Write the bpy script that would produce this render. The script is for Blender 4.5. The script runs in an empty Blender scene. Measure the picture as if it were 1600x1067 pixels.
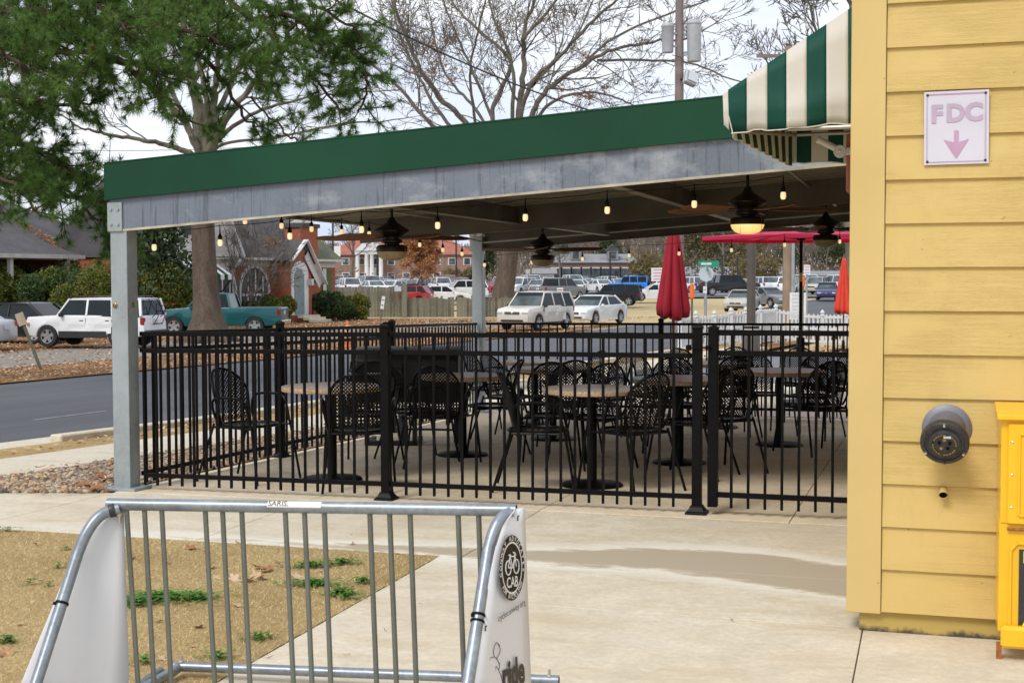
import bpy, bmesh, math, random
from math import sin, cos, pi, radians, sqrt, atan, atan2
from mathutils import Vector, Matrix, noise as mnoise

scene = bpy.context.scene
COL = scene.collection
# ------------------------------------------------------------------ camera
F, CX, CY, HZ, EYE = 2135.0, 800.0, 533.5, 435.0, 1.555
TH = atan((CY - HZ) / F)
cam_d = bpy.data.cameras.new('camera')
cam = bpy.data.objects.new('camera', cam_d); COL.objects.link(cam)
cam.location = (0, 0, EYE)
cam.rotation_euler = (pi/2 - TH, radians(0.12), 0)
cam_d.sensor_width = 36.0; cam_d.lens = F / 1600 * 36
cam_d.clip_start = 0.1; cam_d.clip_end = 3000
cam_d.dof.use_dof = True; cam_d.dof.focus_distance = 9.5; cam_d.dof.aperture_fstop = 11
scene.camera = cam
# ------------------------------------------------------------------ world: overcast daylight
SUN_EL, SUN_AZ = radians(48), radians(215)
world = bpy.data.worlds.new("World"); scene.world = world; world.use_nodes = True
wn, wl = world.node_tree.nodes, world.node_tree.links
wn.clear()
w_out = wn.new('ShaderNodeOutputWorld'); w_bg = wn.new('ShaderNodeBackground')
sky = wn.new('ShaderNodeTexSky'); sky.sky_type = 'NISHITA'; sky.sun_disc = False
sky.sun_elevation = SUN_EL; sky.sun_rotation = SUN_AZ
w_tc = wn.new('ShaderNodeTexCoord'); w_map = wn.new('ShaderNodeMapping')
w_map.inputs['Scale'].default_value = (1.0, 1.0, 3.2)
w_no = wn.new('ShaderNodeTexNoise'); w_no.inputs['Scale'].default_value = 2.3; w_no.inputs['Detail'].default_value = 6
w_no.inputs['Roughness'].default_value = 0.55
w_cl = wn.new('ShaderNodeValToRGB')
w_cl.color_ramp.elements[0].position = 0.38; w_cl.color_ramp.elements[0].color = (5.3, 6.1, 7.7, 1)
w_cl.color_ramp.elements[1].position = 0.64; w_cl.color_ramp.elements[1].color = (9.4, 9.45, 9.6, 1)
w_mx = wn.new('ShaderNodeMix'); w_mx.data_type = 'RGBA'
w_mx.inputs[0].default_value = 0.9
wl.new(w_tc.outputs['Generated'], w_map.inputs['Vector']); wl.new(w_map.outputs[0], w_no.inputs['Vector'])
wl.new(w_no.outputs['Fac'], w_cl.inputs[0])
wl.new(sky.outputs[0], w_mx.inputs[6]); wl.new(w_cl.outputs[0], w_mx.inputs[7])
wl.new(w_mx.outputs[2], w_bg.inputs['Color']); w_bg.inputs['Strength'].default_value = 0.1
wl.new(w_bg.outputs[0], w_out.inputs['Surface'])
# ------------------------------------------------------------------ sun behind the cloud
sd = bpy.data.lights.new('sun', 'SUN'); sd.energy = 1.8; sd.angle = radians(20); sd.color = (1.0, 0.95, 0.87)
sun = bpy.data.objects.new('sun', sd); COL.objects.link(sun)
# azimuth measured from +Y clockwise: the sun stands behind the photographer, to the left
sun.rotation_euler = (pi/2 - SUN_EL, 0, -SUN_AZ + pi)
scene.view_settings.view_transform = 'Standard'; scene.view_settings.look = 'None'
scene.view_settings.exposure = 0.40; scene.view_settings.gamma = 1.0
scene.view_settings.use_curve_mapping = False

# ------------------------------------------------------------------ helpers
RND = random.Random(7)
def ray(px, py):
    a = (px - CX) / F; u = (CY - py) / F; c, s = cos(TH), sin(TH)
    return Vector((a, c + u*s, -s + u*c))
def at(px, py, Y):
    d = ray(px, py)
    return Vector((0, 0, EYE)) + d * (Y / d.y)
def lerp_tab(tab, x):
    if x <= tab[0][0]: return tab[0][1]
    for (a, va), (b, vb) in zip(tab, tab[1:]):
        if x <= b: return va + (vb - va) * (x - a) / (b - a)
    return tab[-1][1]
NEAR = [(9.3, 0), (17, -.2), (30, -.34), (43, -.52), (65, -.8), (85, -.75), (100, -.5), (130, -.1), (150, -.02), (200, .15), (260, .5), (400, 1.0)]
FARR = [(30, -.72), (75, -.76), (85, -.86), (110, -.5), (130, -.1), (150, -.02), (200, .15), (260, .5), (400, 1.0)]
def lat(x, y): return .4*y - x
def terr(x, y):
    l = lat(x, y); k = min(max((l - 11.0) / 22.0, 0), 1)
    n, f = lerp_tab(NEAR, y), lerp_tab(FARR, y)
    return n + (f - n) * k
def G(px, py):
    d = ray(px, py); y = 2.0
    while y < 500:
        p = Vector((0, 0, EYE)) + d * (y / d.y)
        if p.z < terr(p.x, p.y): break
        y *= 1.01
    lo, hi = y/1.01, y
    for _ in range(20):
        m = (lo+hi)/2; p = Vector((0, 0, EYE)) + d * (m / d.y)
        if p.z < terr(p.x, p.y): hi = m
        else: lo = m
    p.z = terr(p.x, p.y); return p
def onY(px, Y):   # point on the terrain seen in column px at depth Y
    x = (px - CX) / F * Y
    return Vector((x, Y, terr(x, Y)))
# patio frame: s runs along the front fence to the right, t runs away from the street corner
O2 = Vector((-2.83, 10.2)); U2 = Vector((.9563, -.2924)); V2 = Vector((.2924, .9563)); PA = atan2(-.2924, .9563)
def P(s, t, z=None, dz=0.0):
    q = O2 + U2*s + V2*t
    return Vector((q.x, q.y, (terr(q.x, q.y) if z is None else z) + dz))
def st_of(x, y):
    r = Vector((x, y)) - O2
    return r.dot(U2), r.dot(V2)
def s_at(px, t):  # s of the point seen in column px on the line t
    r = (px - CX) / F
    return (r*(O2.y + V2.y*t) - O2.x - V2.x*t) / (U2.x - r*U2.y)
def t_at(px, s):
    r = (px - CX) / F
    return (r*(O2.y + U2.y*s) - O2.x - U2.x*s) / (V2.x - r*V2.y)
# street frame
PHI = atan(.4); D2 = Vector((sin(PHI), cos(PHI))); N2 = Vector((-cos(PHI), sin(PHI)))
def R(l, Y, dz=0.0):
    x = .4*Y - l
    return Vector((x, Y, terr(x, Y) + dz))

class MB:
    def __init__(s): s.v = []; s.f = []; s.m = []; s.M = Matrix(); s.mi = 0
    def add(s, vs, fs, mi=None):
        o = len(s.v); M = s.M
        s.v.extend([tuple(M @ Vector(v)) for v in vs])
        for f in fs: s.f.append(tuple(i + o for i in f)); s.m.append(s.mi if mi is None else mi)
        return s
    def box(s, c, d, rz=0, mi=None, R3=None):
        x, y, z = d[0]/2, d[1]/2, d[2]/2
        vs = [Vector((a*x, b*y, e*z)) for e in (-1, 1) for b in (-1, 1) for a in (-1, 1)]
        rm = R3 if R3 is not None else Matrix.Rotation(rz, 3, 'Z')
        vs = [rm @ v + Vector(c) for v in vs]
        return s.add(vs, [(0,2,3,1),(4,5,7,6),(0,1,5,4),(2,6,7,3),(0,4,6,2),(1,3,7,5)], mi)
    def bar(s, a, b, w, h, up=(0,0,1), mi=None):
        a, b = Vector(a), Vector(b); d = (b-a); L = d.length
        if L < 1e-6: return s
        x = d/L; u = Vector(up); y = u.cross(x)
        if y.length < 1e-4: y = Vector((0,1,0)).cross(x)
        if y.length < 1e-4: y = Vector((1,0,0)).cross(x)
        y.normalize(); z = x.cross(y)
        rm = Matrix((x, y, z)).transposed()
        return s.box((a+b)/2, (L, w, h), R3=rm, mi=mi)
    def tube(s, pts, r, n=8, cap=True, mi=None):
        pts = [Vector(p) for p in pts]; k = len(pts)
        rs = r if isinstance(r, (list, tuple)) else [r]*k
        vs = []; prev = None
        for i in range(k):
            t = (pts[min(i+1, k-1)] - pts[max(i-1, 0)])
            if t.length < 1e-9: t = Vector((0,0,1))
            t.normalize()
            if prev is None:
                a = Vector((0,0,1)) if abs(t.z) < .9 else Vector((1,0,0))
                x = a.cross(t).normalized()
            else:
                x = prev - t*prev.dot(t)
                x = x.normalized() if x.length > 1e-6 else Vector((1,0,0)).cross(t).normalized()
            prev = x; y = t.cross(x)
            for j in range(n):
                an = 2*pi*j/n
                vs.append(pts[i] + (x*cos(an) + y*sin(an))*rs[i])
        fs = []
        for i in range(k-1):
            for j in range(n):
                j2 = (j+1) % n
                fs.append((i*n+j, i*n+j2, (i+1)*n+j2, (i+1)*n+j))
        if cap and n > 2:
            fs.append(tuple(range(n-1, -1, -1))); fs.append(tuple((k-1)*n+j for j in range(n)))
        return s.add(vs, fs, mi)
    def lathe(s, prof, n=16, o=(0,0,0), axis=None, mi=None, cap=True):
        A = Matrix()
        if axis is not None: A = Vector(axis).to_track_quat('Z', 'Y').to_matrix().to_4x4()
        A = Matrix.Translation(Vector(o)) @ A
        vs = []
        for r, z in prof:
            for j in range(n): vs.append(A @ Vector((r*cos(2*pi*j/n), r*sin(2*pi*j/n), z)))
        fs = []
        for i in range(len(prof)-1):
            for j in range(n):
                j2 = (j+1) % n; fs.append((i*n+j, i*n+j2, (i+1)*n+j2, (i+1)*n+j))
        if cap and prof[0][0] > 1e-5: fs.append(tuple(range(n-1, -1, -1)))
        if cap and prof[-1][0] > 1e-5: fs.append(tuple((len(prof)-1)*n+j for j in range(n)))
        return s.add(vs, fs, mi)
    def prism(s, poly, o, ex, ey, ez, mi=None):   # poly in (ex,ey) plane, extruded by vector ez from o
        o, ex, ey, ez = Vector(o), Vector(ex), Vector(ey), Vector(ez)
        n = len(poly)
        a = [o + ex*p[0] + ey*p[1] for p in poly]; b = [q + ez for q in a]
        fs = [tuple(range(n-1, -1, -1)), tuple(range(n, 2*n))]
        for i in range(n): j = (i+1) % n; fs.append((i, j, n+j, n+i))
        return s.add(a+b, fs, mi)
    def build(s, name, mats, parent=None, smooth=False, bevel=0, seg=1, loc=None, fix=True):
        me = bpy.data.meshes.new(name); me.from_pydata(s.v, [], s.f)
        if not isinstance(mats, (list, tuple)): mats = [mats]
        for m in mats: me.materials.append(m)
        if len(mats) > 1: me.polygons.foreach_set('material_index', s.m)
        if fix and len(s.f) < 20000:
            bm = bmesh.new(); bm.from_mesh(me); bmesh.ops.recalc_face_normals(bm, faces=bm.faces)
            if bevel:
                bmesh.ops.remove_doubles(bm, verts=bm.verts, dist=1e-5)
                es = [e for e in bm.edges if len(e.link_faces) == 2 and e.calc_face_angle(0) > .5]
                try: bmesh.ops.bevel(bm, geom=es, offset=bevel, segments=seg, affect='EDGES', profile=.5, clamp_overlap=True)
                except Exception: pass
            bm.to_mesh(me); bm.free()
        if smooth:
            me.polygons.foreach_set('use_smooth', [True]*len(me.polygons))
            try: me.set_sharp_from_angle(angle=radians(38))
            except Exception: pass
        me.update()
        o = bpy.data.objects.new(name, me); COL.objects.link(o)
        if parent is not None: o.parent = parent
        if loc is not None: o.location = loc
        return o
def tag(o, label=None, cat=None, group=None, kind=None):
    if label: o['label'] = label
    if cat: o['category'] = cat
    if group: o['group'] = group
    if kind: o['kind'] = kind
    return o
def thing(name, label, cat, loc=(0,0,0), rz=0, group=None):
    o = bpy.data.objects.new(name, None); COL.objects.link(o)
    o.empty_display_size = .1; o.location = loc; o.rotation_euler = (0, 0, rz)
    return tag(o, label, cat, group)
KIDS = {}
def kids(o): return [c for c in bpy.data.objects if c.parent == o]
def snapshot(o):
    return (o, [snapshot(c) for c in kids(o)])
def copy_snap(sn, parent=None, skip=()):
    o, ch = sn
    c = o.copy(); COL.objects.link(c)
    if parent is not None: c.parent = parent
    for k in ch: copy_snap(k, c)
    return c
def part(name, mesh, parent, loc=(0,0,0), rz=0):
    o = bpy.data.objects.new(name, mesh); COL.objects.link(o); o.parent = parent
    o.location = loc; o.rotation_euler = (0, 0, rz); return o

# ------------------------------------------------------------------ materials
class NT:
    def __init__(s, name):
        s.mat = bpy.data.materials.new(name); s.mat.use_nodes = True
        s.n = s.mat.node_tree.nodes; s.l = s.mat.node_tree.links
        s.b = s.n['Principled BSDF']
    def new(s, t, **kw):
        nd = s.n.new('ShaderNode' + t)
        for k, v in kw.items():
            if k.startswith('i_'):
                nd.inputs[k[2:].replace('_', ' ')].default_value = v
            else: setattr(nd, k, v)
        return nd
    def lk(s, a, b): s.l.new(a, b)
    def coord(s, kind='Object', scale=(1,1,1)):
        if kind == 'World': v = s.new('NewGeometry').outputs['Position']
        else: v = s.new('TexCoord').outputs[kind]
        m = s.new('Mapping'); m.inputs['Scale'].default_value = scale
        s.lk(v, m.inputs['Vector']); return m.outputs[0]
    def noise(s, vec, scale, detail=4, rough=.55):
        n = s.new('TexNoise'); n.inputs['Scale'].default_value = scale; n.inputs['Detail'].default_value = detail
        n.inputs['Roughness'].default_value = rough; s.lk(vec, n.inputs['Vector']); return n.outputs['Fac']
    def ramp(s, fac, stops):
        r = s.new('ValToRGB'); e = r.color_ramp.elements
        while len(e) < len(stops): e.new(.5)
        for i, (p, c) in enumerate(stops):
            e[i].position = p; e[i].color = (*c, 1) if len(c) == 3 else c
        s.lk(fac, r.inputs[0]); return r.outputs[0]
    def mix(s, f, a, b, mode='MIX'):
        m = s.new('Mix', data_type='RGBA', blend_type=mode)
        for i, x in ((0, f), (6, a), (7, b)):
            if hasattr(x, 'is_linked'): s.lk(x, m.inputs[i])
            elif i == 0: m.inputs[0].default_value = x
            else: m.inputs[i].default_value = (*x, 1)
        return m.outputs[2]
    def math(s, op, a, b=0.0, c=None, clamp=False):
        m = s.new('Math', operation=op, use_clamp=clamp)
        for i, x in enumerate((a, b) if c is None else (a, b, c)):
            if hasattr(x, 'is_linked'): s.lk(x, m.inputs[i])
            else: m.inputs[i].default_value = x
        return m.outputs[0]
    def bump(s, h, strength=.3, dist=.01):
        b = s.new('Bump'); b.inputs['Strength'].default_value = strength; b.inputs['Distance'].default_value = dist
        s.lk(h, b.inputs['Height']); s.lk(b.outputs[0], s.b.inputs['Normal'])
    def col(s, x):
        if hasattr(x, 'is_linked'): s.lk(x, s.b.inputs['Base Color'])
        else: s.b.inputs['Base Color'].default_value = (*x, 1)
        return s
    def rough(s, x):
        if hasattr(x, 'is_linked'): s.lk(x, s.b.inputs['Roughness'])
        else: s.b.inputs['Roughness'].default_value = x
        return s
def sh(c, k): return tuple(min(1, x*k) for x in c)
def simple(name, c, rough=.6, metal=0.0, var=.2, scale=4, bump=0.0, bscale=60, bdist=.003, kind='Object', coat=0, spec=None):
    t = NT(name); v = t.coord(kind)
    n = t.noise(v, scale)
    t.col(t.ramp(n, [(.3, sh(c, 1-var)), (.7, sh(c, 1+var))])); t.rough(rough)
    t.b.inputs['Metallic'].default_value = metal
    if coat: t.b.inputs['Coat Weight'].default_value = coat; t.b.inputs['Coat Roughness'].default_value = .06
    if spec is not None: t.b.inputs['Specular IOR Level'].default_value = spec
    if bump: t.bump(t.noise(v, bscale, 5), bump, bdist)
    return t.mat
def leafmat(name, c1, c2, c3, scale=1.2, trans=.25, kind='World'):
    t = NT(name); v = t.coord(kind)
    a = t.noise(v, scale, 3); b = t.noise(v, scale*14, 2)
    col = t.mix(t.ramp(b, [(.35, (0,0,0)), (.65, (1,1,1))]), t.ramp(a, [(.35, c1), (.65, c2)]), c3)
    t.col(col); t.rough(.6)
    t.b.inputs['Specular IOR Level'].default_value = .25
    if trans:
        tr = t.new('BsdfTranslucent'); t.lk(col, tr.inputs[0]); mx = t.new('MixShader'); mx.inputs[0].default_value = trans
        t.lk(t.b.outputs[0], mx.inputs[1]); t.lk(tr.outputs[0], mx.inputs[2])
        t.lk(mx.outputs[0], t.n['Material Output'].inputs['Surface'])
    return t.mat
M = {}
def galv(name, c=(.36,.39,.42), streak=True, cloudy=False, metal=.35):
    t = NT(name); v = t.coord('World')
    vo = t.new('TexVoronoi'); vo.inputs['Scale'].default_value = 60; t.lk(v, vo.inputs['Vector'])
    sp = t.ramp(vo.outputs['Color'], [(.2, sh(c,.93)), (.8, sh(c,1.07))])
    big = t.noise(v, 3.2, 5, .6)
    col = t.mix(t.ramp(big, [(.35,(0,0,0)),(.7,(1,1,1))]), sp, sh(c, 1.25 if not cloudy else 1.2))
    if streak:
        v2 = t.coord('World', (14, 14, .6)); st = t.noise(v2, 3, 4, .6)
        col = t.mix(t.ramp(st, [(.56,(0,0,0)),(.64,(.55,.55,.55))]), col, sh(c,.42))
    if cloudy:
        v3 = t.coord('World', (1, 1, 1.6)); cl = t.noise(v3, 2.6, 6, .65)
        sep = t.new('SeparateXYZ'); t.lk(t.new('NewGeometry').outputs['Position'], sep.inputs[0])
        g = t.math('MULTIPLY_ADD', sep.outputs[0], .05, -.02)
        f = t.math('ADD', cl, g)
        col = t.mix(t.ramp(f, [(.48,(0,0,0)),(.68,(.75,.75,.75))]), col, (.42,.45,.48))
    t.col(col); t.rough(t.ramp(big, [(.3,(.38,)*3),(.7,(.6,)*3)]))
    if 'tube' in name:
        tn = t.noise(v, 6, 8, .7); col = t.mix(t.ramp(tn, [(.35,(.3,)*3),(.66,(1,)*3)]), sh(c,.62), t.mix(t.ramp(t.noise(v, 55, 3), [(.4,(0,)*3),(.6,(1,)*3)]), sh(c,1.15), sh(c,1.4))); t.col(col)
        t.rough(t.ramp(tn, [(.3,(.28,)*3),(.7,(.5,)*3)]))
    t.b.inputs['Metallic'].default_value = metal
    t.bump(t.noise(v, 90, 3), .12, .002)
    return t.mat
M['galv'] = galv('galvanised_steel', (.30,.335,.35), streak=False)
M['rodg'] = galv('galvanised_rod', (.15,.16,.14), False, False, .5)
M['galv_beam'] = galv('galvanised_beam', (.155,.18,.225), True, True, .2)
M['galv_rack'] = galv('galvanised_tube', (.25,.28,.31), False, False, .6)
M['green'] = simple('green_fascia_metal', (.006,.055,.027), .5, 0, .22, .7, .05, 25, spec=.22)
M['black'] = simple('black_powder_coat', (.003,.0027,.003), .45, 0, .3, 14, .12, 300, .001, spec=.14)
M['chair'] = simple('black_mesh_metal', (.003,.0027,.0027), .38, 0, .25, 20, .08, 200, .001, spec=.18)
M['bronze'] = simple('dark_bronze', (.020,.013,.009), .4, .4, .3, 8)
M['brownwood'] = simple('fan_blade_wood', (.20,.085,.035), .5, 0, .35, 9)
M['beamdark'] = simple('painted_roof_steel', (.13,.12,.10), .6, .1, .25, 3, .1, 60)
M['ceil'] = simple('roof_deck_paint', (.30,.27,.21), .6, 0, .15, 2)
M['white'] = simple('white_paint', (.72,.72,.72), .5, 0, .06, 5)
M['whiteplastic'] = simple('white_sheet_plastic', (.66,.665,.68), .35, 0, .04, 2)
M['ink'] = simple('dark_print', (.035,.028,.022), .5, 0, .1, 4)
M['inkwhite'] = simple('white_print', (.72,.71,.69), .5, 0, .03, 4)
M['rubber'] = simple('tyre_rubber', (.016,.016,.016), .75, 0, .2, 10)
M['rim'] = simple('alloy_rim', (.42,.43,.44), .35, .6, .08, 8)
M['chrome'] = simple('chrome_trim', (.6,.61,.62), .2, .9, .05, 8)
M['trimblack'] = simple('black_trim', (.02,.02,.022), .5, 0, .15, 9)
M['headlamp'] = simple('headlamp_lens', (.62,.64,.64), .12, .3, .1, 20)
M['taillamp'] = simple('tail_lamp_red', (.26,.008,.01), .3, 0, .1, 20)
M['amber'] = simple('amber_lens', (.7,.22,.03), .25, 0, .1, 20)
M['plate'] = simple('number_plate', (.55,.58,.62), .4, 0, .1, 30)
def glass(name, c, r=.06):
    t = NT(name); t.col(c); t.rough(r); t.b.inputs['Specular IOR Level'].default_value = .35
    n = t.noise(t.coord('World'), 1.2, 3); t.col(t.ramp(n, [(.35, sh(c,.6)), (.65, sh(c,1.5))]))
    return t.mat
M['glass'] = glass('car_glass', (.006,.011,.013), .12)
M['glassfar'] = glass('far_car_glass', (.09,.11,.12), .12); M['windshield'] = glass('windshield_glass_painted_sky', (.07,.09,.09), .05)  # windshield base is paler: sky reflection put into its colour
M['windowglass'] = glass('window_glass', (.06,.07,.08))
CARCOL = dict(white=(.74,.75,.76), silver=(.46,.48,.50), grey=(.20,.21,.22), black=(.014,.015,.02), red=(.36,.015,.02), blue=(.02,.22,.72),
              teal=(.003,.085,.095), beige=(.50,.46,.38), navy=(.03,.04,.15), champagne=(.70,.67,.60), maroon=(.16,.01,.02))
def carpaint(k):
    key = 'paint_' + k
    if key not in M:
        m = simple('car_paint_' + k, CARCOL[k], .32, .15 if k not in ('white',) else 0, .05, 2, coat=.45 if k not in ('black','grey') else .12); M[key] = m
    return M[key]
# siding with wood grain
t = NT('yellow_siding_paint'); v = t.coord('Object', (1, 1, 1))
n1 = t.noise(v, 1.3, 5); base = t.ramp(n1, [(.3, (.575,.41,.13)), (.7, (.635,.46,.158))])
vg = t.coord('World', (1.3, 1.3, 26)); dist = t.new('TexNoise'); dist.inputs['Scale'].default_value = 2.6; dist.inputs['Detail'].default_value = 7
dist.inputs['Distortion'].default_value = 1.6; t.lk(vg, dist.inputs['Vector'])
wv = t.math('SINE', t.math('MULTIPLY', dist.outputs['Fac'], 70))
fine = t.noise(t.coord('World', (8, 8, 110)), 3, 3)
dirt = t.noise(t.coord('World', (1,1,.35)), 3.3, 6, .7)
base = t.mix(t.ramp(dirt, [(.52,(0,0,0)),(.72,(.42,.42,.42))]), base, (.42,.29,.10))
spk = t.noise(t.coord('World'), 38, 2); base = t.mix(t.ramp(spk, [(.745,(0,0,0)),(.765,(.6,.6,.6))]), base, (.16,.11,.05))
oi = t.new('ObjectInfo'); base = t.mix(t.math('MULTIPLY', oi.outputs['Random'], .10), base, (.50,.36,.12))
t.col(base); t.rough(.55)
patch = t.ramp(t.noise(t.coord('World', (.8,.8,2)), 2.5, 3), [(.4,(.15,)*3),(.6,(1,)*3)])
t.bump(t.math('ADD', t.math('MULTIPLY', t.math('MULTIPLY', wv, .5), patch), t.math('MULTIPLY', fine, .9)), .5, .0018)
M['siding'] = t.mat
t = NT('yellow_trim_paint'); v = t.coord('World'); n1 = t.noise(v, 1.6, 5)
base = t.ramp(n1, [(.3, (.56,.40,.145)), (.7, (.62,.455,.175))])
spk = t.noise(v, 30, 2); base = t.mix(t.ramp(spk, [(.77,(0,0,0)),(.79,(.6,.6,.6))]), base, (.2,.13,.04))
t.col(base); t.rough(.55); t.bump(t.noise(t.coord('World', (30,30,3)), 4, 4), .18, .0015); M['trim'] = t.mat
t = NT('painted_foundation'); v = t.coord('World')
n1 = t.noise(v, 9, 6, .7)
sepz = t.new('SeparateXYZ'); t.lk(t.new('NewGeometry').outputs['Position'], sepz.inputs[0])
low = t.math('MULTIPLY_ADD', sepz.outputs[2], -9.0, .50)
t.col(t.mix(t.ramp(t.math('ADD', n1, low), [(.78,(0,0,0)),(.98,(1,1,1))]), (.44,.32,.09), (.07,.055,.035))); t.rough(.8); t.bump(n1, .5, .008); M['found'] = t.mat
# concrete, with the damp run across it
def concrete(name, c1, c2, joints=False, wet=False, worn=.6):
    t = NT(name); v = t.coord('World')
    big = t.noise(v, .9, 6, .6); mid = t.noise(v, 5, 6, .7); fine = t.noise(v, 130, 3, .7)
    col = t.ramp(big, [(.32, c1), (.68, c2)])
    col = t.mix(t.ramp(mid, [(.42,(0,0,0)),(.75,(worn,)*3)]), col, sh(c1, .74))
    # brushed streaks along the walk
    rot = t.new('VectorRotate'); rot.rotation_type = 'Z_AXIS'; rot.inputs['Angle'].default_value = -PA
    t.lk(t.new('NewGeometry').outputs['Position'], rot.inputs['Vector'])
    mp = t.new('Mapping'); mp.inputs['Scale'].default_value = (.9, 3.2, 1); t.lk(rot.outputs[0], mp.inputs['Vector'])
    stn = t.noise(mp.outputs[0], 1.6, 6, .65)
    col = t.mix(t.ramp(stn, [(.50,(0,0,0)),(.70,(.50,.50,.50))]), col, (.50,.37,.20))
    col = t.mix(t.ramp(stn, [(.28,(.3,.3,.3)),(.42,(0,0,0))]), col, (.68,.63,.54))
    sp = t.noise(v, 300, 2); col = t.mix(t.ramp(sp, [(.3,(.25,)*3),(.5,(0,)*3)]), col, sh(c1, .5))
    f2 = t.noise(v, 26, 5, .7); col = t.mix(t.ramp(f2, [(.4,(.35,)*3),(.6,(0,)*3)]), col, sh(c1, .68))
    rough = .85
    if wet:
        g = t.new('NewGeometry'); sub = t.new('VectorMath', operation='SUBTRACT'); t.lk(g.outputs['Position'], sub.inputs[0]); sub.inputs[1].default_value = (O2.x, O2.y, 0)
        def dot(vec):
            d = t.new('VectorMath', operation='DOT_PRODUCT'); t.lk(sub.outputs[0], d.inputs[0]); d.inputs[1].default_value = vec; return d.outputs['Value']
        S = dot((U2.x, U2.y, 0)); T = dot((V2.x, V2.y, 0))
        sn = t.math('DIVIDE', t.math('SUBTRACT', S, 2.0), 4.0, clamp=True)
        def curve(pts):
            fc = t.new('FloatCurve'); cu = fc.mapping.curves[0]
            fc.mapping.use_clip = False
            cu.points[0].location = pts[0]; cu.points[1].location = pts[-1]
            for p in pts[1:-1]: cu.points.new(*p)
            fc.mapping.update(); t.lk(sn, fc.inputs['Value']); return fc.outputs[0]
        # centre and half width, shifted into 0..1:   t = -3 + 3*c
        cen = t.math('MULTIPLY_ADD', curve([(0,.44),(.25,.455),(.4,.465),(.63,.50),(.82,.41),(1,.36)]), 3.0, -3.0)
        wid = curve([(0,.0),(.22,.10),(.4,.17),(.63,.34),(.82,.36),(1,.38)])
        wob = t.math('MULTIPLY_ADD', t.noise(mp.outputs[0], 2.2, 8, .68), .40, -.20)
        wob = t.math('ADD', wob, t.math('MULTIPLY_ADD', t.noise(mp.outputs[0], 9, 5, .7), .16, -.08))
        dd = t.math('SUBTRACT', t.math('ABSOLUTE', t.math('ADD', t.math('SUBTRACT', T, cen), wob)), wid)
        wf = t.ramp(t.math('MULTIPLY_ADD', dd, 1.0, .5), [(.465,(1,1,1)),(.515,(0,0,0))])
        halo = t.ramp(t.math('MULTIPLY_ADD', dd, 1.0, .5), [(.51,(0,0,0)),(.53,(.95,.95,.95)),(.60,(.6,.6,.6)),(.74,(0,0,0))])
        side = t.math('MULTIPLY', halo, t.ramp(S, [(.0,(0,0,0)),(1,(1,1,1))]))
        col = t.mix(side, col, (.74,.71,.63))
        col = t.mix(wf, col, t.mix(fine, (.38,.325,.24), (.48,.41,.31)))
        tan = t.noise(mp.outputs[0], 1.1, 5, .7)
    t.col(col); t.rough(rough); t.b.inputs['Specular IOR Level'].default_value = .3
    t.bump(t.math('ADD', fine, t.math('MULTIPLY', mid, 1.5)), .25, .003)
    return t.mat
M['conc'] = concrete('walkway_concrete', (.64,.555,.415), (.75,.685,.55), wet=True)
M['patio'] = concrete('patio_concrete', (.74,.62,.45), (.82,.71,.54))
M['sidewalk'] = concrete('sidewalk_concrete', (.62,.55,.43), (.71,.65,.53), worn=.3)
t = NT('asphalt'); v = t.coord('World'); mp = t.coord('World', (1,1,1))
rot = t.new('VectorRotate'); rot.rotation_type = 'Z_AXIS'; rot.inputs['Angle'].default_value = PHI
t.lk(t.new('NewGeometry').outputs['Position'], rot.inputs['Vector'])
mpp = t.new('Mapping'); mpp.inputs['Scale'].default_value = (.7, .04, 1); t.lk(rot.outputs[0], mpp.inputs['Vector'])
a1 = t.noise(mpp.outputs[0], 1.6, 5); a2 = t.noise(v, 140, 2)
t.col(t.mix(t.ramp(a2, [(.4,(0,)*3),(.7,(.4,)*3)]), t.ramp(a1, [(.35,(.047,.049,.056)),(.68,(.085,.088,.098))]), (.16,.16,.17)))
t.rough(.75); t.bump(a2, .3, .004); M['asphalt'] = t.mat
M['asphalt2'] = simple('worn_lot_asphalt', (.17,.17,.175), .85, 0, .22, .8, .2, 120, .004, 'World')
M['paintline'] = simple('road_paint', (.30,.30,.29), .7, 0, .25, 9, kind='World')
# ground: straw lawn
def straw(name, a, b, c, sc=1.0):
    t = NT(name); v = t.coord('World'); n1 = t.noise(v, 1.1*sc, 5, .7); n2 = t.noise(v, 45*sc, 4, .7); n3 = t.noise(v, 3.5*sc, 4)
    col = t.mix(t.ramp(n2, [(.35,(0,)*3),(.65,(1,)*3)]), t.ramp(n1, [(.38, a), (.60, b)]), sh(b, .55))
    col = t.mix(t.ramp(n3, [(.55,(0,)*3),(.75,(.7,)*3)]), col, c)
    t.col(col); t.rough(.95); t.b.inputs['Specular IOR Level'].default_value = .1; t.bump(n2, .6, .02); return t.mat
M['lawn'] = straw('dry_lawn', (.38,.255,.11), (.54,.385,.185), (.30,.19,.08))
M['ground'] = straw('winter_grass', (.56,.44,.24), (.64,.51,.29), (.46,.34,.18), .4)
M['mulch'] = straw('leaf_litter', (.20,.105,.05), (.34,.19,.09), (.12,.07,.04), 1.0)
M['gravellot'] = straw('gravel_drive', (.27,.24,.20), (.34,.31,.27), (.28,.16,.08), 1.0)
M['blade'] = simple('dry_grass_blade', (.70,.54,.29), .8, 0, .6, 30, kind='World', spec=.15)
M['clover'] = leafmat('green_clover', (.05,.15,.015), (.09,.24,.03), (.13,.30,.05), 5)
for i, c in enumerate([(.33,.24,.14),(.20,.145,.10),(.42,.33,.22),(.15,.14,.145),(.30,.18,.10),(.46,.39,.29)]):
    M['rock%d' % i] = simple('river_stone_%s' % 'abcdef'[i], c, .7, 0, .25, 14, .2, 60, .003, 'World')
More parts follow.
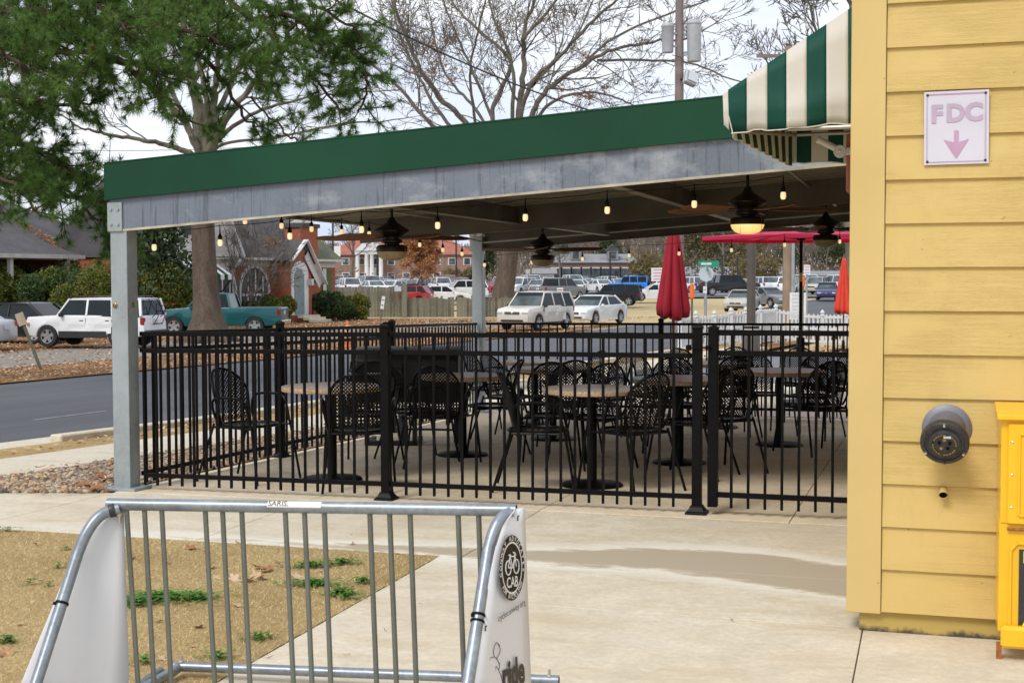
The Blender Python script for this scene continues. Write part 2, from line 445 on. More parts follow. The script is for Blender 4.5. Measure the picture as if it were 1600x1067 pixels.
for i, c in enumerate([(.42,.235,.11),(.50,.34,.20),(.30,.13,.055),(.56,.40,.26)]):
    M['leaf%d' % i] = simple('dead_leaf_%s' % 'abcd'[i], c, .8, 0, .3, 30, .3, 80, .003)
# ================================================================== SETTING
def grid_mesh(name, xs, ys, zf, mat, kind='structure'):
    nx = len(xs)
    vs = [(x, y, zf(x, y)) for y in ys for x in xs]
    fs = [(j*nx+i, j*nx+i+1, (j+1)*nx+i+1, (j+1)*nx+i) for j in range(len(ys)-1) for i in range(nx-1)]
    me = bpy.data.meshes.new(name); me.from_pydata(vs, [], fs); me.materials.append(mat)
    me.polygons.foreach_set('use_smooth', [True]*len(fs))
    o = bpy.data.objects.new(name, me); COL.objects.link(o); o['kind'] = kind; return o
def frange(a, b, st):
    r = []; x = a
    while x < b - 1e-6: r.append(x); x += st
    r.append(b); return r
xs = frange(-1500, -200, 260) + frange(-160, -60, 20) + frange(-55, 55, 1.0)[0:] + frange(60, 160, 20) + frange(220, 1500, 256)
ys = frange(-60, -6, 9) + frange(-5, 110, 1.0) + frange(115, 300, 8) + frange(320, 1800, 185)
grid_mesh('ground', xs, ys, lambda x, y: terr(x, y) - .17, M['ground'])
def strip(name, fA, fB, params, mat, dz, kind='structure', nA=6):
    vs = []; n = nA + 1
    for q in params:
        a, b = fA(q), fB(q)
        for i in range(n):
            k = i/nA; x, y = a[0] + (b[0]-a[0])*k, a[1] + (b[1]-a[1])*k
            vs.append((x, y, terr(x, y) + dz))
    fs = [(j*n+i, j*n+i+1, (j+1)*n+i+1, (j+1)*n+i) for j in range(len(params)-1) for i in range(nA)]
    me = bpy.data.meshes.new(name); me.from_pydata(vs, [], fs); me.materials.append(mat)
    me.polygons.foreach_set('use_smooth', [True]*len(fs))
    o = bpy.data.objects.new(name, me); COL.objects.link(o); o['kind'] = kind; return o
Ys = frange(-4, 170, 2.0)
strip('road', lambda Y: R(11.35, Y), lambda Y: R(21.5, Y), Ys, M['asphalt'], -.075, nA=10)
# painted dashes along the middle of the road
mb = MB()
for y0 in (18.5, 22.4, 36, 48, 60):
    a, b = R(13.9, y0, -.068), R(13.9, y0+1.4, -.068)
    n = Vector((N2.x, N2.y, 0))*.03
    mb.add([a-n, a+n, b+n, b-n], [(0,1,2,3)])
o = mb.build('lane_marking', M['paintline'], fix=False); o['kind'] = 'structure'
strip('gutter', lambda Y: R(10.5, Y), lambda Y: R(11.35, Y), frange(4, 60, 1.0), M['sidewalk'], -.05)
# raised kerb return beside the driveway cut
mb = MB()
for y in frange(14.35, 44, 1.0):
    mb.bar(R(10.56, y, -.02), R(10.56, y+.985, -.02), .16, .14)
o = mb.build('kerb', M['sidewalk'], bevel=.015); o['kind'] = 'structure'
strip('verge', lambda Y: R(9.66, Y), lambda Y: R(10.5, Y), frange(2, 60, 1.0), M['lawn'], -.02)
strip('sidewalk_bed', lambda Y: R(8.55, Y), lambda Y: R(9.66, Y), frange(2, 60, 1.0), M['mulch'], -.06)
side_root = thing('sidewalk', None, None, (0,0,0)); side_root['kind'] = 'structure'
def quad_slab(pts, top, th, mat, parent, name='concrete_slab'):
    n = len(pts)
    m = MB(); vs = [(p[0], p[1], (p[2] if len(p) > 2 else terr(p[0], p[1])) + top) for p in pts]
    vb = [(x, y, z - th) for x, y, z in vs]
    m.add(vs + vb, [tuple(range(n)), tuple(range(2*n-1, n-1, -1))] + [(i, n+i, n+(i+1) % n, (i+1) % n) for i in range(n)])
    return m.build(name, mat, parent, bevel=.0018)
y = 3.2
while y < 40:
    quad_slab([R(8.56, y), R(9.64, y), R(9.64, y+1.19), R(8.56, y+1.19)], .0, .08, M['sidewalk'], side_root); y += 1.2
# far side of the street
strip('leaf_verge', lambda Y: R(21.5, Y), lambda Y: R(27.0, Y), frange(8, 66, 2.0), M['mulch'], -.045)
strip('gravel_drive', lambda Y: R(26.3, Y), lambda Y: R(33.4, Y), frange(14, 74, 2.0), M['gravellot'], -.035)
strip('front_yard', lambda Y: R(33.4, Y), lambda Y: R(60, Y), frange(20, 84, 2.0), M['mulch'], -.04)
# far car park asphalt
strip('car_park', lambda Y: (-75 + .0*Y, Y, 0), lambda Y: (95, Y, 0), frange(126, 250, 4.0), M['asphalt2'], -.02, nA=30)
# patio slabs, walkway slabs
walk = thing('walkway', None, None); walk['kind'] = 'structure'
patio = thing('patio_floor', None, None); patio['kind'] = 'structure'
def prect(s0, s1, t0, t1, mat, parent, top=0.0, g=.0028, name='concrete_slab'):
    ns = 1
    quad_slab([P(s0+g, t0+g), P(s1-g, t0+g), P(s1-g, t1-g), P(s0+g, t1-g)], top, .09, mat, parent, name)
def bed(name, s0, s1, t0, t1, mat, dz):
    ss, ts = frange(s0, s1, .8), frange(t0, t1, .8)
    vs = [tuple(P(s, t, dz=dz)) for t in ts for s in ss]; n = len(ss)
    fs = [(j*n+i, j*n+i+1, (j+1)*n+i+1, (j+1)*n+i) for j in range(len(ts)-1) for i in range(n-1)]
    me = bpy.data.meshes.new(name); me.from_pydata(vs, [], fs); me.materials.append(mat)
    o = bpy.data.objects.new(name, me); COL.objects.link(o); o['kind'] = 'structure'; return o
M['jointdirt'] = simple('joint_dirt', (.10,.08,.055), .95, 0, .3, 20, kind='World')
bed('paving_base', -3.25, 16, -8.4, -.7, M['jointdirt'], -.035)
bed('paving_base', -.1, 16, -.75, 15.2, M['jointdirt'], -.036)
sj = [-3.2, -1.66, -.07, 1.52, 3.2, 5.42, 7.1, 8.8, 10.5, 12.2, 14]
for a, b in zip(sj, sj[1:]):
    if a >= -.1: prect(a, b, -1.75, -.17, M['conc'], walk); continue
    ta = -.68 + max(-4.0, min(0, a + 1.66))*.05; tb = -.20 if b > -.1 else -.68 + max(-4.0, min(0, b + 1.66))*.05
    quad_slab([P(a+.004, -1.746), P(b-.004, -1.746), P(b-.004, tb), P(a+.004, ta)], 0, .09, M['conc'], walk)
tj = [-8.4, -6.9, -5.35, -4.03, -2.72, -1.75]
for c, d in zip(tj, tj[1:]):
    for a, b in zip(sj[4:], sj[5:]):
        if a == 3.2: a = 3.07
        prect(a, b, c, d, M['conc'], walk)
for a, b in zip([-.07, 1.52, 3.2, 4.85, 6.5, 8.2, 9.9, 11.6], [1.52, 3.2, 4.85, 6.5, 8.2, 9.9, 11.6, 13.3]):
    for c, d in zip([-.17, 1.45, 3.1, 4.8, 6.5], [1.45, 3.1, 4.8, 6.5, 8.45]):
        prect(a, b, c, d, M['patio'], patio, top=.004)
back_walk = thing('back_walk', None, None); back_walk['kind'] = 'structure'
for a, b in zip(frange(-1.6, 12.8, 1.6), frange(0, 14.4, 1.6)):
    for c, d in ((8.6, 10.2), (10.2, 11.8), (11.8, 13.4), (13.4, 15.0)): prect(a, b, c, d, M['sidewalk'], back_walk, top=.0)
# parking bay behind the patio
ts = frange(15.1, 28.5, 1.0)
def PBx(t, s): return P(s, t)
strip('parking_bay', lambda t: P(-.9 + (t-15.1)*.20, t), lambda t: P(26, t), ts, M['asphalt2'], -.04, nA=14)
mb = MB()
for s in (4.6, 7.4, 10.2, 13.0, 15.8):
    a, b = P(s, 17, dz=-.03), P(s+.5, 22.5, dz=-.03); n = Vector((U2.x, U2.y, 0))*.05
    mb.add([a-n, a+n, b+n, b-n], [(0,1,2,3)])
o = mb.build('parking_line', M['paintline'], fix=False); o['kind'] = 'structure'
strip('mulch_bed', lambda t: P(1.8 + (t-28.5)*.4, t), lambda t: P(34, t), frange(28.5, 33.5, 1.0), M['mulch'], -.03, nA=14)
# the dry lawn with blades, clover and fallen leaves
lawn = bed('lawn', -3.6, 3.066, -8.4, -1.77, M['lawn'], 0.0)
def mesh_obj(name, vs, fs, mats, parent=None, mi=None, smooth=False):
    me = bpy.data.meshes.new(name); me.from_pydata(vs, [], fs)
    if not isinstance(mats, (list, tuple)): mats = [mats]
    for m in mats: me.materials.append(m)
    if mi: me.polygons.foreach_set('material_index', mi)
    if smooth: me.polygons.foreach_set('use_smooth', [True]*len(fs))
    o = bpy.data.objects.new(name, me); COL.objects.link(o)
    if parent is not None: o.parent = parent
    return o
vs, fs = [], []
rg = random.Random(3)
def blade(p, h, w, lean, vs, fs, r=rg):
    a = r.uniform(0, 2*pi); b = r.uniform(0, 2*pi)
    d = Vector((cos(a), sin(a), 0))*w; e = Vector((cos(b), sin(b), 0))*lean
    o = len(vs); vs += [tuple(p-d), tuple(p+d), tuple(p + e + Vector((0,0,h)))]; fs.append((o, o+1, o+2))
for i in range(300000):
    s, t = rg.uniform(-3.6, 3.07), -1.76 - 5.2*rg.random()**1.1
    if t < -5.6: continue
    p = P(s, t)
    if abs(p.x/p.y) > .42: continue
    if s > 2.98: p = P(3.0 + .075*rg.random(), t)
    blade(p + Vector((0,0,-.002)), rg.uniform(.004, .022), rg.uniform(.0005, .0012), rg.uniform(.010, .038), vs, fs)
tag(mesh_obj('dry_grass', vs, fs, M['blade']), 'short straw coloured dormant grass on the lawn beside the walkway', 'grass', kind='stuff')
vs, fs = [], []
def clump(px, py, rx, ry, n, hmax=.035):
    c = G(px, py)
    for i in range(n):
        a, r = rg.uniform(0, 2*pi), abs(rg.gauss(0, .5))
        q = c + Vector((cos(a)*rx*r, sin(a)*ry*r, 0)); q.z = terr(q.x, q.y) + rg.uniform(.004, hmax)
        for k in range(3):
            b = a + k*2.1; u = Vector((cos(b), sin(b), rg.uniform(-.2, .4)))*rg.uniform(.006, .011); w = Vector((-sin(b), cos(b), rg.uniform(-.3,.3)))*.006
            o = len(vs); vs.extend([tuple(q), tuple(q+u*.6+w), tuple(q+u*1.3), tuple(q+u*.6-w)]); fs.append((o, o+1, o+2, o+3))
for a in [(255, 935, .26, .13, 900), (215, 943, .12, .1, 260), (310, 936, .1, .08, 200), (482, 886, .14, .06, 260), (535, 881, .14, .05, 180), (490, 914, .17, .08, 380),
          (530, 928, .1, .05, 220), (566, 911, .06, .05, 90), (225, 1035, .05, .05, 50), (12, 1002, .08, .05, 80), (45, 912, .04, .03, 25), (90, 886, .04, .03, 20),
          (404, 998, .1, .05, 80), (75, 915, .04, .03, 15), (12, 829, .1, .03, 40), (340, 1028, .1, .06, 80), (100, 858, .05, .03, 15), (540, 935, .1, .04, 70)]: clump(*a)
tag(mesh_obj('clover', vs, fs, M['clover']), 'low green clover patches growing in the straw lawn', 'clover', kind='stuff')
# fallen leaves: five shared curled leaf meshes
def leaf_mesh(seed, mat):
    r = random.Random(seed); out = []
    spikes = 5; n = spikes*2
    ring = []
    for i in range(n*2):
        a = 2*pi*i/(n*2); k = 1.0 if i % 4 == 0 else (.5 if i % 4 == 2 else .72)
        rr = k*(.8 + .4*r.random()); x, y = cos(a)*rr, sin(a)*rr*.75
        ring.append((x, y, .38*(x*x)*r.uniform(.5, 1.2) + .35*abs(y)*r.uniform(0, 1) ))
    vs = [(0,0,.03)] + ring; fs = [(0, 1+i, 1+(i+1) % (n*2)) for i in range(n*2)]
    me = bpy.data.meshes.new('leaf'); me.from_pydata(vs, [], fs); me.materials.append(mat); return me
LEAF = [leaf_mesh(i, M['leaf%d' % (i % 4)]) for i in range(8)]
def put_leaf(parent, p, size, r=rg, mesh=None):
    o = bpy.data.objects.new('leaf', mesh or r.choice(LEAF)); COL.objects.link(o); o.parent = parent
    o.location = p + Vector((0, 0, .006)); o.scale = (size, size, size*r.uniform(.6, 1.1)); o.rotation_euler = (r.uniform(-.4,.4), r.uniform(-.4,.4), r.uniform(0, 6.28)); return o
for px, py, sz in [(297,857,.045),(245,857,.018),(207,873,.02),(262,880,.016),(330,887,.035),(405,888,.05),(418,892,.045),(400,900,.045),(365,905,.04),(385,908,.05),(408,905,.04),
                   (336,903,.03),(370,946,.032),(440,885,.035),(465,903,.045),(311,980,.032),(247,971,.02),(8,1020,.045),(60,905,.02),(225,872,.015),(500,893,.02),(433,878,.03),(275,942,.02),
                   (520,932,.025),(575,870,.015),(620,866,.018),(252,1030,.025),(370,848,.02),(550,850,.02),(30,975,.02),(130,985,.02),(300,1010,.015),(320,862,.016),(55,850,.02)]:
    put_leaf(lawn, G(px, py), sz*1.2)
for px, py, sz in [(1142,971,.022),(600,986,.02),(540,1024,.018),(420,1028,.02),(548,836,.012),(655,944,.012),(1205,860,.008)]:
    q = G(px, py); o = put_leaf(walk, q, sz, mesh=LEAF[2]); o.scale.y *= .28
# leaves drifting on the verge, drive and yard across the street (countless)
vs, fs, mi = [], [], []
def litter(fn, n, s0, s1):
    for i in range(n):
        p = fn(); a = rg.uniform(0, 6.28); sz = rg.uniform(s0, s1); u = Vector((cos(a), sin(a), rg.uniform(-.3,.5)))*sz; w = Vector((-sin(a), cos(a), rg.uniform(-.3,.5)))*sz*.6
        o = len(vs); q = p + Vector((0,0,.02)); vs.extend([tuple(q-u), tuple(q-w), tuple(q+u), tuple(q+w)]); fs.append((o,o+1,o+2,o+3)); mi.append(rg.randrange(4))
litter(lambda: R(rg.uniform(21.3, 27.2), rg.uniform(20, 66), -.03), 9500, .02, .055)
litter(lambda: R(rg.uniform(26, 33), rg.uniform(24, 74), -.02), 2600, .03, .07)
litter(lambda: R(33 + 10*rg.random(), rg.uniform(40, 80), -.02), 8000, .03, .07)
def gl_():
    while True:
        q = P(-.2 - 4.2*rg.random(), -.5 + 7*rg.random()**1.4, dz=.03)
        if lat(q.x, q.y) < 8.45: return q
litter(gl_, 1300, .010, .028)
litter(lambda: R(rg.uniform(9.7, 10.5), rg.uniform(8, 40), -.01), 900, .02, .045)
litter(lambda: P(rg.uniform(2.5, 15) , rg.uniform(28.5, 33), dz=-.01), 2600, .03, .07)
litter(lambda: R(24 + 9*rg.random(), rg.uniform(60, 84), -.02), 3500, .04, .08)
tag(mesh_obj('fallen_leaves', vs, fs, [M['leaf%d' % i] for i in range(4)], mi=mi), 'brown fallen leaves strewn over the verges, gravel drive and yard across the street', 'fallen leaves', kind='stuff')
# river stone bed between the patio and the sidewalk
GBP = []
def in_gravel(x, y):
    s, t = st_of(x, y); l = lat(x, y)
    if l > 8.5 or s > -.12: return False
    front = -.18 + s*.32 if s > -1.66 else -.70 + max(-4.0, s+1.66)*.05
    return t > front and t < 12
gb = strip('gravel_bed', lambda Y: (.4*Y-8.5, Y, 0), lambda Y: (P(-.06, max(-.3, (Y-10.23)/.956)).x, Y, 0), frange(9.0, 21, .5), M['mulch'], -.03)
def rock_mesh(seed, mat):
    r = random.Random(seed); bm = bmesh.new(); bmesh.ops.create_icosphere(bm, subdivisions=1, radius=1)
    for v in bm.verts: v.co *= r.uniform(.82, 1.12)
    for v in bm.verts: v.co.z *= .62; v.co.y *= .78
    me = bpy.data.meshes.new('stone'); bm.to_mesh(me); bm.free(); me.materials.append(mat)
    me.polygons.foreach_set('use_smooth', [True]*len(me.polygons)); return me
ROCK = [rock_mesh(i, M['rock%d' % (i % 6)]) for i in range(18)]
cand = []
while len(cand) < 10500:
    y = 9.2 + 9*rg.random()**1.5; x = rg.uniform(.4*y-8.5, 3)
    if in_gravel(x, y): cand.append((x, y, rg.uniform(.012, .030)))
cand.sort(key=lambda c: -c[2]/c[1] if abs(c[0]/c[1]) < .376 else 1)
for x, y, r in cand[:300]:
    o = bpy.data.objects.new('stone', rg.choice(ROCK)); COL.objects.link(o); o.parent = gb
    o.location = (x, y, terr(x, y) + r*.35); o.scale = (r*1.25, r*1.25, r*1.2); o.rotation_euler = (rg.uniform(-.5,.5), rg.uniform(-.5,.5), rg.uniform(0, 6.28))
vs, fs, mi = [], [], []
for x, y, r in cand[300:]:
    me = rg.choice(ROCK); k = [i for i in range(6) if me.materials[0] == M['rock%d' % i]][0]
    rot = Matrix.Rotation(rg.uniform(0, 6.28), 3, 'Z') @ Matrix.Rotation(rg.uniform(-.5,.5), 3, 'X'); o = len(vs)
    c = Vector((x, y, terr(x, y) + r*.2))
    vs += [tuple(rot @ (v.co*r*1.2) + c) for v in me.vertices]; fs += [tuple(i+o for i in p.vertices) for p in me.polygons]; mi += [k]*len(me.polygons)
o = mesh_obj('river_gravel', vs, fs, [M['rock%d' % i] for i in range(6)], gb, mi=mi, smooth=True); o['kind'] = 'stuff'
for px, py, sz in [(132,762,.09),(160,752,.09),(150,768,.07),(46,755,.05),(120,770,.05),(62,735,.05),(235,738,.04)]:
    q = G(px, py); put_leaf(gb, q + Vector((0,0,.03)), sz, mesh=LEAF[2])

# ================================================================== YELLOW BUILDING
_q = G(1341, 985)
s_c, t_c = st_of(_q.x, _q.y)      # foundation corner
bld = thing('yellow_building', 'yellow lap sided building corner with wide corner board, right of the patio', 'building', P(s_c, t_c), PA)
def LB(x, y, z): return (x, y, z)     # local: x along the front wall to the right, y backwards, z up from the ground
HB = 4.6
mb = MB(); mb.box((4.5+.02, 4.5+.03, HB/2+.1), (9, 9, HB-.2)); mb.build('wall', M['trim'], bld)
mb = MB(); mb.box((4.5, 4.5, .06), (9.0, 9.0, .14)); mb.build('foundation', M['found'], bld, bevel=.01)
cam_z0 = P(s_c, t_c).z
# corner board, two faces
def wall_x(px):  # local x on the front wall seen in column px
    return s_at(px, t_c) - s_c
xl, xr = wall_x(1327.5), wall_x(1381)
mb = MB(); mb.box(((xl+xr)/2, -.018, HB/2+.085), (xr-xl, .032, HB)); mb.build('corner_board', M['trim'], bld, bevel=.003)
mb = MB(); mb.box((xl+.012, .085, HB/2+.085), (.032, .13, HB)); mb.build('corner_board', M['trim'], bld, bevel=.003)
# siding boards: bottoms read off the photograph in column 1385
def wall_z(px, py):
    Yw = (O2 + U2*(s_at(px, t_c)) + V2*t_c).y
    return at(px, py, Yw).z - cam_z0
bot = [78, 145.7, 213, 280.5]
zs = [wall_z(1386, y) for y in bot]; zb = [wall_z(1383, y) for y in (621, 687, 755, 821, 888)]
pitch = (zs[0] - zb[-1]) / 12.0
z0 = zb[-1] - pitch
k = 0; brd = None
while z0 + k*pitch < HB:
    z = z0 + k*pitch
    m = MB(); L = 9 - xr
    # one lapped board: thick foot, thin head
    yb, yt = -.030, -.014
    m.add([(xr+.003, yb, z), (xr+L, yb, z), (xr+L, yt, z+pitch+.02), (xr+.003, yt, z+pitch+.02), (xr+.003, .0, z), (xr+L, .0, z), (xr+L, .0, z+pitch+.02), (xr+.003, 0, z+pitch+.02)],
          [(0,1,2,3), (4,7,6,5), (0,4,5,1), (3,2,6,7), (0,3,7,4), (1,5,6,2)])
    m.build('siding_board', M['siding'], bld); k += 1
k = 0
while z0 + k*pitch < HB:
    z = z0 + k*pitch; m = MB()
    m.add([(-.030+.03, .16, z), (-.030+.03, 9, z), (-.014+.03, 9, z+pitch+.02), (-.014+.03, .16, z+pitch+.02), (.05, .16, z), (.05, 9, z), (.05, 9, z+pitch+.02), (.05, .16, z+pitch+.02)],
          [(0,1,2,3), (4,7,6,5), (0,4,5,1), (3,2,6,7), (0,3,7,4), (1,5,6,2)])
    m.build('siding_board', M['siding'], bld); k += 1
mb = MB(); mb.add([(-.35,-.35,HB+.1),(9.3,-.35,HB+.1),(9.3,9.3,HB+.1),(-.35,9.3,HB+.1),(3,3,HB+2.3),(6,3,HB+2.3),(6,6,HB+2.3),(3,6,HB+2.3)],
    [(0,1,5,4),(1,2,6,5),(2,3,7,6),(3,0,4,7),(4,5,6,7),(3,2,1,0)]); mb.build('roof', M['beamdark'], bld)
# ---- sign
def wall_pt(px, py, off=-.035):
    s = s_at(px, t_c + off); q = O2 + U2*s + V2*(t_c+off)
    return at(px, py, q.y)
def text_mesh(txt, size, align='CENTER', bold=0.0, ext=.0006):
    cu = bpy.data.curves.new('lettering', 'FONT'); cu.body = txt; cu.size = size; cu.align_x = align; cu.align_y = 'CENTER'
    cu.extrude = ext; cu.offset = bold; cu.resolution_u = 3
    ob = bpy.data.objects.new('tmp', cu); COL.objects.link(ob)
    dg = bpy.context.evaluated_depsgraph_get(); me = bpy.data.meshes.new_from_object(ob.evaluated_get(dg)); me.name = 'lettering'
    bpy.data.objects.remove(ob); bpy.data.curves.remove(cu); return me
def text_on(parent, txt, size, xy, mat, rot=0, bold=0.0, z=.002, sx=1.0, name='lettering'):
    me = text_mesh(txt, size, bold=bold); me.materials.append(mat)
    o = bpy.data.objects.new(name, me); COL.objects.link(o); o.parent = parent
    o.location = (xy[0], xy[1], z); o.rotation_euler = (0, 0, rot); o.scale = (sx, 1, 1); return o
def frame_mat(origin, ex, ey):
    ex = Vector(ex).normalized(); ey = Vector(ey); ey = (ey - ex*ey.dot(ex)).normalized(); ez = ex.cross(ey)
    m = Matrix((ex, ey, ez)).transposed().to_4x4(); m.translation = Vector(origin); return m
a, b, c_ = wall_pt(1444.5, 260), wall_pt(1546, 257), wall_pt(1444, 146)
sign = thing('fire_connection_sign', 'faded white metal sign with pink FDC letters and a down arrow on yellow siding', 'sign')
sw, sh_ = (b-a).length, (c_-a).length
sign.matrix_world = frame_mat((a + b)/2 + (c_-a)/2, b-a, c_-a)
M['signwhite'] = simple('faded_sign_white', (.60,.58,.66), .4, 0, .05, 3)
M['signpink'] = simple('faded_sign_pink', (.45,.35,.45), .5, 0, .06, 8)
M['signpink2'] = simple('faded_sign_red', (.47,.28,.41), .5, 0, .1, 8)
mb = MB(); mb.box((0,0,-.002), (sw, sh_, .004)); mb.build('panel', M['signwhite'], sign, bevel=.001)
text_on(sign, 'F', .102, (-.080, .056), M['signpink'], bold=.0045); text_on(sign, 'D', .102, (-.004, .058), M['signpink'], bold=.0045); text_on(sign, 'C', .102, (.070, .060), M['signpink'], bold=.0045)
m = MB(); ar = [(-.009,-.012),(.009,-.012),(.009,-.062),(.05,-.05),(0,-.13),(-.05,-.05),(-.009,-.062)]
m.prism(ar, (0,0,.0015), (1,0,0), (0,1,0), (0,0,.0012)); m.build('arrow', M['signpink2'], sign)
m = MB()
for x0, y0, x1, y1 in [(-sw/2+.01, sh_/2-.012, sw/2-.012, sh_/2-.012)]: m.box(((x0+x1)/2, y0, .0016), (x1-x0, .005, .0012))
m.build('border_line', M['signpink2'], sign)
m = MB(); m.box((-sw/2+.012, 0, .0016), (.0035, sh_-.03, .001)); m.box((sw/2-.014, 0, .0016), (.0045, sh_-.03, .001)); m.box((0, -sh_/2+.012, .0016), (sw-.03, .003, .0012)); m.build('border_line', M['signpink'], sign)
M['rustred'] = simple('rusty_screw', (.10,.03,.02), .6, .3, .3, 60)
for x, y in ((-1,1),(1,1),(-1,-1),(1,-1)):
    m = MB(); m.lathe([(0,.004),(.004,.0035),(.006,.001),(.006,0)], 10, (x*(sw/2-.014), y*(sh_/2-.014), .001)); m.build('screw', M['rustred'], sign)
# ---- fire department connection
fc = wall_pt(1479, 671, -.03); cap_c = wall_pt(1475.5, 692, -.20)
fdc = thing('fire_hose_connection', 'galvanised wall pipe with big black locking cap for fire hoses, under the FDC sign', 'fire hose connection', fc)
nrm = Vector((-V2.x, -V2.y, 0)); ax = (cap_c - fc).normalized()
M['galvpipe'] = galv('galvanised_pipe', (.17,.17,.19), False, False, .5)
M['capblack'] = simple('black_cap_rubber', (.028,.027,.029), .42, 0, .3, 40, .1, 120)
m = MB(); m.lathe([(.104,-.012),(.104,.0),(.095,.006),(.078,.010),(.066,.03),(.062,.045)], 40, (0,0,0), nrm); m.build('wall_flange', M['galvpipe'], fdc, smooth=True)
m = MB(); m.tube([nrm*.0, nrm*.05, ax*.11, ax*.155], [.064,.064,.062,.064], 32); m.build('pipe', M['galvpipe'], fdc, smooth=True)
cc = cap_c - fc; axc = (ax*.9 + Vector((0,0,-.16))).normalized()
m = MB(); m.lathe([(.075,-.028),(.093,-.026),(.099,-.017),(.099,.008),(.094,.015),(.081,.018),(.079,.011),(.067,.011),(.065,.019),(.058,.022),(.05,.025),(.048,.020),(0,.020)], 44, cc, axc)
cap = m.build('cap', M['capblack'], fdc, smooth=True)
A = axc.to_track_quat('Z', 'Y').to_matrix()
for k in range(6):
    an = k*pi/3 + pi/6
    m = MB(); m.lathe([(.0,.012),(.005,.011),(.006,.004),(.007,0)], 8, cc + A @ Vector((.087*cos(an), .087*sin(an), .015)), axc); m.build('lug', M['chrome'] if k % 2 else M['capblack'], cap)
M['brass'] = simple('tarnished_brass', (.35,.24,.09), .35, .8, .3, 80)
m = MB()
for k in range(24):
    if k % 6 == 5: continue
    a0 = k*2*pi/24; q = [cc + A @ Vector((r*cos(a0+d), r*sin(a0+d), .0265)) for r, d in ((.044,-.10),(.044,.10),(.049,.10),(.049,-.10))]
    m.add(q, [(0,1,2,3)])
m.build('raised_ring', M['brass'], cap, fix=False)
for r0, an0, n in ((.022, .3, 5),):
    for k in range(n):
        m = MB(); m.lathe([(0,.006),(.007,.005),(.008,0)], 8, cc + A @ Vector((r0*cos(an0+k*2*pi/n), r0*sin(an0+k*2*pi/n), .020)), axc); m.build('hole_plug', M['brass'] if k % 2 else M['black'], cap)
m = MB(); m.box((0,0,0), (.03, .010, .002), R3=A); 
o = m.build('tag', M['plate'], cap); o.location = cc + A @ Vector((.012,.037,.027))
# small spout
sp = wall_pt(1473, 768, -.03)
spt = thing('drain_spout', 'small yellow painted pipe stub poking out of the siding below the hose connection', 'pipe', sp)
m = MB(); m.tube([(0,0,0), nrm*.03, nrm*.05 + Vector((0,0,-.012))], [.017,.017,.018], 14, cap=False); m.build('stub', M['trim'], spt, smooth=True)
m = MB(); m.lathe([(0,.0),(.0155,.0)], 12, nrm*.045 + Vector((0,0,-.010)), (nrm + Vector((0,0,-.4))).normalized()); m.build('opening', M['black'], spt, fix=False)
# ---- newspaper box
nb_t = None
q = G(1557, 1030); sN, tN = st_of(q.x, q.y)
nb = thing('newspaper_box', 'bright yellow metal newspaper box with window and black poster, at the right edge', 'newspaper box', P(sN, tN), PA)
t = NT('yellow_enamel'); v = t.coord('World'); n1 = t.noise(v, 3, 4); base = t.ramp(n1, [(.3,(.78,.43,.006)),(.7,(.88,.50,.010))])
sc = t.noise(t.coord('World', (1,1,.3)), 26, 6, .8); base = t.mix(t.ramp(sc, [(.66,(0,)*3),(.69,(.8,)*3)]), base, (.22,.09,.02)); t.col(base); t.rough(.35); t.b.inputs['Coat Weight'].default_value = .3; M['yel'] = t.mat
M['yelrust'] = simple('rusty_edge', (.30,.10,.02), .7, 0, .4, 50)
def nz(py): return at(1557, py, q.y).z - P(sN, tN).z
zt, zs_ = nz(655), nz(826)
W_, D_ = .50, .27
m = MB(); m.box((W_/2, D_/2, zs_/2+.05+.02), (W_, D_, zs_-.08)); m.build('base_cabinet', M['yel'], nb, bevel=.006)
m = MB(); m.box((W_/2, D_/2, (zt+zs_)/2+.008), (W_-.006, D_, zt-zs_-.01)); m.build('upper_cabinet', M['yel'], nb, bevel=.004)
m = MB(); m.add([(-.014,-.03,zt-.004),(W_+.014,-.03,zt-.004),(W_+.014,D_,zt+.02),(-.014,D_,zt+.02),(-.014,-.03,zt+.016),(W_+.014,-.03,zt+.016),(W_+.014,D_,zt+.045),(-.014,D_,zt+.045)],
  [(0,3,2,1),(4,5,6,7),(0,1,5,4),(1,2,6,5),(2,3,7,6),(3,0,4,7)]); m.build('hood', M['yel'], nb, bevel=.003)
m = MB(); m.box((W_/2+.012, -.008, (zt+zs_)/2+.0), (W_-.035, .014, zt-zs_-.04)); door = m.build('door', M['yel'], nb, bevel=.004)
z1, z2 = nz(800), nz(683)
m = MB(); m.box((W_/2+.04, -.019, (z1+z2)/2), (W_-.17, .008, z2-z1)); m.build('window', M['windowglass'], door)
m = MB()
for a_, b_ in (((.072, z1-.012),(W_-.01, z1-.012)), ((.072, z2+.012),(W_-.01, z2+.012)), ((.072, z1-.012),(.072, z2+.012))):
    m.bar((a_[0], -.018, a_[1]), (b_[0], -.018, b_[1]), .010, .010)
m.build('window_frame', M['yel'], door, bevel=.002)
for zz in (z1+.02, (z1+z2)/2, z2-.02):
    m = MB(); m.lathe([(0,.004),(.004,.002),(.005,0)], 8, (.045, -.016, zz), (0,-1,0)); m.build('rivet', M['chrome'], door)
m = MB(); m.tube([(.03,-.012,zs_), (W_-.02,-.012,zs_)], .007, 8); m.build('hinge', M['yelrust'], nb)
z3, z4 = nz(987), nz(848)
m = MB(); fr = [(.045,z3+.03),(.07,z3),(W_-.03,z3),(W_-.03,z4),(.07,z4),(.045,z4-.03)]
for p_, q_ in zip(fr, fr[1:]+fr[:1]): m.bar((p_[0], -.004, p_[1]), (q_[0], -.004, q_[1]), .012, .014)
m.build('poster_frame', M['yel'], nb, bevel=.003)
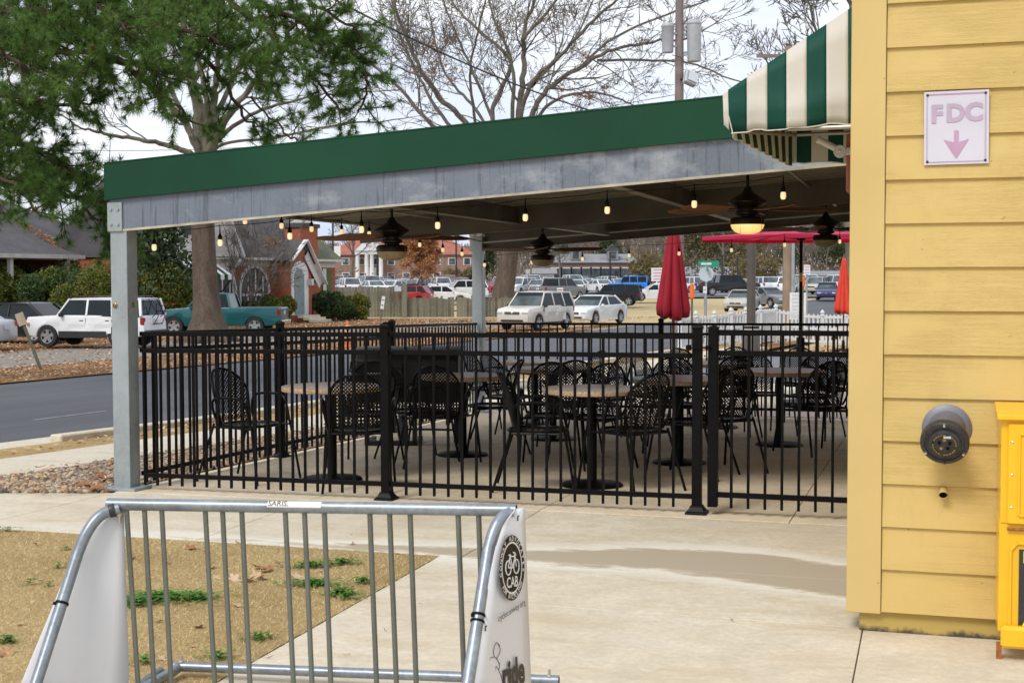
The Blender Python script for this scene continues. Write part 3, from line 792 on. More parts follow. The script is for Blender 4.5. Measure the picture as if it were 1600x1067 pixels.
m = MB(); m.box(((.075+W_-.05)/2, -.0035, (z3+z4)/2), (W_-.13, .005, z4-z3-.05)); pst = m.build('poster', M['capblack'], nb)
M['posteryel'] = simple('poster_yellow', (.75,.66,.04), .5, 0, .1, 8)
M['posteryel'] = M['posteryel']
for txt, size, x, z, mt in (('K', .06, .112, z4-.058, 'posteryel'), ('N', .06, .165, z4-.058, 'posteryel'), ('E', .10, .125, z4-.145, 'posteryel'), ('A', .035, .105, z3+.035, 'posteryel')):
    me = text_mesh(txt, size, bold=.003); me.materials.append(M[mt]); o = bpy.data.objects.new('lettering', me); COL.objects.link(o); o.parent = pst
    o.matrix_local = Matrix(((1,0,0,x),(0,0,-1,-.0065),(0,1,0,z),(0,0,0,1)))
m = MB(); m.box((W_/2+.01, -.022, .10), (W_-.0, .05, .09)); m.build('kick_bar', M['yel'], nb, bevel=.012)
for x in (.006, W_-.006):
    m = MB(); m.box((x, .01, .03), (.02, .03, .07)); m.build('foot', M['yelrust'], nb)

# ================================================================== CANOPY
SL = .067; ZB = 1.915; Tb = 8.18; SE = 5.36
can = thing('patio_canopy', 'flat steel patio canopy with green fascia and galvanised frame over the tables', 'canopy')
def zb(s): return ZB + SL*s
def pbox(m, s, t, z, ds, dt, dz, mi=None): m.box(P(s, t, z), (ds, dt, dz), rz=PA, mi=mi)
def post(s, t, big=True, bolts=True):
    g = terr(P(s,t).x, P(s,t).y) + .004; zt_ = zb(s) + .19
    m = MB(); pbox(m, s, t, (g+zt_)/2, .14, .14, zt_-g); o = m.build('post', M['galv'], can, bevel=.006, seg=2)
    m = MB(); pbox(m, s+.02, t-.02, g+.012, .26, .24, .022); m.build('base_plate', M['galv'], o, bevel=.003)
    if bolts:
        z = zt_ + .06
        m = MB(); pbox(m, s-.02, t-.080, zb(s)+.105, .125, .012, .215); pl = m.build('splice_plate', M['galv'], o, bevel=.003)
        for a in (-.030, .028):
            for b_ in (.16, .05):
                m = MB(); m.lathe([(.011,0),(.012,.008),(.0,.009)], 6, P(s-.02+a, t-.087, zb(s)+b_), (-V2.x,-V2.y,0)); m.build('bolt', M['galv'], pl)
    return o
p0 = post(-.07, 0)
for (px, py, side) in ((180, 476, 0), (208, 475, 1)):
    if side == 0: c = P(s_at(px, -.072), -.072); c.z = at(px, py, c.y).z; dr = (-V2.x, -V2.y, 0)
    else: c = P(.002, t_at(px, .002)); c.z = at(px, py, c.y).z; dr = (U2.x, U2.y, 0)
    m = MB(); m.lathe([(.018,-.002),(.019,.006),(.014,.009),(.010,.003),(.009,.008),(.0,.009)], 16, c, dr); m.build('eye_bolt', M['brass'], p0, smooth=True)
post(0, Tb, bolts=False); post(5.25, Tb, bolts=False)
def sloped(m, s0, s1, t, z0, z1, th, mi=None):   # vertical web between z0,z1 (relative to the beam soffit)
    a, b = P(s0, t - th/2), P(s1, t - th/2); e = Vector((V2.x, V2.y, 0))*th
    m.add([Vector((a.x,a.y,zb(s0)+z0)), Vector((b.x,b.y,zb(s1)+z0)), Vector((b.x,b.y,zb(s1)+z1)), Vector((a.x,a.y,zb(s0)+z1)),
           Vector((a.x,a.y,zb(s0)+z0))+e, Vector((b.x,b.y,zb(s1)+z0))+e, Vector((b.x,b.y,zb(s1)+z1))+e, Vector((a.x,a.y,zb(s0)+z1))+e],
          [(0,1,2,3),(7,6,5,4),(0,4,5,1),(3,2,6,7),(0,3,7,4),(1,5,6,2)], mi)
M['flange'] = simple('cream_weathered_flange', (.46,.42,.33), .7, .1, .3, 5)
def channel(name, s0, s1, t, mat, back=1):
    m = MB(); sloped(m, s0, s1, t, 0.008, .245, .012)
    sloped(m, s0, s1, t + .035*back, 0, .011, .082); sloped(m, s0, s1, t + .035*back, .235, .246, .082)
    return m.build(name, mat, can, bevel=.002)
channel('front_beam', -.145, SE, -.066, M['galv_beam'])
m = MB(); sloped(m, -.145, SE, -.073, -.004, .012, .006); m.build('flange_edge', M['flange'], can)
channel('back_beam', .07, SE, Tb+.05, M['beamdark'], -1)
channel('cross_beam', .07, SE, 4.1, M['beamdark'], 1)
def vbar(name, s, t0, t1, z0, z1, th, mat):
    m = MB(); a, b = P(s-th/2, t0), P(s+th/2, t0); e = Vector((V2.x, V2.y, 0))*(t1-t0); z = zb(s)
    m.add([Vector((a.x,a.y,z+z0)), Vector((b.x,b.y,z+z0)), Vector((b.x,b.y,z+z1)), Vector((a.x,a.y,z+z1)),
           Vector((a.x,a.y,z+z0))+e, Vector((b.x,b.y,z+z0))+e, Vector((b.x,b.y,z+z1))+e, Vector((a.x,a.y,z+z1))+e],
          [(0,1,2,3),(7,6,5,4),(0,4,5,1),(3,2,6,7),(0,3,7,4),(1,5,6,2)])
    return m.build(name, mat, can)
for s in (1.75, 3.5, 5.2):
    vbar('joist', s, .02, Tb-.02, .07, .225, .05, M['beamdark']); vbar('joist_flange', s, .02, Tb-.02, .062, .069, .09, M['ceil'])
# roof deck in ribbed panels
for k in range(28):
    m = MB(); t0 = -.03 + k*.295; a0, a1 = -.145, SE
    sloped(m, a0, a1, t0+.145, .250, .262, .284); sloped(m, a0, a1, t0+.29, .236, .249, .022)
    m.build('roof_panel', M['ceil'], can)
# fascia on three sides
m = MB(); sloped(m, -.15, SE-.02, -.10, .235, .500, .014); m.build('fascia', M['green'], can, bevel=.002)
m = MB(); sloped(m, -.15, SE-.02, Tb+.10, .235, .500, .014); m.build('fascia', M['green'], can)
vbar('fascia', -.157, -.105, Tb+.1, .235, .500, .012, M['green'])
m = MB(); sloped(m, -.155, SE-.02, -.085, .501, .511, .05); m.build('drip_edge', M['green'], can)
# conduit runs
M['emt'] = simple('steel_conduit', (.42,.40,.36), .45, .4, .15, 9)
for pts in ([P(-.1,.25,zb(-.1)+.22), P(-.1,7.0,zb(-.1)+.22), P(.15,7.95,zb(.1)+.10), P(5.2,7.95,zb(5.2)+.10)],
            [P(1.0,.2,zb(1)+.2), P(1.0,4.0,zb(1)+.17)], [P(4.6,.2,zb(4.6)+.20), P(4.6,4.0,zb(4.6)+.18), P(4.6,7.9,zb(4.6)+.19)], [P(1.6,4.3,zb(1.6)+.18), P(4.6,4.3,zb(4.6)+.18)]):
    m = MB(); m.tube(pts, .012, 8); m.build('conduit', M['emt'], can, smooth=True)
# ================================================================== AWNING
M['canvas_g'] = leafmat('green_awning_canvas', (.005,.065,.046), (.007,.08,.058), (.006,.072,.052), 5, .10)
M['canvas_w'] = leafmat('cream_awning_canvas', (.76,.73,.67), (.80,.77,.71), (.78,.75,.69), 3, .2)
aw = thing('striped_awning', 'green and cream striped canvas awning hung on the yellow building side', 'awning')
tA = -2.05
def aw_pt(px, py, t):
    s = s_at(px, t); q2 = O2 + U2*s + V2*t
    return at(px, py, q2.y)
# near end panel: stripes parallel to the wall edge
edges = [1130, 1138.5, 1167.5, 1199.5, 1229.5, 1261, 1292, 1326, 1350, 1381, 1412]
def topy(px): return lerp_tab([(1130,147.5),(1139,141),(1333,12),(1430,-52)], px)
def boty(px): return lerp_tab([(1130,196),(1142,208),(1158,207),(1170,206),(1178,202.5),(1190,202),(1199,204),(1214,203),(1228,202),(1236,199),(1262,199),(1280,196.5),(1296,193),(1310,193),(1326,195),(1333,194),(1430,190)], px)
def seam(px): return lerp_tab([(1130,153),(1240,149),(1330,135),(1430,120)], px)
for i, (x0, x1) in enumerate(zip(edges, edges[1:])):
    mt = M['canvas_w'] if i % 2 == 0 else M['canvas_g']
    n = 6; vs = []; 
    rows = 7
    for r_ in range(rows+1):
        for j in range(n+1):
            px = x0 + (x1-x0)*j/n; k = r_/rows; ty = topy(px); sy = max(seam(px), ty+1); by = boty(px)
            py = ty + (sy-ty)*min(k/.4, 1) if k <= .4 else sy + (by-sy)*(k-.4)/.6
            off = .0 if k <= .45 else .02*sin((px-1130)/24.0)*((k-.4)/.6) + .012*sin(k*8)
            vs.append(aw_pt(px + (2.5*(k-.4) if k > .4 and px < 1140 else 0), py, tA + off))
    m = MB(); fs_ = [(a*(n+1)+b_, a*(n+1)+b_+1, (a+1)*(n+1)+b_+1, (a+1)*(n+1)+b_) for a in range(rows) for b_ in range(n)]
    m.add(vs, fs_); o = m.build('canvas_stripe', mt, aw, smooth=True, fix=False)
    md = o.modifiers.new('thick', 'SOLIDIFY'); md.thickness = .002
# geometry of the frame: near front corner, far front corner
nf_top, nf_bot = aw_pt(1131, 148, tA), aw_pt(1146, 212, tA)
tF = tA + 1.45
ff_bot_px = (1236, 258)
ff_bot = aw_pt(1237, 258, tF); ff_top = Vector((ff_bot.x, ff_bot.y, nf_top.z-.01))
sN_, _t = st_of(nf_top.x, nf_top.y)
# front valance (seen from inside) in narrow stripes; sloping canopy panel above it
nst = 16
def lerpv(a, b_, k): return Vector(a)*(1-k) + Vector(b_)*k
wall_hi_n = aw_pt(1430, -52, tA); wall_hi_f = Vector((wall_hi_n.x + V2.x*1.45, wall_hi_n.y + V2.y*1.45, wall_hi_n.z))
for i in range(nst):
    k0, k1 = i/nst, (i+1)/nst; mt = M['canvas_w'] if i % 2 == 0 else M['canvas_g']
    vs = []; n = 5; rows = 4
    for r_ in range(rows+1):
        for j in range(n+1):
            k = k0 + (k1-k0)*j/n; q_ = lerpv(lerpv(nf_top, ff_top, k), lerpv(nf_bot, ff_bot, k), r_/rows)
            wv_ = .010*sin(k*nst*pi*1.0)*(r_/rows); dn = .012*abs(sin(k*nst*pi*.5 ))*(r_ == rows)
            q_ = q_ + Vector((-U2.x, -U2.y, 0))*wv_ + Vector((0,0,-dn)); vs.append(q_)
    m = MB(); m.add(vs, [(a*(n+1)+b_, a*(n+1)+b_+1, (a+1)*(n+1)+b_+1, (a+1)*(n+1)+b_) for a in range(rows) for b_ in range(n)])
    m.add([lerpv(nf_top, ff_top, k0), lerpv(nf_top, ff_top, k1), lerpv(wall_hi_n, wall_hi_f, k1), lerpv(wall_hi_n, wall_hi_f, k0)], [(0,1,2,3)])
    o = m.build('canvas_stripe', mt, aw, smooth=True, fix=False); md = o.modifiers.new('thick', 'SOLIDIFY'); md.thickness = .002
# far end panel
sF, _ = st_of(ff_bot.x, ff_bot.y)
wid = [1237, 1245, 1268, 1294, 1318, 1345, 1370, 1396]
for i, (x0, x1) in enumerate(zip(wid, wid[1:])):
    mt = M['canvas_w'] if i % 2 == 0 else M['canvas_g']; vs = []
    zt0 = lambda px: ff_top.z + (wall_hi_n.z - ff_top.z)*(px-1237)/(1420-1237)
    for px in (x0, (x0+x1)/2, x1):
        b_ = aw_pt(px, 258 - (2 if px > 1240 else 0) - 3*abs(sin(px/20)), tF); vs += [Vector((b_.x, b_.y, zt0(px))), b_]
    m = MB(); m.add(vs, [(0,1,3,2),(2,3,5,4)]); o = m.build('canvas_stripe', mt, aw, fix=False); md = o.modifiers.new('thick', 'SOLIDIFY'); md.thickness = .002
# piping on the near valance and the frame tubes
m = MB(); pts = [aw_pt(px + (1 if px<1145 else 0), boty(px)+1.2, tA-.004) for px in range(1142, 1430, 4)]; m.tube(pts, .0032, 5)
pts = [lerpv(nf_top, nf_bot, k/6) + Vector((0,0,0)) for k in range(7)]; m.tube(pts, .003, 5); m.build('piping', M['canvas_w'], aw, smooth=True)
m = MB(); pts = [lerpv(nf_bot, ff_bot, k/64) + Vector((-U2.x,-U2.y,0))*.010*sin(k/64*nst*pi) + Vector((0,0,-.012*abs(sin(k/64*nst*pi*.5))-.002)) for k in range(65)]; m.tube(pts, .003, 5)
m.tube([aw_pt(px, 259 - (2 if px > 1240 else 0) - 3*abs(sin(px/20)), tF) for px in range(1237, 1398, 6)], .003, 5); m.build('piping', M['canvas_w'], aw, smooth=True)
m = MB(); m.tube([aw_pt(1244, 212, tF-.03), aw_pt(1400, 206, tF-.03)], .011, 8); m.tube([aw_pt(1244, 212, tF-.03), aw_pt(1150, 206, tA+.03)], .011, 8)
m.tube([aw_pt(1232, 203, tA+.03), aw_pt(1400, 197, tA+.03)], .011, 8); m.build('frame_tube', M['emt'], aw, smooth=True)
# floodlight under the awning, and the reddish panel on the side wall
fl = thing('wall_floodlight', 'white tubular floodlight on the side wall under the striped awning', 'light')
tl = -1.45
m = MB(); a, b = aw_pt(1278, 219, tl), aw_pt(1306, 233, tl); d = (b-a).normalized(); m.lathe([(.0,.004),(.019,.0),(.021,.003),(.021,.008),(.018,.012),(.018,(b-a).length)], 18, a, d); m.build('lamp_head', M['whiteplastic'], fl, smooth=True)
m = MB(); c = aw_pt(1313, 238, tl); m.lathe([(.03,-.02),(.034,-.012),(.034,.012),(.03,.02)], 18, c, (-V2.x,-V2.y,0)); m.build('knuckle', M['whiteplastic'], fl, smooth=True)
m = MB(); m.lathe([(0,.004),(.006,.003),(.007,0)], 8, c + Vector((-V2.x,-V2.y,0))*.021, (-V2.x,-V2.y,0)); m.build('screw', M['chrome'], fl)
m = MB(); w_ = P(5.33, tl); m.bar(c, Vector((w_.x, w_.y, c.z)), .03, .04); m.build('bracket', M['whiteplastic'], fl, bevel=.004)
M['redpanel'] = simple('weathered_red_panel', (.36,.13,.09), .7, 0, .2, 6)
a = aw_pt(1322, 212, -1.4); b = aw_pt(1322, 302, -1.4); sR = st_of(a.x, a.y)[0]
m = MB(); q_ = P(sR+.03, -1.25); m.box((q_.x, q_.y, (a.z+b.z)/2), (.05, .4, a.z-b.z), rz=PA); o = m.build('wall_panel', M['redpanel'], bevel=.01, seg=2)
tag(o, 'faded reddish box edge on the side wall beside the white floodlight', 'wall box')
# ================================================================== PATIO FENCE
def gz(s, t): q = O2 + U2*s + V2*t; return terr(q.x, q.y)
def fence(name, label, a, b, posts, npk, mat, group='black picket fences round the patio', wide=.062, caps=True, rails=(.115, 1.045, 1.17), ends=(.0, .0), pick=None):
    # a, b = (s,t) end points, posts = fractions
    root = thing(name, label, 'fence', P(*a), 0, group)
    o0 = P(*a); L = (Vector(P(*b)) - Vector(P(*a))).length; inv = -o0
    def pt(k, z): q = P(a[0] + (b[0]-a[0])*k, a[1] + (b[1]-a[1])*k); return q + inv + Vector((0,0,z))
    dr = (pt(1,0) - pt(0,0)); ang = atan2(dr.y, dr.x)
    for z in rails:
        m = MB(); m.bar(pt(ends[0], z), pt(1-ends[1], z), .026, .032); m.build('rail', mat, root, bevel=.002)
    for k in posts:
        m = MB(); c = pt(k, 0); m.box(c + Vector((0,0,.61)), (wide, wide, 1.22), rz=ang); po = m.build('post', mat, root, bevel=.003)
        m = MB(); z = 1.22; h = wide/2+.003
        prof = [(h*1.414, z), (h*1.414, z+.016), (h*1.1, z+.026), (h*.5, z+.036), (0, z+.040)]
        m.M = Matrix.Translation(c) @ Matrix.Rotation(ang + pi/4, 4, 'Z'); m.lathe(prof, 4); m.build('post_cap', mat, po, bevel=.002)
        m = MB(); m.M = Matrix.Translation(c) @ Matrix.Rotation(ang + pi/4, 4, 'Z')
        m.lathe([(.098,0.004),(.098,.016),(.080,.024),(.058,.05),(.054,.06)], 4); m.build('post_skirt', mat, po, bevel=.002)
        for z in rails[1:]:
            for sg in (-1, 1):
                m = MB(); m.lathe([(.0,.006),(.005,.005),(.006,0)], 6, c + Vector((cos(ang)*sg*(wide/2+.02), sin(ang)*sg*(wide/2+.02), z)) - Vector((V2.x,V2.y,0))*.016, (-V2.x,-V2.y,0)); m.build('screw', mat, po)
    sharedz = {}
    for k in (pick if pick else [(i+.5)/npk for i in range(npk)]):
        if any(abs(k-q)*L < .07 for q in posts): continue
        c = pt(k, 0); m = None
        if 'me' not in sharedz:
            m = MB(); m.box((0,0,.60), (.0165,.0165,1.12)); o = m.build('picket', mat, root); sharedz['me'] = o.data
        else: o = part('picket', sharedz['me'], root)
        o.location = c; o.rotation_euler = (0, 0, ang)
    return root
sP1, sP2 = s_at(602, .0), s_at(1090, .0)
def pick_from(pxs, s0, s1): return [(s_at(x, 0) - s0)/(s1 - s0) for x in pxs]
fence('patio_fence', 'black picket fence section between the galvanised canopy post and the next fence post', (.085,0), (sP1,0), [1.0], 0, M['black'], ends=(0,.012),
      pick=pick_from([223+19.35*i + .11*i*0 for i in range(20) if 223+19.35*i < 596], .085, sP1))
fence('patio_fence', 'black picket fence section from the middle fence post to the latched gate post', (sP1,0), (sP2,0), [1.0], 0, M['black'], ends=(.012,.012),
      pick=pick_from([633+22.1*i+.06*i*i*0 for i in range(21) if 633+22.1*i < 1078], sP1, sP2))
fence('patio_fence', 'black picket side fence along the river stones on the street side', (0,.1), (0,Tb-.1), [(t_at(437,0)-.1)/(Tb-.2), (t_at(612,0)-.1)/(Tb-.2)], 74, M['black'])
fence('patio_fence', 'black picket back fence at the far edge of the patio, before the umbrellas', (.1,Tb), (7.3,Tb), [(s_at(1033,Tb)-.1)/7.2, (s_at(1033,Tb)+2.4-.1)/7.2], 63, M['black'])
# gate
gA = s_at(1115, 0)
gate = thing('patio_gate', 'black picket gate standing between the latch post and the yellow corner', 'gate', P(gA,0), PA)
dz_ = gz(gA, 0)
def gb_(m, x, z0, z1, w): m.box((x, 0, (z0+z1)/2), (w, w, z1-z0))
m = MB(); gb_(m, 0, .055, 1.225, .064); st_ = m.build('stile', M['black'], gate, bevel=.003)
m = MB(); m.M = Matrix.Rotation(pi/4, 4, 'Z'); m.lathe([(.049,1.225),(.047,1.235),(.02,1.243),(0,1.244)], 4); m.build('stile_cap', M['black'], st_, bevel=.002)
gW = s_at(1440, 0) - gA
for z in (.135, 1.065, 1.20):
    m = MB(); m.bar((.03,0,z), (gW,0,z), .028, .034); m.build('rail', M['black'], gate, bevel=.002)
pm = None
for i in range(11):
    x = s_at(1144 + 26.5*i, 0) - gA
    if x > gW - .02: break
    if pm is None: m = MB(); m.box((0,0,.62), (.0175,.0175,1.14)); o = m.build('picket', M['black'], gate); pm = o.data
    else: o = part('picket', pm, gate)
    o.location = (x, 0, 0)
m = MB(); m.box((-.10,-.045,1.10), (.15,.02,.010)); m.box((-.03,-.04,1.10), (.03,.03,.03)); m.box((-.155,-.045,1.10), (.03,.05,.035)); m.build('latch', M['black'], gate, bevel=.002)

# ================================================================== CEILING FANS
def make_fan(lit):
    root = thing('ceiling_fan', '', 'ceiling fan')
    A_ = M['bronze']
    m = MB(); m.lathe([(.0,.50),(.012,.50),(.012,.32)], 16, (0,0,0)); m.build('downrod', A_, root, smooth=True)
    m = MB(); m.lathe([(.012,.345),(.026,.335),(.032,.315),(.055,.295),(.11,.262),(.145,.238),(.143,.231),(.108,.212),(.09,.198),(.072,.188),(.074,.165),(.086,.158),(.086,.145),(.06,.135),(.06,.12)], 28); m.build('motor_housing', A_, root, smooth=True)
    m = MB(); m.lathe([(.06,.128),(.10,.124),(.118,.118),(.124,.105),(.124,.072),(.118,.068)], 28); m.build('light_collar', A_, root, smooth=True)
    m = MB(); m.lathe([(.122,.07),(.121,.062),(.112,.040),(.088,.017),(.055,.004),(.0,.0)], 28)
    m.build('light_bowl', M['bowl_lit'] if lit else M['bowl'], root, smooth=True)
    for k in range(5):
        a = k*2*pi/5
        m = MB(); m.M = Matrix.Rotation(a, 4, 'Z')
        m.bar((.07,0,.190), (.20,0,.178), .035, .008)
        o = m.build('blade_iron', A_, root)
        m = MB(); m.M = Matrix.Rotation(a, 4, 'Z') @ Matrix.Translation((0,0,.178)) @ Matrix.Rotation(radians(14), 4, 'X')
        out = [(.16,-.045),(.25,-.058),(.42,-.070),(.56,-.068),(.63,-.045),(.66,0),(.63,.045),(.56,.068),(.42,.070),(.25,.058),(.16,.045)]
        m.prism(out, (0,0,0), (1,0,0), (0,1,0), (0,0,.007)); m.build('blade', M['brownwood'], root, bevel=.002)
    for x in (-.07, .085):
        m = MB(); m.tube([(x,-.09,.13),(x,-.092,.02),(x,-.092,-.02)], .0016, 4); m.build('pull_chain', M['brass'], root)
    return root
t = NT('fan_bowl_glass'); t.col((.42,.35,.20)); t.rough(.35); t.b.inputs['Subsurface Weight'].default_value = 0; M['bowl'] = t.mat
t = NT('fan_bowl_lit'); t.col((.8,.6,.25)); t.rough(.35)
lw = t.new('LayerWeight'); lw.inputs[0].default_value = .35
t.lk(t.ramp(lw.outputs['Facing'], [(0,(1,.72,.30)),(.8,(.95,.45,.10))]), t.b.inputs['Emission Color']); t.b.inputs['Emission Strength'].default_value = .78; M['bowl_lit'] = t.mat
fan0 = make_fan(False); fan1 = make_fan(True)
fsn = snapshot(fan0)
FANS = [(613, 407, 1.2, 'nearer left ceiling fan, bronze with a dark bowl light, just inside the front beam', fan0, .35),
        (848, 417, 4.9, 'farther left ceiling fan with unlit bowl, in front of the parked silver cars', None, .9),
        (1167, 367, 1.15, 'bronze ceiling fan with its bowl light glowing warm yellow', fan1, .02),
        (1289, 388, 4.9, 'unlit bronze ceiling fan nearest the yellow building', None, .55)]
for px, py, t_, lab, o, rot in FANS:
    s_ = s_at(px, t_); q = P(s_, t_); z = at(px, py, q.y).z
    if o is None: o = copy_snap(fsn)
    o.location = (q.x, q.y, z); o.rotation_euler = (0, 0, rot); tag(o, lab, 'ceiling fan', 'ceiling fans under the patio canopy')
    for c in kids(o):
        if c.name.startswith('downrod') :
            top = zb(s_) + .25 - z
            if o is not fan0 and o is not fan1: pass
    m = MB(); top = zb(s_) + .245 - z
    m.lathe([(.011,.5),(.011,top-.05),(.035,top-.045),(.05,top-.01),(.05,top)], 14); m.build('ceiling_mount', M['bronze'], o, smooth=True)

# ================================================================== STRING LIGHTS
t = NT('bulb_glass_lit'); t.col((.8,.7,.5)); t.rough(.1); t.b.inputs['Transmission Weight'].default_value = .0
lw = t.new('LayerWeight'); lw.inputs[0].default_value = .5
t.lk(t.ramp(lw.outputs['Facing'], [(0,(1,.78,.42)),(.55,(.95,.62,.26)),(1,(.6,.4,.22))]), t.b.inputs['Emission Color']); t.b.inputs['Emission Strength'].default_value = .62; M['bulb'] = t.mat
t = NT('filament'); t.col((1,.9,.6)); t.b.inputs['Emission Color'].default_value = (1,.85,.5,1); t.b.inputs['Emission Strength'].default_value = 2.5; M['fila'] = t.mat
m = MB(); m.lathe([(.0,.0),(.012,.002),(.017,.010),(.019,.022),(.018,.040),(.013,.052)], 12); b0 = m.build('bulb', M['bulb'], smooth=True); bulb_me = b0.data; bpy.data.objects.remove(b0)
m = MB(); m.lathe([(.014,.048),(.0155,.052),(.0155,.072),(.012,.082),(.006,.092),(.004,.13),(.003,.16)], 10); b0 = m.build('socket', M['black'], smooth=True); sock_me = b0.data; bpy.data.objects.remove(b0)
def string(label, items, cordz=.165):
    root = thing('string_lights', label, 'string lights', items[0], 0, 'string lights under the canopy')
    pts = []
    base = Vector(items[0])
    for i, p in enumerate(items):
        q = Vector(p) - base
        so = part('socket', sock_me, root, q); bo = bpy.data.objects.new('bulb', bulb_me); COL.objects.link(bo); bo.parent = so
        pts.append(q + Vector((0,0,cordz-.012)))
        if i < len(items)-1:
            n_ = Vector(items[i+1]) - base + Vector((0,0,cordz-.012)); pts += [pts[-1].lerp(n_, .3) + Vector((0,0,-.012)), pts[-1].lerp(n_, .7) + Vector((0,0,-.012))]
    m = MB(); m.tube(pts, .003, 5); m.build('cord', M['black'], root, smooth=True)
def onT(px, py, t_): s_ = s_at(px, t_); q = P(s_, t_); return tuple(at(px, py, q.y))
string('string of warm clear bulbs hanging along the inside of the front beam', [onT(x, y, .12) for x, y in [(241,391),(344,384),(453,374),(565,364),(684,358),(821,346),(949,335),(1085,326),(1224,313)]])
string('string of small warm bulbs along the far beam over the back fence', [onT(x, y, Tb-.15) for x, y in [(757,417),(831,413),(910,408),(983,403),(1061,400),(1143,395),(1226,387),(1312,382)]], .17)
def onS(px, py, s_): t_ = t_at(px, s_); q = P(s_, t_); return tuple(at(px, py, q.y))
string('string of warm bulbs running back along the street side beam', [onS(x, y, .35) for x, y in [(383,350),(440,357),(487,362),(534,366),(577,369),(612,372),(656,386),(692,394),(722,400)]], .15)

# ================================================================== FURNITURE
gt = NT('speckled_granite'); v = gt.coord('World'); n1 = gt.noise(v, 70, 3, .6); n2 = gt.noise(v, 160, 2)
gt.col(gt.mix(gt.ramp(n2, [(.5,(0,)*3),(.62,(.8,)*3)]), gt.ramp(n1, [(.35,(.30,.20,.12)),(.6,(.60,.46,.33))]), (.05,.035,.03))); gt.rough(.35); gt.b.inputs['Specular IOR Level'].default_value = .35; M['granite'] = gt.mat
gt = NT('granite_rim'); v = gt.coord('World'); n1 = gt.noise(v, 60, 4, .7)
gt.col(gt.ramp(n1, [(.35,(.34,.21,.12)),(.65,(.62,.46,.30))])); gt.rough(.6); M['granrim'] = gt.mat
def make_table(r):
    root = thing('cafe_table', '', 'table')
    m = MB(); m.lathe([(0,.747),(r-.006,.747),(r,.742),(r+.002,.738)], 48, mi=0); m.mi = 1; m.lathe([(r+.002,.738),(r,.715),(r-.006,.709),(0,.709)], 48)
    m.build('tabletop', [M['granite'], M['granrim']], root, smooth=True)
    m = MB(); m.lathe([(.05,.70),(.038,.695),(.038,.05),(.045,.035)], 16); m.build('column', M['black'], root, smooth=True)
    m = MB(); m.lathe([(.0,.71),(.16,.708),(.16,.698),(0,.696)], 20); m.build('top_bracket', M['black'], root)
    m = MB(); m.lathe([(.235,.004),(.238,.012),(.225,.022),(.10,.032),(.045,.045),(0,.046)], 32); m.build('base', M['black'], root, smooth=True)
    return root
TS = {}
TABLES = [(517, 10.75, .395, 'round granite table in the front left, between the armchair and the big fence post'),
          (722, 12.6, .39, 'round granite table beside the black smoker grill'),
          (925, 10.35, .38, 'round speckled granite table nearest the front fence, centre of the patio'),
          (1062, 11.9, .43, 'round granite table half hidden behind the latched gate post'),
          (1219, 13.5, .455, 'round granite table nearest the yellow building, behind the gate'),
          (1122, 15.6, .40, 'round granite table at the back, in front of the dark brown lamp pole'),
          (836, 16.3, .40, 'farthest round granite table, near the rear galvanised post'),
          (864, 14.2, .40, 'round granite table in the middle row behind the centre front table')]
for px, Y, r, lab in TABLES:
    key = round(r, 1) if False else r
    if key not in TS: o = make_table(r); TS[key] = snapshot(o)
    else: o = copy_snap(TS[key])
    o.location = onY(px, Y) + Vector((0,0,.004)); tag(o, lab, 'table', 'round cafe tables on the patio')
    o.rotation_euler = (0,0,RND.uniform(0,3))
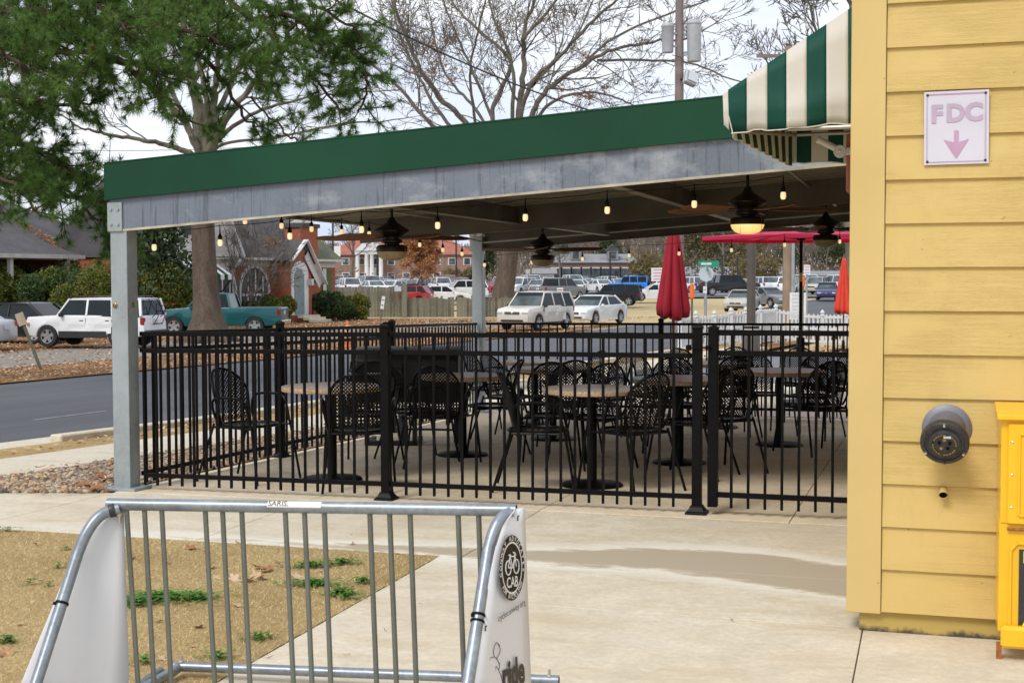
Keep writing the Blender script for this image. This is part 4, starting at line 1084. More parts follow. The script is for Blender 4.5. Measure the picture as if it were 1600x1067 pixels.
# ---- armchair of perforated metal
def perforate(m, P3, ia, ib, inside, pa, hole):
    # staggered diamonds: each cell a ring of four quads round a diamond hole
    na = int(ia/pa) + 2; nb = int(ib/pa) + 2
    for i in range(-2*na, 2*na+1):
        for j in range(-1, 2*nb+1):
            if (i + j) % 2: continue
            a, b = i*pa/2*1.0, j*pa/2
            if not inside(a, b, pa*.48): continue
            h = pa/2; q = h*hole
            o = [(a-h,b),(a,b-h),(a+h,b),(a,b+h)]; n_ = [(a-q,b),(a,b-q),(a+q,b),(a,b+q)]
            vs = [P3(*x) for x in o+n_]
            m.add(vs, [(k, (k+1) % 4, 4+(k+1) % 4, 4+k) for k in range(4)])
def make_chair():
    root = thing('patio_armchair', '', 'chair')
    mt = M['chair']; W2, H2 = .222, .40
    def halfw(b):
        if b < .20: return .195 + .135*b
        k = (b-.20)/(H2-.20); return W2*sqrt(max(0, 1-k*k))
    def P3(a, b, off=0):
        th = a/.34; return Vector((-.195 - .24*b - .08*b*b + .34*(1-cos(th)) + off, .34*sin(th), .475 + b))
    m = MB(); perforate(m, P3, W2, H2, lambda a, b, e: b > -.004 and b < H2-.01 and abs(a) < halfw(min(b + (e*.5 if b > .2 else 0), H2)) - e*.45, .0275, .54)
    m.build('backrest', mt, root, fix=False)
    pts = []
    for k in range(25):
        an = pi*k/24
        if k == 0 or k == 24: pass
        a, b = W2*cos(an), .20 + (H2-.20)*sin(an); pts.append(P3(a, b))
    L_ = [P3(halfw(b)*1.0, b) for b in (-.04, .0, .06, .13)]; R_ = [P3(-halfw(b)*1.0, b) for b in (.13, .06, .0, -.04)]
    m = MB(); m.tube(L_ + pts + R_, .0105, 8); m.build('back_frame', mt, root, smooth=True)
    # seat: dished perforated plate with a rim tube
    def seat_r(an): return .225*(1 + .05*cos(4*an))
    def S3(a, b): rr = a*a + b*b; return Vector((a, b, .445 - .016*max(0, 1-rr/.05)))
    m = MB(); perforate(m, lambda a, b: S3(a, b-.22), .23, .46, lambda a, b, e: (a*a + (b-.22)**2) < (.212)**2, .0275, .42)
    m.build('seat', mt, root, fix=False)
    m = MB(); m.tube([Vector((.222*cos(a), .222*sin(a), .443)) for a in [2*pi*k/28 for k in range(29)]], .011, 7, cap=False); m.build('seat_rim', mt, root, smooth=True)
    def smooth_path(pts, n=5):
        out = []
        for i in range(len(pts)-1):
            p0_, p1_, p2_, p3_ = [Vector(pts[max(0, min(len(pts)-1, i+d))]) for d in (-1,0,1,2)]
            for k in range(n):
                t_ = k/n; out.append(.5*((2*p1_) + (-p0_+p2_)*t_ + (2*p0_-5*p1_+4*p2_-p3_)*t_*t_ + (-p0_+3*p1_-3*p2_+p3_)*t_**3))
        out.append(Vector(pts[-1])); return out
    for sg in (-1, 1):
        # front leg runs up into the arm
        m = MB(); m.tube([(.285, sg*.275, .0), (.215, sg*.250, .42), (.205, sg*.247, .46)], .0105, 7); m.build('leg', mt, root, smooth=True)
        m = MB(); m.tube([(-.325, sg*.255, 0), (-.20, sg*.215, .40), (-.190, sg*.20, .46)], .0105, 7); m.build('leg', mt, root, smooth=True)
        m = MB(); m.tube(smooth_path([(.205, sg*.247, .45), (.165, sg*.258, .60), (.12, sg*.266, .655), (.04, sg*.272, .668), (-.06, sg*.272, .668), (-.135, sg*.262, .655), (-.165, sg*.25, .61), (-.155, sg*.232, .52), (-.12, sg*.215, .455)]), .0105, 7); m.build('arm', mt, root, smooth=True)
        m = MB(); m.tube([(.20, sg*.245, .432), (0, sg*.226, .435), (-.195, sg*.205, .432)], .009, 6); m.build('side_rail', mt, root, smooth=True)
    m = MB(); m.tube([(-.195, -.205, .43), (-.195, .205, .43)], .009, 6); m.tube([(.12, -.235, .43), (.12, .235, .43)], .009, 6); m.build('cross_rail', mt, root, smooth=True)
    return root
ch0 = make_chair(); chs = snapshot(ch0)
# (px, Y, facing in degrees: 0 = right of picture, 90 = away, 180 = left, 270 = towards the camera)
CH = [(388, 10.75, 333, 'armchair standing alone at far left, facing the front left table'),
      (558, 10.25, 95, 'armchair with its back to us, tucked at the front left table'),
      (572, 11.85, 262, 'armchair behind the front left table, facing us'),
      (652, 12.2, 25, 'armchair seen side on, left of the table beside the smoker'),
      (690, 11.75, 78, 'armchair with its back to us just right of the middle fence post'),
      (768, 12.9, 190, 'armchair pushed in at the right of the table beside the smoker'),
      (840, 10.2, -4, 'armchair in front centre, turned right towards the nearest granite table'),
      (985, 10.15, 128, 'armchair with its back to us at the right of the nearest granite table'),
      (862, 11.6, 268, 'armchair behind the nearest granite table, facing us'),
      (925, 11.4, 235, 'armchair just behind the nearest granite table, turned a little left'),
      (762, 15.9, 338, 'armchair left of the farthest table, by the rear galvanised post'),
      (795, 14.3, 330, 'armchair left of the middle row table'),
      (942, 14.0, 205, 'pale lit armchair back, right of the middle row table'),
      (905, 15.8, 200, 'armchair right of the farthest table, seen edge on'),
      (890, 13.1, 98, 'armchair with its back to us in front of the middle row table'),
      (1080, 10.95, 152, 'armchair turned left beside the latched gate post'),
      (1124, 11.3, 118, 'armchair right behind the gate stile, back towards us'),
      (1052, 13.0, 262, 'armchair beyond the table hidden by the gate post, facing us'),
      (1030, 14.5, 330, 'armchair left of the rear table before the dark red umbrella'),
      (1082, 16.4, 300, 'armchair behind the rear table, left of the brown lamp pole'),
      (1150, 16.9, 262, 'armchair behind the rear table in front of the brown lamp pole'),
      (1140, 14.6, 100, 'armchair with its back to us in front of the rear table'),
      (1192, 14.7, 285, 'armchair behind the table nearest the yellow building, facing us'),
      (1275, 12.75, 112, 'armchair with its back to us at the table nearest the yellow building'),
      (1268, 14.3, 235, 'armchair behind the right hand table, turned left, partly hidden'),
      (1256, 16.6, 268, 'armchair at the far right under the open umbrella pole'),
      (1300, 15.6, 200, 'armchair edge on beside the yellow corner board')]
for i, (px, Y, an, lab) in enumerate(CH):
    o = ch0 if i == 0 else copy_snap(chs)
    o.location = onY(px, Y) + Vector((0,0,.005)); o.rotation_euler = (0,0,radians(an) - atan2((px-800)/F, 1)*0)
    tag(o, 'black mesh ' + lab, 'chair', 'black metal armchairs on the patio')
# ---- smoker grill
sm = thing('smoker_grill', 'big black smoker grill on a wheeled cart behind the front left tables', 'grill', onY(636, 13.75) + Vector((0,0,.004)), radians(-4))
M['smoke'] = simple('smoker_black_steel', (.010,.009,.008), .45, .2, .3, 6)
M['smoketop'] = simple('weathered_lid', (.16,.15,.14), .7, .1, .4, 7)
m = MB(); m.prism([(-.24,.44),(.24,.44),(.26,.62),(.26,.86),(.17,.955),(-.17,.955),(-.26,.86),(-.26,.62)], (-.48,0,0), (0,1,0), (0,0,1), (1.02,0,0)); m.build('body', M['smoke'], sm, bevel=.012)
m = MB(); m.box((.03,0,.968), (1.04,.36,.022)); m.build('lid_top', M['smoketop'], sm, bevel=.004)
m = MB(); m.box((-.24,-.275,.70), (.46,.02,.26)); dr = m.build('firebox_door', M['smoke'], sm, bevel=.004)
m = MB(); m.tube([(-.35,-.31,.73),(-.17,-.31,.73)], .010, 8); m.build('handle', M['emt'], dr)
m = MB(); m.box((-.24,-.31,.80), (.52,.06,.012)); m.build('front_shelf', M['smoke'], sm)
m = MB(); m.tube([(-.49,-.12,.86),(-.55,-.12,.84),(-.565,-.12,.74),(-.50,-.12,.70)], .009, 6); m.build('side_handle', M['smoke'], sm)
for x in (-.38, .10):
    m = MB(); m.box((x,-.2,.22), (.045,.045,.44)); m.build('leg', M['smoke'], sm)
m = MB(); m.box((-.14,-.2,.03), (.52,.045,.05)); m.box((-.38,.02,.03), (.045,.42,.05)); m.box((.1,.02,.03), (.045,.42,.05)); m.build('base_frame', M['smoke'], sm)
for x in (-.06, .50):
    m = MB(); m.lathe([(.02,-.03),(.125,-.03),(.14,-.015),(.14,.015),(.125,.03),(.02,.03)], 20, (x,.05 if x < 0 else -.02,.145), (.9,.35,0) if x < 0 else (1,.1,0)); m.build('wheel', M['rubber'], sm, smooth=True)
m = MB(); m.tube([(-.06,.05,.145),(.5,-.02,.145)], .012, 6); m.build('axle', M['smoke'], sm)
m = MB(); m.box((.42,-.1,.33), (.04,.04,.25)); m.box((.42,.1,.33), (.04,.04,.25)); m.build('rear_leg', M['smoke'], sm)

# ================================================================== BIKE RACK
rk = thing('bike_rack', 'galvanised tubular bike rack with white sign sheets tied to both end hoops', 'bike rack', (0,0,0))
YL, YR = 4.62, 4.38
TL, TR = at(168, 786, YL), at(806, 797, YR)
rd = (TR - TL).normalized(); LR = (TR-TL).length
rk.location = (TL + TR)/2 - Vector((0,0,(TL.z+TR.z)/2)); base = Vector(rk.location)
def loc(v_): return Vector(v_) - base
rail_r = .0205
m = MB(); m.tube([loc(TL), loc(TR)], rail_r, 24); rail = m.build('top_rail', M['galv_rack'], rk, smooth=True)
m = MB(); m.lathe([(.0,0),(rail_r-.003,0)], 16, loc(TR) + rd*.001, rd); m.build('rail_opening', M['black'], rail, fix=False)
# hoops
EZ = .055
for side, (top, b1, b2, ft, nm) in enumerate([((186,793), (150,806), (121,862), (52,1075), 'left'), ((797,801), (783,811), (762,860), (727,1085), 'right')]):
    Y0 = YL - .02 if side == 0 else YR - .02
    Yf = 4.31 if side == 0 else 4.06
    def yy(py): k = (py - 793)/(1067-793); return Y0 + (Yf - Y0)*k
    p = [at(top[0], top[1], Y0), at((top[0]+b1[0])/2-1, (top[1]+b1[1])/2-1.5, Y0-.01), at(b1[0], b1[1], Y0-.03), at(b2[0], b2[1], yy(b2[1])), at(ft[0], ft[1], yy(ft[1]))]
    # smooth the bend
    q = []
    for k in range(9):
        t_ = k/8; a_, b_, c_ = p[1], at(b1[0]-9 if side == 0 else b1[0]-10, b1[1]+1, Y0-.04), p[3]
        q.append(a_*(1-t_)**2 + b_*2*t_*(1-t_) + c_*t_*t_)
    d = (p[4]-p[3]).normalized(); foot = p[4] + d*((p[4].z - .07)/abs(d.z))
    pts = [p[0]] + q + [p[4], foot, foot + Vector((d.x*.03, d.y*.03, -.045)), Vector((foot.x, foot.y, .025)) + Vector((.02,.06,0)), Vector((TL.x if side == 0 else TR.x, (TL.y if side == 0 else TR.y)+.65, .025))]
    m = MB(); m.tube([loc(x) for x in pts], .0195, 20); hp = m.build('end_hoop', M['galv_rack'], rk, smooth=True)
    m = MB(); m.lathe([(.0225,-.010),(.0235,-.008),(.0235,.008),(.0225,.010)], 16, loc(p[0].lerp(p[1], .6)), (p[1]-p[0]).normalized())
    if side == 0: m.build('clamp', M['capblack'], hp, smooth=True)
    m = MB(); m.lathe([(.006,-.05),(.006,-.025),(.010,-.024),(.010,-.016),(.0,-.015)], 6, loc(p[0]) ); m.build('bolt', M['chrome'], hp)
    tie = p[3].lerp(p[4], .38 if side == 0 else .46)
    m = MB(); m.lathe([(.0225,-.004),(.0230,-.002),(.0230,.002),(.0225,.004)], 16, loc(tie), d); m.box(loc(tie)+Vector((-.018,-.016,.004)), (.010,.008,.009)); m.build('zip_tie', M['black'], hp)
    m = MB(); m.lathe([(.0225,-.0035),(.0230,-.002),(.0230,.002),(.0225,.0035)], 16, loc(tie + d*.02), d); 
    if side == 1: m.build('zip_tie', M['black'], hp)
    else: bpy.data.meshes  # single tie on this hoop
    # sheet: rigid white plastic panel behind (left) / outside (right) of the hoop
    if side == 0:
        ob = [(151,798),(190,797),(193,900),(196.5,1010),(198,1090)]; inb = [(151,798),(122,848),(108,880),(74,965),(22,1090)]
        of = Vector((-.012, .03, 0))
        def Yb(px, py): # depth across the sheet: far edge near the rail
            return None
        outer = [at(x, y, Y0 + .0) + Vector((0,.02,0)) for x, y in ob]; inner = [at(x, y, yy(y) + .02) + Vector((-.004,.012,0)) for x, y in inb]
    else:
        outer = [at(x, y, Y0 + .02) for x, y in [(806,794),(819,793),(821.5,870),(824,950),(829,1090)]]; inner = [at(x, y, yy(y)-.012) for x, y in [(803,797),(784,822),(772,862),(759,925),(731,1090)]]
    vs, fs = [], []; nr = 5; N_ = 16; rows_ = []
    def resamp(L_, k):
        f_ = k*(len(L_)-1); i_ = min(int(f_), len(L_)-2); return L_[i_].lerp(L_[i_+1], f_-i_)
    SHN = Vector((0,0,0))
    for i in range(N_+1):
        a_, b_ = resamp(inner, i/N_), resamp(outer, i/N_)
        for j in range(nr+1):
            k = j/nr; bow = .010*sin(pi*k)*(1 if side == 0 else .0); vs.append(tuple(loc(a_.lerp(b_, k)) + Vector((0, bow, 0))))
    fs = [(i*(nr+1)+j, i*(nr+1)+j+1, (i+1)*(nr+1)+j+1, (i+1)*(nr+1)+j) for i in range(N_) for j in range(nr)]
    sheet = mesh_obj('sign_sheet', vs, fs, M['whiteplastic'], rk, smooth=True); md = sheet.modifiers.new('thick', 'SOLIDIFY'); md.thickness = .003; md.offset = 0
    if side == 1: SHEET, SO, SI = sheet, outer, inner
# rods
rodtop = [(197,214),(225,239),(252,266),(320,334),(347,360),(377,389),(445,457),(475,486),(506,515.5),(577,587),(608,618),(640,649),(715,724),(747,756),(777,784)]
for x0, x1 in rodtop:
    k = (x0-168)/(806-168); Yt = YL + (YR-YL)*k; a_ = TL.lerp(TR, k); a_ = at(x0, 795 + 8*k, Yt)
    b_ = at(x1, 1060 + 6*k, Yt + .01); d = (b_-a_); b_ = a_ + d*((a_.z - .03)/(a_.z - b_.z))
    m = MB(); m.tube([loc(a_), loc(b_)], .0088, 12); m.build('upright_rod', M['rodg'] if 'rodg' in M else M['galv_rack'], rk, smooth=True)
bl, br = at(212, 1060, YL+.01), at(790, 1066, YR+.01)
m = MB(); m.tube([loc(Vector((TL.x+.02, TL.y+.012, .03))), loc(Vector((TR.x-.01, TR.y+.012, .03)))], .0195, 16); m.build('lower_rail', M['galv_rack'], rk, smooth=True)
ra, rb = at(272, 1039, 5.28), at(872, 1063, 5.02)
rdd = (rb-ra).normalized()
m = MB(); m.tube([loc(ra), loc(rb)], .0195, 18); rr_ = m.build('ground_rail', M['galv_rack'], rk, smooth=True)
m = MB(); m.lathe([(0,0),(.017,0)], 14, loc(rb)+rdd*.001, rdd); m.build('rail_opening', M['black'], rr_, fix=False)
for q_, py in ((at(282,1034,5.27), 0), (at(857,1058,5.02), 0)):
    m = MB(); m.lathe([(.009,0),(.010,.006),(.006,.010),(.005,.030),(0,.031)], 8, loc(q_) + Vector((0,0,0)), (0,0,1)); m.build('bolt', M['emt'], rr_)
m = MB(); m.tube([loc(ra + Vector((.02,0,-.0))), loc(ra + Vector((.0,-.05,-.01))), loc(ra+Vector((-.1,-.35,-.02))), loc(Vector((TL.x+.02, TL.y+.012, .03)))], .0195, 12); m.build('foot_tube', M['galv_rack'], rk, smooth=True)
# rail decal
c = at(470, 783.5, YL + (YR-YL)*.47)
dec = frame_mat(loc(c) + Vector((0,-.0205,.006)), rd, Vector((0,-.12,1)))
m = MB(); 
for k in range(7):
    a0, a1 = radians(-28 + k*9), radians(-28 + (k+1)*9)
cen = loc(TL.lerp(TR, (470-168)/(806-168)))
vs = []
ny = rd.cross(Vector((0,0,1))).normalized(); 
if ny.y > 0: ny = -ny
for k in range(7):
    a_ = radians(5 + k*11)
    off = ny*cos(a_)*(rail_r+.0006) + Vector((0,0,1))*sin(a_)*(rail_r+.0006)
    vs += [cen + off - rd*.093, cen + off + rd*.093]
m.add(vs, [(2*k, 2*k+1, 2*k+3, 2*k+2) for k in range(6)]); dcl = m.build('decal', M['signwhite'] if False else M['inkwhite'], rail, fix=False)
a_ = radians(38); off = ny*cos(a_)*(rail_r+.0012) + Vector((0,0,1))*sin(a_)*(rail_r+.0012)
me = text_mesh('SARIS.', .027, ext=.0002); me.materials.append(M['ink']); o = bpy.data.objects.new('lettering', me); COL.objects.link(o); o.parent = dcl
o.matrix_local = frame_mat(cen + off - rd*.055, rd, (Vector((0,0,1))*cos(a_) - ny*sin(a_)))
# print on the right hand sheet
# local frame: ex along the sheet from the hoop edge to the back edge, ey up
lo_i, lo_o = resamp(SI, .45), resamp(SO, .45)
ex = (resamp(SO, .5) - resamp(SI, .5)); ex.z = 0
pl_n = ex.cross(Vector((0,0,1))).normalized()
if pl_n.x < 0: pl_n = -pl_n
def on_sheet(px, py, off=.0035):
    # intersect the view ray with the sheet plane
    o_ = Vector((0,0,EYE)); d_ = ray(px, py); k = (SO[2] - o_).dot(pln)/d_.dot(pln); return o_ + d_*k + pln*off
pln = (SO[4]-SO[0]).cross(SI[3]-SO[0]).normalized()
if pln.x < 0: pln = -pln
ctr = on_sheet(797.5, 886.5); upv = on_sheet(797.5, 840) - on_sheet(797.5, 933); rtv = on_sheet(815.5, 883) - on_sheet(779.5, 890)
prn = thing('print_tmp', None, None)
Wm = frame_mat(loc(ctr), rtv, upv)
hh, ww = upv.length/2, rtv.length/2
print('logo half size', hh, ww)
def put(me, mat, M4, name='lettering'):
    me.materials.append(mat); o = bpy.data.objects.new(name, me); COL.objects.link(o); o.parent = SHEET; o.matrix_local = M4; return o
Rr = hh*1.10
def disc(r0, r1, z, n=48):
    m = MB()
    if r0 <= 0: m.lathe([(0,z),(r1,z)], n)
    else: m.lathe([(r0,z),(r1,z)], n, cap=False)
    return m
Sq = Matrix.Diagonal((ww/hh, 1, 1, 1))
for r0, r1, z, mt, nm in ((0, Rr, 0, 'ink', 'logo_disc'), (Rr*.745, Rr*.80, .0004, 'inkwhite', 'logo_ring'), (Rr*.985, Rr*1.0, .0004, 'ink', 'logo_ring')):
    m = disc(r0, r1, z); o = m.build(nm, M[mt], SHEET, fix=False); o.matrix_local = Wm @ Sq
def arc_text(txt, r, a0, a1, size, flip=False):
    n_ = len(txt)
    for i, chh in enumerate(txt):
        if chh == ' ': continue
        a_ = a0 + (a1-a0)*(i/(n_-1)); me = text_mesh(chh, size, bold=.0002, ext=.0002)
        rot = a_ - pi/2 if not flip else a_ + pi/2
        put(me, M['inkwhite'], Wm @ Sq @ Matrix.Translation((r*cos(a_), r*sin(a_), .0008)) @ Matrix.Rotation(rot, 4, 'Z'))
arc_text('CONWAY ADVOCATES', Rr*.89, radians(190), radians(-8), Rr*.21)
arc_text('FOR BICYCLING', Rr*.89, radians(218), radians(322), Rr*.21, True)
m = MB(); k_ = Rr
for cx_ in (-.30, .33):
    n_ = 28; pr = [(cx_*k_ + .215*k_*cos(2*pi*i/n_), .02*k_ + .215*k_*sin(2*pi*i/n_), .0006) for i in range(n_+1)]; m.tube(pr, .022*k_, 5, cap=False)
for a_, b_ in (((-.30,.02),(-.16,.36)), ((-.16,.36),(.22,.33)), ((.33,.02),(.20,.42)), ((-.16,.36),(.06,.0)), ((.06,0),(.22,.33)), ((.06,0),(-.30,.02)), ((-.26,.40),(-.10,.40)), ((.10,.46),(.24,.44)), ((.24,.44),(.30,.36))):
    m.tube([(a_[0]*k_, a_[1]*k_, .0006), (b_[0]*k_, b_[1]*k_, .0006)], .022*k_, 5)
m.M = Matrix(); o = m.build('bicycle_emblem', M['inkwhite'], SHEET); o.matrix_local = Wm @ Sq
me = text_mesh('CAB', Rr*.46, bold=.0006, ext=.0002); put(me, M['inkwhite'], Wm @ Sq @ Matrix.Translation((0, -.45*k_, .0008)))
c2 = on_sheet(797.5, 953); r2 = on_sheet(818, 941) - on_sheet(776, 968)
me = text_mesh('cycleconway.org', .1, ext=.0002); wtxt = max(v_.co.x for v_ in me.vertices) - min(v_.co.x for v_ in me.vertices)
sc_ = r2.length/wtxt; put(me, M['ink'], frame_mat(loc(c2), r2, upv) @ Matrix.Diagonal((sc_, sc_*1.15, 1, 1)))
c3 = on_sheet(800, 1052); r3 = on_sheet(817, 1046) - on_sheet(783, 1058)
me = text_mesh('ride', .1, bold=.004, ext=.0002); wtxt = max(v_.co.x for v_ in me.vertices) - min(v_.co.x for v_ in me.vertices)
sc_ = r3.length/wtxt; put(me, M['ink'], frame_mat(loc(c3), r3, upv) @ Matrix.Diagonal((sc_, sc_*1.5, 1, 1)))
me = text_mesh('the', .012, ext=.0002); put(me, M['ink'], frame_mat(loc(on_sheet(795, 1045.5)), r3, upv) @ Matrix.Diagonal((1, 1.15, 1, 1)))
me = text_mesh('i', .03, bold=.001, ext=.0002); put(me, M['ink'], frame_mat(loc(on_sheet(784, 1058)), r3, upv))
def line_art(pxs, r=.0012):
    m = MB(); m.tube([loc(on_sheet(x, y, .002)) for x, y in pxs], r, 5); m.build('cyclist_sketch', M['ink'], SHEET, fix=False)
line_art([(779,1008),(777,1005),(774,1003),(771,1008),(769,1017),(770,1025),(774,1028),(778,1022),(780,1014),(777,1006)], .0011)
line_art([(769,1026),(764,1027),(761,1036),(761,1047),(764,1054),(763,1070)]); line_art([(774,1028),(779,1037),(777,1046),(773,1040),(771,1048)]); line_art([(777,1046),(781,1055),(784,1068)])
for (x, y) in ((807,811),(756,983)):
    m = MB(); q_ = loc(on_sheet(x, y, .003)); m.tube([q_, q_ + Vector((.0,-.004,.010)), q_+Vector((.004,0,.012))], .0022, 6); m.tube([q_+Vector((0,0,-.004)), q_+Vector((0,-.004,.006))], .0024, 6); m.build('zip_tie', M['black'], SHEET)
bpy.data.objects.remove(prn)
# ================================================================== VEHICLES
def arch(xc, r, z0, n=9):
    a0 = math.asin(min(1, max(-1, (z0 - .33)/r))) if True else 0
    return [(xc + r*cos(a), .33 + r*sin(a)) for a in [a0 + (pi - 2*a0)*k/n for k in range(n+1)]]   # front to rear
CARS = {
 # L, W, sill, top line of the lower body front->rear, greenhouse base x (front, rear), roof x (front, rear), belt z, roof z, wheel x, wheel r
 'sedan': dict(L=4.6, W=1.76, sill=.22, top=[(2.28,.42),(2.27,.62),(2.12,.74),(1.2,.90),(.95,.94),(-1.35,.98),(-1.6,.99),(-2.15,.95),(-2.27,.80),(-2.28,.42)], gb=(1.0,-1.75), gr=(.25,-1.0), belt=.93, roof=1.44, wx=(1.36,-1.34), wr=.32, bp=(-.15,)),
 'hatch': dict(L=4.1, W=1.72, sill=.22, top=[(2.03,.42),(2.02,.64),(1.85,.78),(1.1,.94),(.9,.96),(-1.9,1.02),(-2.03,.9),(-2.04,.42)], gb=(1.0,-1.98), gr=(.35,-1.55), belt=.95, roof=1.50, wx=(1.25,-1.28), wr=.31, bp=(-.1,-1.1)),
 'suv': dict(L=4.5, W=1.80, sill=.30, top=[(2.22,.45),(2.22,.82),(2.08,.96),(1.15,1.06),(1.0,1.08),(-2.1,1.10),(-2.22,1.0),(-2.25,.45)], gb=(1.08,-2.14), gr=(.5,-1.9), belt=1.06, roof=1.70, wx=(1.32,-1.30), wr=.355, bp=(-.2,-1.2)),
 'boxsuv': dict(L=4.41, W=1.76, sill=.34, top=[(2.18,.48),(2.20,.85),(2.12,1.0),(1.05,1.06),(.95,1.07),(-2.12,1.07),(-2.2,1.0),(-2.22,.45)], gb=(.98,-2.13), gr=(.58,-2.02), belt=1.06, roof=1.64, wx=(1.33,-1.30), wr=.36, bp=(-.12,-1.08)),
 'pickup': dict(L=5.35, W=1.95, sill=.38, top=[(2.66,.48),(2.67,.90),(2.55,1.03),(1.3,1.12),(1.15,1.13),(-.62,1.14),(-.63,1.14),(-2.62,1.14),(-2.68,1.10),(-2.68,.5)], gb=(1.2,-.62), gr=(.65,-.45), belt=1.11, roof=1.72, wx=(1.72,-1.62), wr=.37, bp=()),
 'crewcab': dict(L=5.9, W=2.0, sill=.42, top=[(2.93,.5),(2.95,1.0),(2.82,1.16),(1.6,1.22),(1.45,1.23),(-1.1,1.23),(-1.12,1.23),(-2.88,1.23),(-2.95,1.18),(-2.95,.55)], gb=(1.5,-1.12), gr=(.9,-.95), belt=1.21, roof=1.92, wx=(1.9,-1.8), wr=.40, bp=(.05,)),
 'jeep': dict(L=4.4, W=1.80, sill=.45, top=[(2.05,.55),(2.06,1.05),(1.95,1.12),(.9,1.16),(.85,1.17),(-1.9,1.17),(-1.95,1.15),(-1.98,.5)], gb=(.85,-1.93), gr=(.55,-1.9), belt=1.15, roof=1.82, wx=(1.38,-1.32), wr=.40, bp=(-.15,-1.0)),
}
